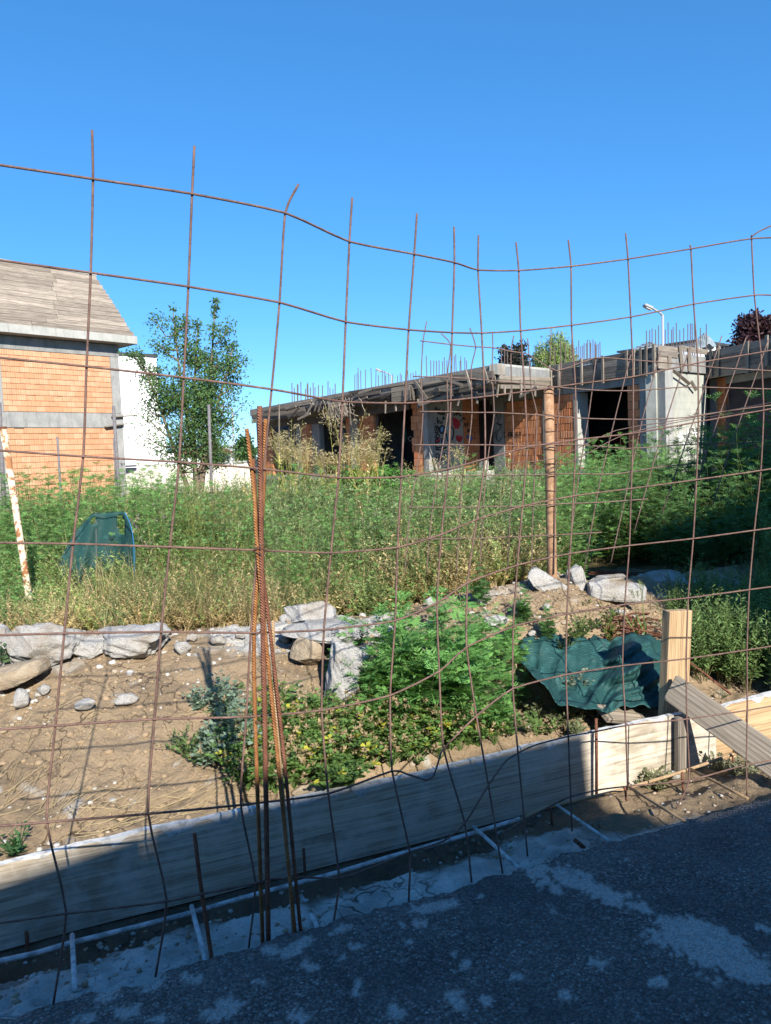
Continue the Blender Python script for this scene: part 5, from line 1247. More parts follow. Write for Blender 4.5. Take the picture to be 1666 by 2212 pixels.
def cloth(name, G, parent, mm, thick=.003):
    """G: (n, m, 3) grid of world points; NaN drops a cell"""
    n, k, _ = G.shape; V = G.reshape(-1, 3); idx = np.arange(n * k).reshape(n, k); F = []; 
    bad = np.isnan(V).any(1)
    for i in range(n - 1):
        for j in range(k - 1):
            q = (idx[i, j], idx[i + 1, j], idx[i + 1, j + 1], idx[i, j + 1])
            if not bad[list(q)].any(): F.append(q)
    V = np.nan_to_num(V) - off(parent)
    me = bpy.data.meshes.new(name); me.from_pydata([tuple(v) for v in V], [], F)
    uv = me.uv_layers.new(name='UVMap')
    for l in me.loops:
        i, j = divmod(l.vertex_index, k); uv.data[l.index].uv = (i / (n - 1), j / (k - 1))
    me.polygons.foreach_set('use_smooth', np.ones(len(me.polygons), bool))
    bm = bmesh.new(); bm.from_mesh(me); bmesh.ops.delete(bm, geom=[v for v in bm.verts if not v.link_faces], context='VERTS'); bmesh.ops.recalc_face_normals(bm, faces=bm.faces); bm.to_mesh(me); bm.free()
    o = new_obj(name, me, M[mm], parent); o.modifiers.new('s', 'SOLIDIFY').thickness = thick; return o
# standing piece stretched over rods among the weeds
YN = 6.0
sn = thing('shade_net_screen', at(220, 1310, YN), 'dark green shade net stretched upright over rods among the weeds', 'net')
TL = [(118, 1290), (122, 1230), (166, 1146), (200, 1111), (268, 1107), (284, 1140), (291, 1190), (292, 1250), (289, 1315)]
topx = np.array([118, 124, 166, 200, 234, 268, 280, 290, 294]); topy = np.array([1245, 1216, 1146, 1111, 1108, 1106, 1128, 1165, 1195])
n, k = 44, 34; G = np.zeros((n, k, 3))
for i in range(n):
    a = i / (n - 1); x = 118 + 176 * a; yt_ = np.interp(x, topx, topy); yb_ = 1330
    for j in range(k):
        v = j / (k - 1); y = yt_ + (yb_ - yt_) * v
        Yl = YN + .12 * math.sin(a * 3.1) - .10 * (a > .8) * (a - .8) * 5 + .03 * math.sin(a * 9 + v * 4) + .015 * math.sin(a * 23 + v * 9) + .05 * v
        G[i, j] = at(x + 3 * math.sin(v * 4) * (1 - a), y, Yl)
        if (x - 262) ** 2 / 50 + (y - 1132 - (x - 262)) ** 2 / 260 < 1 or (x - 202) ** 2 / 14 + (y - 1124) ** 2 / 40 < 1: G[i, j] = np.nan
cloth('net', G, sn, 'net_fine')
m, nt, b = mat('blue_selvedge'); b.inputs['Base Color'].default_value = (.03, .16, .34, 1); M['blue_cord'] = m
MB().tube(soft([at(x, y, YN - .11) for x, y in [(270, 1107), (284, 1140), (289.5, 1190), (289.5, 1260), (287, 1325)]], 4, .2), .0035, 5).build('selvedge', M['blue_cord'], sn, True)
MB().tube(soft([at(x, y, YN + .02) for x, y in [(140, 1190), (166, 1145), (200, 1109.5), (268, 1105.5)]], 4, .3), .003, 5).build('rod', M['net'], sn, True)
MB().tube([at(207, 1106, YN + .10), at(210, 1330, YN + .12)], .003, 5).build('rod', M['steel_grey'], sn)
# crumpled heap by the timber post
ct = thing('shade_net_heap', hit(1330, 1500), 'crumpled green shade net lying over the earth beside the timber post', 'net')
top = [(1122, 1428), (1160, 1440), (1200, 1452), (1248, 1456), (1278, 1420), (1312, 1388), (1350, 1370), (1390, 1370), (1425, 1382), (1450, 1420)]
bot = [(1148, 1452), (1186, 1496), (1212, 1528), (1262, 1528), (1302, 1540), (1340, 1530), (1370, 1524), (1400, 1528), (1430, 1532), (1450, 1530)]
n, k = 120, 64; G = np.zeros((n, k, 3)); tx = [p[0] for p in top]; ty = [p[1] for p in top]
for i in range(n):
    f = i / (n - 1) * (len(top) - 1); f0 = min(int(f), len(top) - 2); fr_ = f - f0
    pt_ = np.array(top[f0]) * (1 - fr_) + np.array(top[f0 + 1]) * fr_; pb_ = np.array(bot[f0]) * (1 - fr_) + np.array(bot[f0 + 1]) * fr_
    for j in range(k):
        v = j / (k - 1); x, y = pt_ * (1 - v) + pb_ * v
        y += 3 * math.sin(i * .5) * (1 - v) + 4 * math.sin(i * .33 + 1) * v
        h_ = .08 + .24 * math.exp(-((x - 1385) / 60) ** 2) * math.sin(min(1, v * 1.15 + .1) * 3.14)
        al = -.81 * x + .58 * y; w1 = (.58 * x + .81 * y) * .075 + .9 * math.sin(al * .022) + .35 * math.sin(al * .06 + 1)
        w2 = (.35 * x - .94 * y) * .06 + 1.2 * math.sin(x * .03)
        folds = .085 * (1 - abs(math.sin(w1)) ** .8) + .025 * (1 - abs(math.sin(w2))) + .010 * math.sin(w1 * 5.3 + 1.2 * math.sin(al * .05)) + .004 * math.sin(x * .6 + y * .4)
        b_ = on_s(x, y, 1.42 - .5 * v + .25 * (1 - i / n) * (1 - v))
        ry = ray(x, y); ry = ry / np.linalg.norm(ry)
        q = b_ - ry * (h_ + folds)
        zg = tz(q[0], q[1]) + .035
        if q[2] < zg: q[2] = zg + .01 * (1 + math.sin(w1 * 2))
        G[i, j] = q
cloth('net', G, ct, 'net', .004)

# ------------------------------------------------------------------ plants
class Pl:
    def __init__(s): s.V = []; s.F = []; s.C = []; s.n = 0
    def add(s, V, F, c):
        V = np.asarray(V, float); s.V.append(V); s.F.append(np.asarray(F) + s.n); s.n += len(V)
        c = np.asarray(c, float); s.C.append(np.repeat(c[None], len(V), 0) if c.ndim == 1 else c)
    def arr(s): return np.concatenate(s.V), np.concatenate(s.F), np.concatenate(s.C)
    def stem(s, pts, r0, r1, c):
        pts = [np.array(p, float) for p in pts]; m_ = len(pts); V = []
        for i, p in enumerate(pts):
            r = r0 + (r1 - r0) * i / max(1, m_ - 1)
            for k in range(3): V.append(p + np.array([math.cos(k * 2.094), math.sin(k * 2.094), 0]) * r)
        F = []
        for i in range(m_ - 1):
            for k in range(3):
                a, b_ = i * 3 + k, i * 3 + (k + 1) % 3; F += [(a, b_, b_ + 3), (a, b_ + 3, a + 3)]
        s.add(V, F, c)
    def ribbon(s, pts, w, side, c, taper=True):
        m_ = len(pts); V = []
        for i, p in enumerate(pts):
            ww = w * (1 - (i / (m_ - 1)) ** 2 * .92) if taper else w
            V += [np.array(p) - np.array(side) * ww / 2, np.array(p) + np.array(side) * ww / 2]
        F = []
        for i in range(m_ - 1): a = 2 * i; F += [(a, a + 1, a + 3), (a, a + 3, a + 2)]
        s.add(V, F, c)
    def diamond(s, p, d, side, L, w, c, k=.4, up=None):
        p = np.array(p, float); d = np.array(d, float); side = np.array(side, float)
        u = np.zeros(3) if up is None else np.array(up)
        s.add([p, p + d * L * k + side * w / 2 + u, p + d * L, p + d * L * k - side * w / 2 + u], [(0, 1, 2), (0, 2, 3)], c)
def frame(az, el, rollv=0.0):
    d = np.array([math.cos(az) * math.cos(el), math.sin(az) * math.cos(el), math.sin(el)])
    s_ = np.array([-math.sin(az), math.cos(az), 0]); n_ = np.cross(d, s_)
    if rollv: s_, n_ = s_ * math.cos(rollv) + n_ * math.sin(rollv), n_ * math.cos(rollv) - s_ * math.sin(rollv)
    return d, s_, n_
G_ = np.random.default_rng(77)
U = lambda a, b_: a + (b_ - a) * G_.random()
def pinnate(pl, p, az, el, L, c, pairs=4, sub=False, droop=.35, lw=.22):
    d, s_, n_ = frame(az, el, U(-.4, .4)); p = np.array(p, float)
    ax = lambda f: p + d * L * f - np.array([0, 0, 1]) * droop * L * f * f
    tipd = (ax(1) - ax(.85)); tipd /= np.linalg.norm(tipd)
    pl.diamond(ax(.7), tipd, s_, L * .32, L * .12 * lw / .22, c)
    pl.ribbon([ax(0), ax(.4), ax(.8)], L * .035, s_, c, False)
    for k in range(pairs):
        f = .22 + .58 * k / max(1, pairs - 1); ll = L * (.46 - .30 * abs(f - .4)) * U(.85, 1.15)
        for sg in (-1, 1):
            dd = d * .62 + s_ * sg * .78 - np.array([0, 0, 1]) * .12; dd /= np.linalg.norm(dd)
            sd = np.cross(dd, np.cross(d, s_)); sd /= np.linalg.norm(sd) + 1e-9
            cc = np.array(c) * U(.85, 1.15)
            pl.diamond(ax(f), dd, sd, ll, ll * lw, cc)
            if sub:
                for q in (.35, .6):
                    for sg2 in (-1, 1):
                        d2 = dd * .75 + sd * sg2 * .66; pl.diamond(ax(f) + dd * ll * q, d2, np.cross(d2, n_), ll * .42, ll * .13, cc)
def ragweed(h=1.0, nodes=9, leafL=.16, c=(.075, .155, .045), sub=False, branches=3, pairs=4, cs=(.13, .16, .06), top=True):
    pl = Pl(); lean = np.array([U(-.12, .12), U(-.12, .12)])
    def shoot(base, az0, length, dirv, nn_, lf):
        base = np.array(base, float); dv = np.array(dirv, float); dv /= np.linalg.norm(dv)
        bend = np.array([U(-.1, .1), U(-.1, .1), .12]) * length
        P = [base + dv * length * f + bend * f * f for f in np.linspace(0, 1, 4)]
        pl.stem(P, .004 * h + .001, .0015, cs)
        for k in range(nn_):
            f = .12 + .86 * k / nn_; q = base + dv * length * f + bend * f * f
            for a in ((0, math.pi) if k % 2 else (math.pi / 2, -math.pi / 2)):
                s_ = lf * (1.05 - .62 * f) * U(.8, 1.2)
                pinnate(pl, q, az0 + a + U(-.4, .4), U(.25, .8), s_, np.array(c) * U(.75, 1.25) * (1 + .25 * f), pairs, sub)
        if top:
            q = base + dv * length + bend
            for a in range(4): pinnate(pl, q, a * 1.57 + U(-.3, .3), U(.7, 1.2), lf * .5, np.array(c) * 1.25, 3, False)
    shoot((0, 0, 0), U(0, 6), h, (lean[0], lean[1], 1), nodes, leafL)
    for b_ in range(branches):
        a = U(0, 6.28); z0 = h * U(.12, .5); shoot((lean[0] * z0, lean[1] * z0, z0), a, h * U(.35, .55), (math.cos(a) * .75, math.sin(a) * .75, .8), max(3, nodes // 2), leafL * .85)
    return pl.arr()
def feathery(h=1.0, shoots=7, c=(.12, .17, .075), n=26, L=.05, w=.16, spread=.35, cs=(.20, .20, .09), dry=True):
    pl = Pl()
    for k in range(shoots):
        a = U(0, 6.28); r = U(0, spread); dv = np.array([math.cos(a) * r, math.sin(a) * r, 1]); dv /= np.linalg.norm(dv); hh = h * U(.7, 1.05)
        b0 = np.array([U(-.03, .03), U(-.03, .03), 0]); bend = np.array([U(-.08, .08), U(-.08, .08), 0]) * h
        P = [b0 + dv * hh * f + bend * f * f for f in np.linspace(0, 1, 4)]; pl.stem(P, .003, .001, cs)
        for i in range(n):
            f = .18 + .82 * (i + U(0, .9)) / n; q = b0 + dv * hh * f + bend * f * f
            d, s_, n_ = frame(U(0, 6.28), U(.2, .9), U(-1, 1)); l_ = L * (1.25 - .7 * f) * U(.7, 1.3); cc = np.array(c) * U(.7, 1.3)
            if dry and U(0, .55) > f: cc = np.array([.40, .33, .15]) * U(.65, 1.2)
            pl.diamond(q, d, s_, l_, l_ * w * 1.6, cc)
            d2 = d * .7 + s_ * .6; pl.diamond(q + d * l_ * .3, d2, n_ * .7 + s_ * .3, l_ * .55, l_ * w, cc)
            d2 = d * .7 - s_ * .6; pl.diamond(q + d * l_ * .45, d2, n_ * .7 - s_ * .3, l_ * .5, l_ * w, cc)
    return pl.arr()
def spike_weed(h=1.0, shoots=5, c=(.22, .26, .08)):
    pl = Pl()
    for k in range(shoots):
        a = U(0, 6.28); dv = np.array([math.cos(a) * U(0, .15), math.sin(a) * U(0, .15), 1]); hh = h * U(.75, 1.05); b0 = np.array([U(-.06, .06), U(-.06, .06), 0])
        pl.stem([b0, b0 + dv * hh * .5, b0 + dv * hh], .0035, .001, np.array(c) * .95)
        for i in range(30):
            f = .25 + .75 * (i + U(0, 1)) / 30; q = b0 + dv * hh * f; d, s_, n_ = frame(U(0, 6.28), U(.5, 1.2), U(-1, 1)); l_ = U(.02, .055) * (1.2 - .6 * f)
            pl.diamond(q, d, s_, l_, l_ * .4, np.array(c) * U(.7, 1.25))
    return pl.arr()
def tuft(h=.4, n=22, c=(.42, .33, .16), w=.004, spread=.7, seeds=0):
    pl = Pl()
    for k in range(n):
        a = U(0, 6.28); r = U(.05, spread); L = h * U(.55, 1.15); b0 = np.array([U(-.04, .04), U(-.04, .04), 0]); side = np.array([-math.sin(a), math.cos(a), 0])
        P = [b0 + np.array([math.cos(a) * r * L * f ** 1.6, math.sin(a) * r * L * f ** 1.6, L * (f - .28 * r * f * f)]) for f in (0, .35, .7, 1)]
        cc = np.array(c) * U(.7, 1.2); pl.ribbon(P, w, side, cc)
        if seeds and k % 3 == 0:
            for i in range(seeds):
                f = U(.65, 1.0); q = P[2] * (1 - (f - .7) / .3) + P[3] * ((f - .7) / .3); d, s_, n_ = frame(U(0, 6.28), U(-.8, .4)); pl.diamond(q, d, s_, U(.012, .026), .005, cc * 1.1)
    return pl.arr()
JC = {}
def johnson(h=1.8, culms=7, c=(.36, .42, .13), pc=(.50, .42, .25)):
    pl = Pl()
    for k in range(culms):
        a = U(0, 6.28); r = U(.02, .22); hh = h * U(.75, 1.05); b0 = np.array([U(-.12, .12), U(-.12, .12), 0])
        f_ = lambda f: b0 + np.array([math.cos(a) * r * hh * f * f, math.sin(a) * r * hh * f * f, hh * f])
        pl.stem([f_(x) for x in (0, .4, .75, 1)], .007, .002, np.array(c) * np.array([1.25, 1.1, 1]))
        for i in range(6):
            z = U(.12, .65); q = f_(z); a2 = U(0, 6.28); L = U(.35, .6); side = np.array([-math.sin(a2), math.cos(a2), 0]); dr_ = U(.3, .9)
            P = [q + np.array([math.cos(a2) * L * g * .6, math.sin(a2) * L * g * .6, L * (.75 * g - dr_ * g * g)]) for g in (0, .3, .65, 1)]
            cc = np.array(c) * U(.75, 1.2); 
            if U(0, 1) < .35: cc = np.array([.50, .42, .16]) * U(.8, 1.1)
            pl.ribbon(P, .034, side, cc)
        for i in range(20):
            f = .74 + .26 * i / 26; q = f_(f); a2 = U(0, 6.28); L = .26 * (1.1 - (f - .74) / .26 * .8) * U(.7, 1.1); e = U(.3, .8)
            e1 = q + np.array([math.cos(a2) * L * .55, math.sin(a2) * L * .55, L * e]); e2 = e1 + np.array([math.cos(a2) * L * .35, math.sin(a2) * L * .35, -L * .12])
            pl.ribbon([q, e1, e2], .004, np.array([-math.sin(a2), math.cos(a2), 0]), np.array(pc) * .9)
            for j in range(4):
                g = U(.35, 1); w_ = e1 * (1 - max(0, g - .6) / .4) + e2 * (max(0, g - .6) / .4) if g > .6 else q * (1 - g / .6) + e1 * g / .6
                d, s_, n_ = frame(a2 + U(-.9, .9), U(-.3, .8), U(-1, 1)); pl.diamond(w_, d, s_, U(.035, .06), .013, np.array(pc) * U(.75, 1.3))
    return pl.arr()
def broadleaf(h=.25, stems=7, c=(.16, .23, .17), leaf=.05, n=12, spread=.6, tri=True):
    pl = Pl()
    for k in range(stems):
        a = U(0, 6.28); r = U(.1, spread); L = h * U(.7, 1.15); b0 = np.zeros(3)
        f_ = lambda f: np.array([math.cos(a) * r * L * f, math.sin(a) * r * L * f, L * (f - .25 * f * f * r)])
        pl.stem([f_(x) for x in (0, .5, 1)], .0028, .001, np.array(c) * .9)
        for i in range(n):
            f = .15 + .85 * i / n; q = f_(f); d, s_, n_ = frame(a + U(-2.2, 2.2), U(-.1, .8), U(-.7, .7)); l_ = leaf * (1.15 - .5 * f) * U(.7, 1.25); cc = np.array(c) * U(.75, 1.25)
            w_ = l_ * .8 if tri else l_ * .45
            p0 = q + d * l_ * .25; V = [p0, p0 + d * l_ * .28 + s_ * w_ * .5, p0 + d * l_ * .62 + s_ * w_ * .32, p0 + d * l_, p0 + d * l_ * .62 - s_ * w_ * .32, p0 + d * l_ * .28 - s_ * w_ * .5, p0 + d * l_ * .45 + n_ * l_ * .06]
            pl.add(V, [(0, 1, 6), (1, 2, 6), (2, 3, 6), (3, 4, 6), (4, 5, 6), (5, 0, 6)], cc); pl.ribbon([q, p0], .0015, s_, cc * .8, False)
    return pl.arr()
def clover(h=.16, stems=14, c=(.115, .20, .055), heads=5):
    pl = Pl()
    for k in range(stems):
        a = U(0, 6.28); r = U(.1, 1.0); L = h * U(.5, 1.2)
        q = np.array([math.cos(a) * r * L, math.sin(a) * r * L, L * U(.6, 1)]); m_ = q * .55 + np.array([0, 0, .02]); cc = np.array(c) * U(.75, 1.3)
        if U(0, 1) < .05: cc = np.array([.42, .42, .06])
        pl.stem([(0, 0, 0), m_, q], .0016, .001, np.array(c) * 1.1)
        if k < heads:
            hc = np.array([.40, .31, .19]) * U(.8, 1.15)
            for i in range(16):
                d, s_, n_ = frame(U(0, 6.28), U(-.6, 1.5), U(-1, 1)); pl.diamond(q, d, s_, U(.012, .022), .007, hc * U(.8, 1.2))
        else:
            for rep in range(3):
                qq = q if rep == 0 else m_ + (q - m_) * U(.1, .9)
                for j in range(3):
                    d, s_, n_ = frame(a + j * 2.09 + U(-.3, .3), U(-.1, .5), U(-.4, .4)); l_ = U(.016, .03); pl.add([qq, qq + d * l_ * .6 + s_ * l_ * .36, qq + d * l_, qq + d * l_ * .6 - s_ * l_ * .36], [(0, 1, 2), (0, 2, 3)], cc * U(.85, 1.15))
    return pl.arr()
def thistle(h=.9, c=(.24, .25, .17)):
    pl = Pl()
    pl.stem([(0, 0, 0), (.01, 0, h * .5), (.03, .01, h)], .005, .002, (.30, .28, .16))
    for k in range(12):
        z = h * (.1 + .6 * k / 12); pinnate(pl, (0, 0, z), U(0, 6.3), U(.1, .6), U(.08, .16), np.array(c) * U(.8, 1.3), 4, False)
    for k in range(9):
        a = U(0, 6.28); z0 = h * U(.5, .9); q = np.array([math.cos(a) * U(.05, .16), math.sin(a) * U(.05, .16), z0 + U(.04, .16)]); pl.stem([(0, 0, z0), q], .002, .0015, (.30, .28, .16))
        hc = np.array([.60, .54, .40]) if k % 4 else np.array([.45, .33, .48])
        for i in range(22):
            d, s_, n_ = frame(U(0, 6.28), U(-.3, 1.5), U(-1, 1)); pl.diamond(q, d, s_, U(.015, .026), .008, hc * U(.8, 1.15))
    return pl.arr()
def sapling(h=.8, n=12, c=(.10, .26, .05)):
    pl = Pl()
    for k in range(n):
        a = U(0, 6.28); L = h * U(.5, 1); q0 = np.array([U(-.15, .15), U(-.15, .15), h * U(.1, .6)])
        f_ = lambda f: q0 + np.array([math.cos(a) * L * .7 * f, math.sin(a) * L * .7 * f, L * (.5 * f - .45 * f * f)])
        pl.stem([f_(x) for x in (0, .5, 1)], .004, .002, np.array(c))
        for i in range(9):
            f = .25 + .75 * i / 9
            for sg in (-1, 1):
                d, s_, n_ = frame(a + sg * U(.8, 1.3), U(-.6, .2), U(-.4, .4)); l_ = U(.09, .15); pl.diamond(f_(f), d, s_, l_, l_ * .42, np.array(c) * U(.75, 1.3))
    return pl.arr()

def leafmat(name, trans=.35, rough=.6):
    m, nt, b = mat(name); at_ = nt.nodes.new('ShaderNodeVertexColor'); at_.layer_name = 'Col'
    nt.links.new(at_.outputs[0], b.inputs['Base Color']); b.inputs['Roughness'].default_value = rough
    t_ = nt.nodes.new('ShaderNodeBsdfTranslucent'); mx = nt.nodes.new('ShaderNodeMixShader'); mx.inputs[0].default_value = trans
    tc = mix(nt, at_.outputs[0], (1.25, 1.15, .45), 1.0, 'MULTIPLY'); nt.links.new(tc, t_.inputs[0])
    nt.links.new(b.outputs[0], mx.inputs[1]); nt.links.new(t_.outputs[0], mx.inputs[2]); nt.links.new(mx.outputs[0], nt.nodes['Material Output'].inputs[0]); return m
M['leaf'] = leafmat('leaves'); M['dry'] = leafmat('dry_grass', .25, .8); M['woody'] = flat('bark', (.16, .12, .085), .9, 20, .4)

def field(name, T, pos, scl, label, cat, tint=None, mm='leaf', tilt=.12):
    n = len(pos); V, F, C = scatter_tris(T, pos, scl, rng.uniform(0, 6.28, n), tint, rng.uniform(-tilt, tilt, (n, 2)))
    return tag(new_obj(name, mesh_np(name, V, F, C), M[mm]), label, cat, kind='stuff'), len(F)
def tints(n, a=.75, b_=1.25, hue=.12):
    return rng.uniform(a, b_, (n, 1)) * (1 + rng.uniform(-hue, hue, (n, 3)) * np.array([1, .35, 1]))
def sample_field(n, Y0, Y1, x0, x1, smin=2.55, power=1.0):
    """ground points seen between picture columns x0..x1 and depths Y0..Y1"""
    Y = Y0 + (Y1 - Y0) * rng.random(n * 2) ** power; x = rng.uniform(x0, x1, n * 2)
    X = Y * ((x - 833) / FPX) * 1.0 + Y * .0
    P = np.stack([X, Y], -1); t_, s_ = to_ts(P); k = s_ > smin
    # keep out of the buildings
    k &= ~(((P - np.array(hr[:2])) @ HW.n < .4) & ((P - np.array(hr[:2])) @ HW.u > -.6))
    k &= ~(((P - WC.p) @ WC.n < .45) & ((P - A_) @ QI > -.5)) | (P[:, 1] < 19.5)
    k &= ((P - B2) @ (-QI) > .35) | (P[:, 1] < 19.5)
    P = P[k][:n]; z = terrain(P[:, 0], P[:, 1]); return np.concatenate([P, z[:, None]], 1)
NT = 0
def put(name, T, pos, hfun, label, cat, tint, mm='leaf', tilt=.16):
    global NT
    dist = pos[:, 1]; o, k = field(name, T, pos, hfun(dist) * rng.uniform(.62, 1.18, len(pos)) * (.72 + .56 * vnoise(pos[:, 0] * 1.1 + 30, pos[:, 1] * 1.1)), label, cat, tint, mm, tilt); NT += k
H1 = lambda d: np.interp(d, [4.6, 5.5, 6.5, 8, 10, 14, 30], [.34, .44, .56, .72, .80, .84, .88])
RW = [ragweed(1, 9, .18, (.13, .25, .075), branches=2) for _ in range(5)]
RWl = [ragweed(1, 7, .21, (.145, .26, .08), branches=1, pairs=3) for _ in range(4)]
FE_ = [feathery(1, 5, (.22, .30, .14), 22, .085, .20) for _ in range(6)]
FEl = [feathery(1, 5, (.24, .31, .14), 12, .095, dry=False) for _ in range(4)]
SW = [spike_weed(1) for _ in range(3)]
# left: green ragweed
p = np.concatenate([sample_field(620, 4.9, 9, -260, 190), sample_field(430, 6.2, 11, 150, 380), sample_field(700, 9, 22, -350, 420)])
xx, _ = proj(p); p = p[~((xx > 95) & (xx < 310) & (p[:, 1] < 6.15))]; near = p[:, 1] < 10
put('ragweed_stand', RW, p[near], H1, 'dense green ragweed filling the field on the left', 'weeds', tints(near.sum()))
put('ragweed_stand', RWl, p[~near], H1, 'farther green ragweed before the brick house and white wall', 'weeds', tints((~near).sum()))
# middle: grey green stand, with spiky yellowish weeds on its left
p = np.concatenate([sample_field(720, 5.6, 10, 540, 1190), sample_field(260, 6.5, 11, 330, 560)]); 
put('grey_green_weeds', FE_, p, H1, 'grey green feathery weeds filling the middle of the field', 'weeds', tints(len(p), .55, 1.35))
p = sample_field(900, 10, 25, 300, 1250); xx, _ = proj(p); p = p[~((xx > 590) & (xx < 860) & (p[:, 1] > 10.5) & (p[:, 1] < 15))]
put('grey_green_weeds', FEl, p, H1, 'farther grey green weeds before the ruin', 'weeds', tints(len(p)))
p = sample_field(150, 5.6, 8.5, 330, 560)
put('spiky_weeds', SW, p, lambda d: H1(d) * 1.1, 'yellow green spiky weeds behind the straw', 'weeds', tints(len(p)))
p = np.concatenate([sample_field(420, 6.3, 11, 540, 1200), sample_field(150, 5.8, 9, 330, 570)])
put('green_weeds', RW, p, lambda d: H1(d) * .95, 'green ragweed mixed into the middle of the field', 'weeds', tints(len(p), .6, 1.2))
# right of the pipe: fresher ragweed
p = np.concatenate([sample_field(420, 7.4, 13, 1190, 1450), sample_field(200, 13, 20, 1150, 1500)])
put('right_ragweed', RW, p, lambda d: np.interp(d, [7, 8, 10, 20], [.62, .78, .86, .86]), 'fresh green ragweed between the pipe post and the dark bushes', 'weeds', tints(len(p), .75, 1.2))
DS = [spike_weed(1, 3, (.46, .38, .20)) for _ in range(3)]
p = np.concatenate([sample_field(110, 5.2, 12, 200, 1180), sample_field(40, 6, 14, -200, 300)])
put('dead_stalks', DS, p, lambda d: H1(d) * 1.22, 'pale dead stalks standing among the field weeds', 'dry weeds', tints(len(p)), 'dry', .25)
BL = [broadleaf(1, 5, (.17, .27, .08), .11, 16, .45, False) for _ in range(3)]
p = sample_field(170, 5.2, 9, -200, 1250)
put('broad_herbs', BL, p, lambda d: H1(d) * .8, 'broader leaved herbs scattered among the field weeds', 'weeds', tints(len(p)))
p = np.concatenate([sample_field(150, 6.6, 10.5, 1470, 2250), sample_field(70, 6.2, 10, -650, -250)])
put('edge_ragweed', RW, p, lambda d: np.interp(d, [6, 8, 10], [.5, .95, 1.2]), 'shaded ragweed between and beyond the dark bushes at the right', 'weeds', tints(len(p), .6, 1.0))
p = sample_field(60, 4.9, 6.3, 1640, 2250, 1.6)
put('edge_wormwood', [feathery(1, 12, (.16, .26, .09), 30, .085, .16, .55, dry=False) for _ in range(3)], p, lambda d: np.full(len(d), .5), 'feathery wormwood continuing past the right picture edge', 'weeds', tints(len(p), .7, 1.1))
p = np.concatenate([sample_field(150, 5.0, 7, 560, 1000, 2.6), sample_field(90, 5.0, 6.8, 1130, 1260, 2.6), sample_field(50, 5.4, 7, 300, 560, 2.6)])
put('fringe_ragweed', RW, p, lambda d: np.interp(d, [5, 7], [.42, .66]), 'leafy green ragweed along the front edge of the field', 'weeds', tints(len(p), .7, 1.25))
# straw along the back of the bank
TU = [tuft(1, 11, (.60, .49, .27), .007, 1.5, 9) for _ in range(5)]
DW = [feathery(1, 7, (.52, .42, .22), 20, .10, .20, .95, (.56, .46, .26), False) for _ in range(5)]
DG = [feathery(1, 7, (.24, .33, .12), 24, .10, .26, .8, (.30, .34, .14), True) for _ in range(4)]
TG = [tuft(1, 20, (.18, .22, .07), .012, .7) for _ in range(3)]
p = np.concatenate([sample_field(330, 4.5, 6.1, 90, 590, 2.45), sample_field(150, 4.9, 6.2, 900, 1130, 2.45), sample_field(60, 4.8, 6.0, 560, 900, 2.5), sample_field(50, 4.5, 5.2, -100, 90, 2.45)])
p = p[vnoise(p[:, 0] * 2.2 + 80, p[:, 1] * 2.2) > .36]; xx, _ = proj(p); p = p[~((xx > 110) & (xx < 300) & (p[:, 1] > 5.25))]
put('dry_weeds', DW, p, lambda d: np.interp(d, [4.5, 5.3, 6.5], [.22, .36, .46]), 'tangled dry weeds along the back of the earth bank', 'dry weeds', tints(len(p), .65, 1.15, .08), 'dry', .5)
p = np.concatenate([sample_field(170, 4.5, 6.3, 80, 600, 2.45), sample_field(150, 4.9, 6.6, 900, 1130, 2.45), sample_field(40, 4.8, 6.3, 560, 900, 2.5)])
put('straw', TU, p, lambda d: np.interp(d, [4.5, 5.5, 6.5], [.30, .46, .55]), 'dry straw coloured grass along the back of the earth bank', 'dry grass', tints(len(p), .7, 1.1, .06), 'dry', .5)
p = np.concatenate([sample_field(210, 4.6, 6.4, -100, 620, 2.5), sample_field(330, 4.9, 7, 560, 1180, 2.5)])
put('green_herbs', DG, p, lambda d: np.interp(d, [4.5, 6.5], [.26, .5]), 'green herbs mixed into the dry weeds', 'weeds', tints(len(p)), 'leaf', .3)
p = np.concatenate([sample_field(160, 4.7, 6.4, 240, 560, 2.5), sample_field(150, 5, 6.8, 560, 1180, 2.5)])
put('low_herbs', [clover(1 * .9, 26, (.14, .18, .06), 3) for _ in range(3)], p, lambda d: np.full(len(d), .45), 'low herbs at the foot of the field weeds', 'weeds', tints(len(p)))

def plant(name, T, base, scale, label, cat, group=None, rot=None, mm='leaf', tint=(1, 1, 1), part='foliage', tilt=(0, 0)):
    V, F, C = T; global NT
    a = U(0, 6.28) if rot is None else rot; V = V * scale
    V = np.stack([V[:, 0] + V[:, 2] * tilt[0], V[:, 1] + V[:, 2] * tilt[1], V[:, 2]], -1)
    V = np.stack([V[:, 0] * math.cos(a) - V[:, 1] * math.sin(a), V[:, 0] * math.sin(a) + V[:, 1] * math.cos(a), V[:, 2]], -1)
    o = thing(name, base, label, cat, group); f = new_obj(part, mesh_np(part, V, F, np.clip(C * np.array(tint), 0, 1)), M[mm], o); tag(f, kind='stuff'); NT += len(F); return o
def merge(items):
    """items: (template, offset xyz, scale, rot)"""
    pl = Pl()
    for (V, F, C), o_, s_, a in items:
        W = V * s_; W = np.stack([W[:, 0] * math.cos(a) - W[:, 1] * math.sin(a), W[:, 0] * math.sin(a) + W[:, 1] * math.cos(a), W[:, 2]], -1) + np.array(o_)
        pl.V.append(W); pl.F.append(F + pl.n); pl.C.append(C); pl.n += len(W)
    return pl.arr()
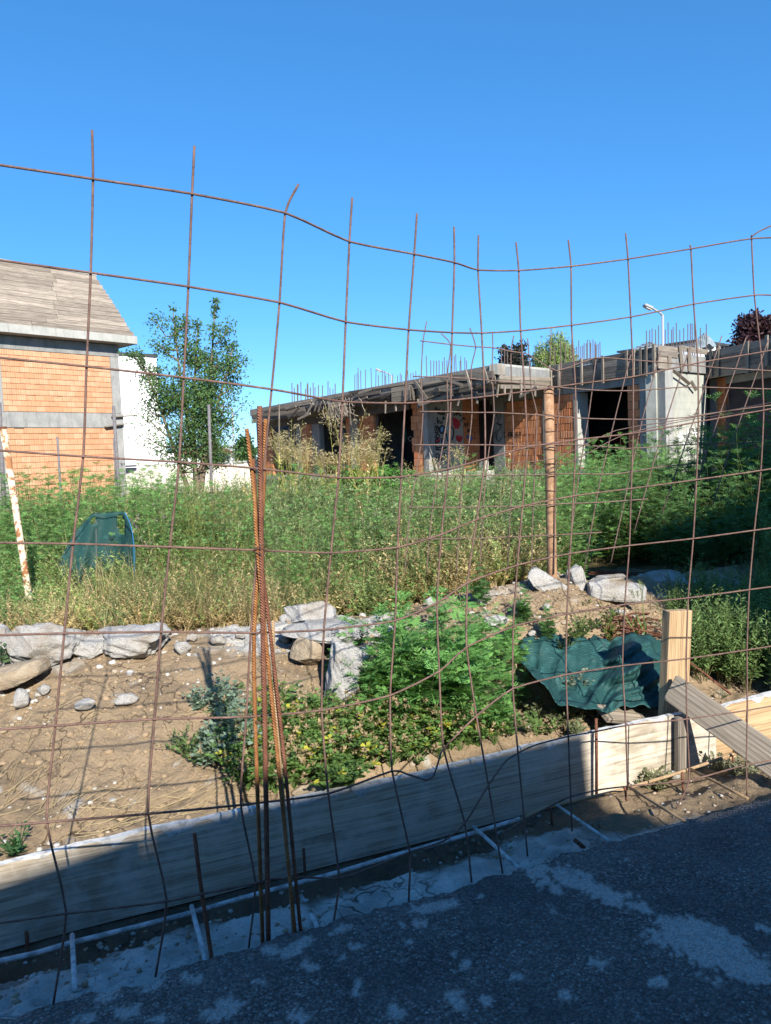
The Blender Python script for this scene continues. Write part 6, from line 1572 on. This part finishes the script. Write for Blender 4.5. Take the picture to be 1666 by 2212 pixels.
# big dark ragweed bushes at the right
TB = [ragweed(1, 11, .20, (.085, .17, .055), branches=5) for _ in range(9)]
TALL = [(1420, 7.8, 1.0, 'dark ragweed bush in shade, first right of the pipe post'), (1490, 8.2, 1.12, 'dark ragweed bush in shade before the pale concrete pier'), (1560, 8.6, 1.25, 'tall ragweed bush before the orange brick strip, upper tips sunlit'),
        (1625, 8.3, 1.40, 'tallest ragweed bush reaching into the dark opening'), (1690, 8.0, 1.42, 'tall ragweed bush cut by the right picture edge'), (1540, 7.3, 1.0, 'low dark ragweed bush nearest the shaded rubble'), (1640, 7.2, 1.1, 'low dark ragweed bush at the right picture edge'), (1500, 6.7, .62, 'small dark ragweed plant before the shaded rubble'), (1590, 6.5, .66, 'small dark ragweed plant above the wormwood'), (1670, 6.6, .75, 'small dark ragweed plant at the right picture edge'), (1455, 7.1, .8, 'lowest dark ragweed bush beside the shaded slab'), (1350, 8.2, .85, 'half lit ragweed bush between the pipe post and the shade')]
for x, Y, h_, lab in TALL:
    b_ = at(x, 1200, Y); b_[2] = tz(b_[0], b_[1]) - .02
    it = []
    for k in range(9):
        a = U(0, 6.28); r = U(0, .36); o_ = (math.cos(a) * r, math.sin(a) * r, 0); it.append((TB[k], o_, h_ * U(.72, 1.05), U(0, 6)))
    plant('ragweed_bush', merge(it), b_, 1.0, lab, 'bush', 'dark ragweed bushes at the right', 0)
# bright bush in front
BB = [ragweed(1, 9, .33, (.12, .27, .075), True, 4, 5) for _ in range(7)]
CL = [clover(.17, 18, (.135, .24, .065), 7) for _ in range(14)]
WW = [feathery(1, 12, (.16, .26, .09), 34, .085, .16, .55, dry=False) for _ in range(6)]
b_ = hit(960, 1560); it = []
for (x, y, s_) in [(760, 1500, .34), (820, 1560, .44), (880, 1590, .52), (930, 1600, .58), (985, 1600, .58), (1030, 1590, .50), (870, 1480, .40), (940, 1470, .42), (1000, 1500, .46), (1060, 1480, .34), (1090, 1540, .30), (780, 1420, .24), (860, 1390, .26), (960, 1380, .26), (1040, 1400, .26), (1110, 1400, .22), (1120, 1440, .22), (800, 1600, .3), (1060, 1600, .4), (750, 1445, .22), (905, 1540, .5), (965, 1545, .52), (1025, 1540, .46), (850, 1530, .44), (1100, 1600, .26), (1115, 1480, .26), (1125, 1530, .22), (720, 1480, .22), (1080, 1440, .3)]:
    q = hit(x, y); it.append((BB[int(U(0, 6.99))], q - b_, s_ * 1.04, U(0, 6)))
plant('ragweed_bush', merge(it), b_, 1.0, 'bright green ragweed bush growing over the bank in the middle', 'bush', None, 0)
for (x, y, s_, lab) in [(1170, 1385, .20, 'small ragweed sprig at the left of the brown earth slope'), (1040, 1310, .26, 'ragweed sprig above the bush at the straw edge'), (1135, 1350, .20, 'ragweed sprig before the leaning white slab')]:
    plant('ragweed_sprig', merge([(ragweed(1, 8, .34, (.08, .18, .055), True, 3, 5), (U(-.05, .05), U(-.05, .05), 0), s_ * U(.8, 1.1), U(0, 6)) for _ in range(3)]), hit(x, y), 1.0, lab, 'weed', 'ragweed sprigs on the bank')
# clover with brown heads
it = []; b_ = hit(780, 1660)
for k in range(230):
    x, y = U(515, 1080), U(1555, 1725)
    if y > 1735 - (x - 560) * .23 or (x > 760 and y < 1575) or (x < 600 and y < 1590) : continue
    q = hit(x, y); it.append((CL[k % 14], q - b_, U(.8, 1.25), U(0, 6)))
plant('clover_patch', merge(it), b_, 1.0, 'low clover patch with brown seed heads behind the shaded board', 'clover', None, 0)
it = []
for k in range(16):
    x = U(700, 780); q = tsz(*[float(v) for v in to_ts(on_s(x, 1700, .66))], .12); q = on_s(x, 1712 - (x - 700) * .22, .70); it.append((clover(.12, 10, (.10, .18, .05), 1), q - b_, .9, 0))
plant('clover_trailing', merge(it), b_, 1.0, 'clover sprays hanging over the top of the shaded board', 'clover', None, 0)
# blue grey oraches and other herbs
for (x, y, s_, lab) in [(478, 1645, .75, 'blue grey leafy weed left of the rebar bundle'), (510, 1600, .85, 'blue grey leafy weed just left of the bundle'), (480, 1535, .7, 'small blue grey weed on the shadow of the bundle'), (540, 1640, .8, 'pale leafy weed at the foot of the bundle shadow')]:
    plant('orache', merge([(broadleaf(.26, 8, (.19, .27, .20), .05, 12, .7), (U(-.09, .09), U(-.09, .09), 0), U(.7, 1.1) * s_, U(0, 6)) for _ in range(5)]), hit(x, y), 1.0, lab, 'weed', 'blue grey weeds on the bank')
plant('trailing_weed', merge([(broadleaf(.18, 6, (.11, .18, .06), .04, 10, 1.2, False), (U(-.1, .1), U(-.1, .1), 0), U(.7, 1.1), U(0, 6)) for _ in range(3)]), hit(412, 1640), .8, 'green trailing weed on the tan bank left of the blue grey weeds', 'weed')
for (x, y, n, sp, c, lab) in [(1245, 1390, 14, .24, (.12, .17, .05), 'yellow green low weed on the brown slope above the net'), (1295, 1360, 10, .18, (.15, .18, .05), 'low weed beside the twigs above the net'), (1255, 1550, 14, .20, (.22, .25, .18), 'pale bindweed on the earth before the loose plank'), (1205, 1570, 10, .16, (.16, .19, .10), 'pale low weed behind the sunlit board'), (1130, 1590, 9, .14, (.12, .20, .06), 'green low weed at the right end of the clover'), (1590, 1672, 12, .09, (.22, .23, .15), 'pale bindweed in the trench under the sloping plank'), (1410, 1705, 9, .06, (.20, .22, .12), 'small bindweed at the sunlit foot of the board'), (30, 1848, 2, .02, (.06, .14, .05), 'small dark green seedling behind the board, far left'), (1540, 1480, 10, .2, (.15, .17, .10), 'pale weed behind the yellow board'), (20, 1436, 4, .05, (.08, .13, .06), 'tiny weed in the crack of the left rubble')]:
    q0 = hit(x, y); it = []
    for k in range(n):
        o_ = np.array([U(-sp, sp), U(-sp, sp), 0]); o_[2] = tz(q0[0] + o_[0], q0[1] + o_[1]) - q0[2]; it.append((broadleaf(.12, 5, c, .034, 7, 1.1, bool(k % 2)), o_, U(.6, 1.1), U(0, 6)))
    plant('low_weed', merge(it), q0, 1.0, lab, 'weed', 'low weeds around the board and bank')
# wormwood at the right
for (x, y, s_, lab) in [(1500, 1330, .34, 'small wormwood bush between the post and the shaded rubble'), (1560, 1330, .40, 'upper wormwood bush before the shaded stones'), (1630, 1335, .42, 'upper wormwood bush at the right picture edge'), (1530, 1460, .52, 'feathery wormwood bush right of the timber post'), (1600, 1480, .60, 'feathery wormwood bush above the yellow board'), (1665, 1490, .62, 'feathery wormwood bush cut by the right picture edge'), (1580, 1400, .44, 'rear feathery wormwood bush behind the post'), (1650, 1400, .5, 'rear feathery wormwood bush at the right picture edge')]:
    q0 = hit(x, y); it = [(WW[int(U(0, 5.99))], (U(-.16, .16), U(-.16, .16), 0), s_ * U(.7, 1.05), U(0, 6)) for _ in range(8)]
    plant('wormwood_bush', merge(it), q0, 1.0, lab, 'bush', 'wormwood bushes behind the yellow board')
# foxtail grass
for (x, y, h_, lab) in [(1400, 1420, .42, 'foxtail grass stalk left of the timber post'), (1375, 1400, .3, 'short foxtail grass stalk above the net heap')]:
    pl = Pl(); 
    for k in range(3):
        a = U(0, 6); P = [np.array([0, 0, 0]), np.array([.02 * math.cos(a), .02, h_ * .6]), np.array([.05 * math.cos(a), .03, h_])]; pl.stem(P, .002, .001, (.2, .25, .08))
        for i in range(40):
            f = i / 40; q = P[2] + np.array([.05 * f * math.cos(a), 0, .10 * f - .05 * f * f]); d, s_, n_ = frame(U(0, 6), U(.2, 1), 0); pl.diamond(q, d, s_, .018, .004, np.array([.28, .34, .12]) * U(.8, 1.2))
        a2 = U(0, 6); pl.ribbon([P[1] * .5, P[1] * .5 + np.array([math.cos(a2) * .1, math.sin(a2) * .1, .12]), P[1] * .5 + np.array([math.cos(a2) * .2, math.sin(a2) * .2, .08])], .012, (-math.sin(a2), math.cos(a2), 0), (.15, .24, .06))
    plant('foxtail_grass', pl.arr(), hit(x, y), 1.0, lab, 'grass', 'foxtail grasses by the post')
# dry straw lying on the bank
for (x, y, n, lab) in [(70, 1760, 26, 'fan of dry straw lying on the bank, bottom left'), (10, 1720, 16, 'dry straw at the left picture edge on the bank'), (410, 1745, 60, 'dry straw lying along the top of the shaded board'), (110, 1590, 8, 'few dry stems lying high on the tan bank')]:
    q0 = hit(x, y); pl = Pl(); rr = .35 if n > 40 else .18
    for k in range(n):
        a = U(-.4, .9) + (0 if n > 40 else 1.0); L = U(.12, .30); o_ = np.array([U(-rr, rr), U(-.12, .12) + (0 if n < 40 else 0), 0]); 
        if n > 40: o_ = ET * U(-.45, .3) + ES * U(-.05, .10); a = U(.1, 1.0)
        P = []
        for f in (0, .33, .66, 1):
            w_ = q0 + o_ + np.array([math.cos(a) * L * f, math.sin(a) * L * f + .03 * f * f, 0]); P.append(np.array([w_[0], w_[1], tz(w_[0], w_[1]) + .006 + .03 * f * U(0, 1)]) - q0)
        pl.ribbon(P, .0028, (-math.sin(a) * .7, math.cos(a) * .7, .7), np.array([.37, .295, .175]) * U(.65, 1.1))
    plant('straw_bunch', pl.arr(), q0, 1.0, lab, 'dry grass', 'bunches of straw lying on the bank', 0, 'dry', part='stems')
it = [(tuft(.34, 20, (.46, .37, .18), .004, 1.1, 4), (U(-.15, .15), U(-.1, .1), 0), U(.7, 1.2), U(0, 6)) for _ in range(7)]
plant('oat_grass', merge(it), hit(230, 1350), 1.35, 'arching dry oat grass before the green net screen', 'dry grass', None, 0, 'dry')
# dry thistles
for (x, Y, h_, lab) in [(290, 6.4, .80, 'dry thistle with pale fluffy heads right of the net screen'), (365, 7.0, .95, 'tall dry thistle with pale heads beside the second mesh bar'), (330, 6.2, .60, 'short thistle with a lilac head below the tall one')]:
    b_ = at(x, 1250, Y); b_[2] = tz(b_[0], b_[1]); plant('thistle', merge([(thistle(1), (U(-.06, .06), U(-.06, .06), 0), U(.85, 1.05), U(0, 6)) for _ in range(2)]), b_, h_, lab, 'thistle', 'dry thistles in the field')
# johnson grass before the ruin
for (x, Y, h_, lab) in [(655, 13.5, 1.75, 'yellow green leafy plumed grass in front of the other clumps, left'), (705, 13.2, 1.6, 'yellow green leafy plumed grass in front, before the doorway'), (770, 13.3, 1.6, 'yellow green leafy plumed grass in front of the sapling'), (612, 15.5, 2.05, 'tall brown plumed grass clump at the left end of the ruin'), (640, 15, 2.1, 'tall plumed grass clump before the narrow column'), (690, 15.2, 1.7, 'shorter plumed grass clump before the dark doorway'), (735, 14.6, 2.35, 'tallest plumed grass stems before the boxed beam end'), (765, 14.8, 1.9, 'yellow green plumed grass clump beside the broad leaved sapling'), (800, 15, 1.85, 'plumed grass clump right of the sapling top'), (828, 14.7, 1.95, 'plumed grass before the teal graffiti'), (950, 15.5, 1.6, 'thin plumed grass before the graffiti wall'), (1022, 15.8, 1.75, 'thin plumed grass before the ruin doorway'), (985, 15.4, 1.6, 'thin plumed grass before the red graffiti')]:
    b_ = at(x, 1060, Y); b_[2] = tz(b_[0], b_[1]); thin = x > 900
    plant('plumed_grass', merge([(johnson(.92 * h_, 2 if thin else 12 if Y < 14 else 6), (U(-.12, .12), U(-.12, .12), 0), 1.0, U(0, 6)) for _ in range(1)]), b_, 1.0, lab, 'grass', 'plumed grass before the ruin')
for (x, Y, h_, lab) in [(815, 15.2, 1.45, 'broad leaved green sapling before the dark opening of the ruin'), (783, 15.0, 1.35, 'smaller broad leaved sapling among the plumed grass')]:
    b_ = at(x, 1060, Y); b_[2] = tz(b_[0], b_[1]); plant('sapling', merge([(sapling(1, 18), (U(-.15, .15), U(-.15, .15), 0), h_, U(0, 6)) for _ in range(3)]), b_, 1.0, lab, 'sapling', 'saplings before the ruin')

# twigs and splinters above the net heap
tw = MB()
for k in range(60):
    x, y = U(1290, 1385), U(1335, 1400); q = hit(x, y); a = U(-.6, .9); L = U(.05, .22); d = np.array([math.cos(a) * L, math.sin(a) * L, U(-.03, .05)]); tw.tube([q + np.array([0, 0, .012]), q + d * .5 + np.array([0, 0, .03]), q + d + np.array([0, 0, .012])], U(.002, .006), 4)
tag(tw.build('twigs', M['rebar_brown'], None), 'heap of brown twigs and splinters above the green net heap', 'twigs', kind='stuff')
for k, (x0, y0, x1, y1) in enumerate([(1275, 1236, 1395, 1242), (1270, 1240, 1420, 1246), (1290, 1233, 1400, 1238), (1340, 1352, 1430, 1370), (1490, 1430, 1580, 1500)]):
    o = MB().tube([at(x0, y0, 6.2 if k < 3 else 4.7 if k == 3 else 4.4), at(x1, y1, 6.2 if k < 3 else 4.7 if k == 3 else 4.35)], .007, 6).build('loose_bar', M['rebar_brown'], None, True)
    tag(o, ['lowest rusty bar lying behind the pale split slab', 'longest rusty bar lying behind the pale split slab', 'upper rusty bar lying behind the pale split slab', 'rusty bar lying across the twigs left of the post', 'dark bar lying on the ground right of the timber post'][k], 'bar', 'loose rusty bars')

# ------------------------------------------------------------------ trees
def tree(name, base, h, label, trunks, spread, leafc, nleaf, leaf, seed, group=None, crown0=.3, weep=0.0, shape=None, lw=.55, limbs=26):
    g = np.random.default_rng(seed); o = thing(name, base, label, 'tree', group); tr_ = MB(); tips = []; uu_ = lambda a, b2: a + (b2 - a) * g.random()
    for k in range(trunks):
        a = uu_(0, 6.28); top_ = np.array([math.cos(a) * spread * uu_(.1, .45), math.sin(a) * spread * .4, h * uu_(.86, 1.0)]); 
        if shape: top_ = np.array(shape[k % len(shape)])
        b0 = np.array([math.cos(a), math.sin(a), 0]) * .12 * (trunks > 1)
        f_ = lambda f: b0 + (top_ - b0) * f + np.array([math.sin(f * 5 + k) * .04, 0, 0]) * h * .2
        tr_.tube([base + f_(x) for x in np.linspace(0, 1, 8)], list(np.linspace(h * .014, h * .002, 8)), 6)
        for i in range(limbs // trunks):
            f = uu_(crown0, .97); q = f_(f); a2 = uu_(0, 6.28); L = spread * (1.12 - f) * uu_(.5, 1.15) + h * .04
            e = q + np.array([math.cos(a2) * L, math.sin(a2) * L, L * uu_(.35, 1.0) * (1 - weep)]); mdl = (q + e) / 2 + np.array([0, 0, -.04 * h * g.random()])
            tr_.tube([base + q, base + mdl, base + e], [h * .005, h * .003, h * .0012], 4, False)
            for j in range(5): tips.append((q + (e - q) * uu_(.35, 1.05), L))
        for j in range(6): tips.append((f_(uu_(.85, 1.02)), spread * .1))
    tr_.build('trunk', M['woody'], o, True)
    n = nleaf; ti = g.integers(0, len(tips), n); P = np.array([tips[i][0] for i in ti]); Ls = np.array([tips[i][1] for i in ti])
    P = P + g.normal(size=(n, 3)) * (np.minimum(Ls * .22, spread * .15) + .03 * h / 5)[:, None] * np.array([1, 1, .8])
    if weep:
        ns = 220; a3 = g.uniform(0, 6.28, ns); r3 = spread * np.sqrt(g.random(ns)); zt3 = h * (1.0 - .16 * (r3 / spread) ** 2) - g.random(ns) * h * .12; L3 = h * g.uniform(.12, .38, ns)
        ii = g.integers(0, ns, n); f3 = g.random(n); P = np.stack([np.cos(a3[ii]) * r3[ii] * (1 + .12 * f3), np.sin(a3[ii]) * r3[ii], zt3[ii] - f3 * L3[ii]], -1) + g.normal(size=(n, 3)) * .05
    P[:, 2] = np.maximum(P[:, 2], h * crown0 * .55)
    d = g.normal(size=(n, 3)); d[:, 2] -= .25 + 2.2 * weep; d /= np.linalg.norm(d, axis=1)[:, None]
    s_ = np.cross(d, g.normal(size=(n, 3))); s_ /= np.linalg.norm(s_, axis=1)[:, None]
    L = leaf * g.uniform(.6, 1.3, n)[:, None]; W = L * lw
    V = np.stack([P, P + d * L * .45 + s_ * W / 2, P + d * L, P + d * L * .45 - s_ * W / 2], 1).reshape(-1, 3)
    F = (np.array([[0, 1, 2], [0, 2, 3]])[None] + (np.arange(n) * 4)[:, None, None]).reshape(-1, 3)
    C = np.repeat((np.array(leafc)[None] * g.uniform(.65, 1.35, (n, 1)) * (1 + g.uniform(-.12, .12, (n, 3)))), 4, 0)
    tag(new_obj('crown', mesh_np('crown', V, F, np.clip(C, 0, 1)), M['leaf'], o), kind='stuff'); return o
b_ = at(418, 1012, 25); b_[2] = .15
hgt = at(470, 650, 25)[2] - .15
sx_ = lambda x, y: tuple(at(x, y, 25) - b_)
tree('young_tree', b_, hgt, 'young green elm like tree with two thin trunks before the white wall', 5, 1.25, (.085, .165, .055), 21000, .10, 4, None, .16, 0, [sx_(470, 652), sx_(375, 672), sx_(425, 700), sx_(500, 750), sx_(300, 770)], .5, 100)
for (x0, x1, yt, yb, Y, c, wp, sd, nm, lab, nl) in [(1150, 1246, 702, 800, 42, (.20, .27, .09), .55, 8, 'willow_tree', 'pale green weeping willow behind the ruin roof', 9000), (1062, 1150, 738, 800, 40, (.035, .04, .035), 0, 9, 'dark_tree', 'dark leaved tree left of the willow behind the ruin', 7000), (1556, 1690, 676, 770, 36, (.055, .028, .038), 0, 10, 'plum_tree', 'dark purple leaved tree above the ruin roof at the right', 9000),
        (426, 474, 938, 985, 50, (.11, .14, .05), 0, 12, 'distant_tree', 'small far yellowish tree over the boundary wall', 2500), (506, 560, 940, 990, 55, (.05, .11, .035), 0, 13, 'distant_tree', 'small far green tree beside the left end of the ruin', 3500)]:
    b_ = at((x0 + x1) / 2, yb, Y); b_[2] = 0; hh = at((x0 + x1) / 2, yt, Y)[2]; sp = (x1 - x0) / 2 / FPX * Y
    tree(nm, b_, hh, lab, 3, sp * 1.05, c, nl, .22 if not wp else .20, sd, 'trees behind the buildings', .45 if hh > 4 else .3, wp, None, .5 if not wp else .25, 60)
print('plant tris', NT, 'bricks', nb, NBR)
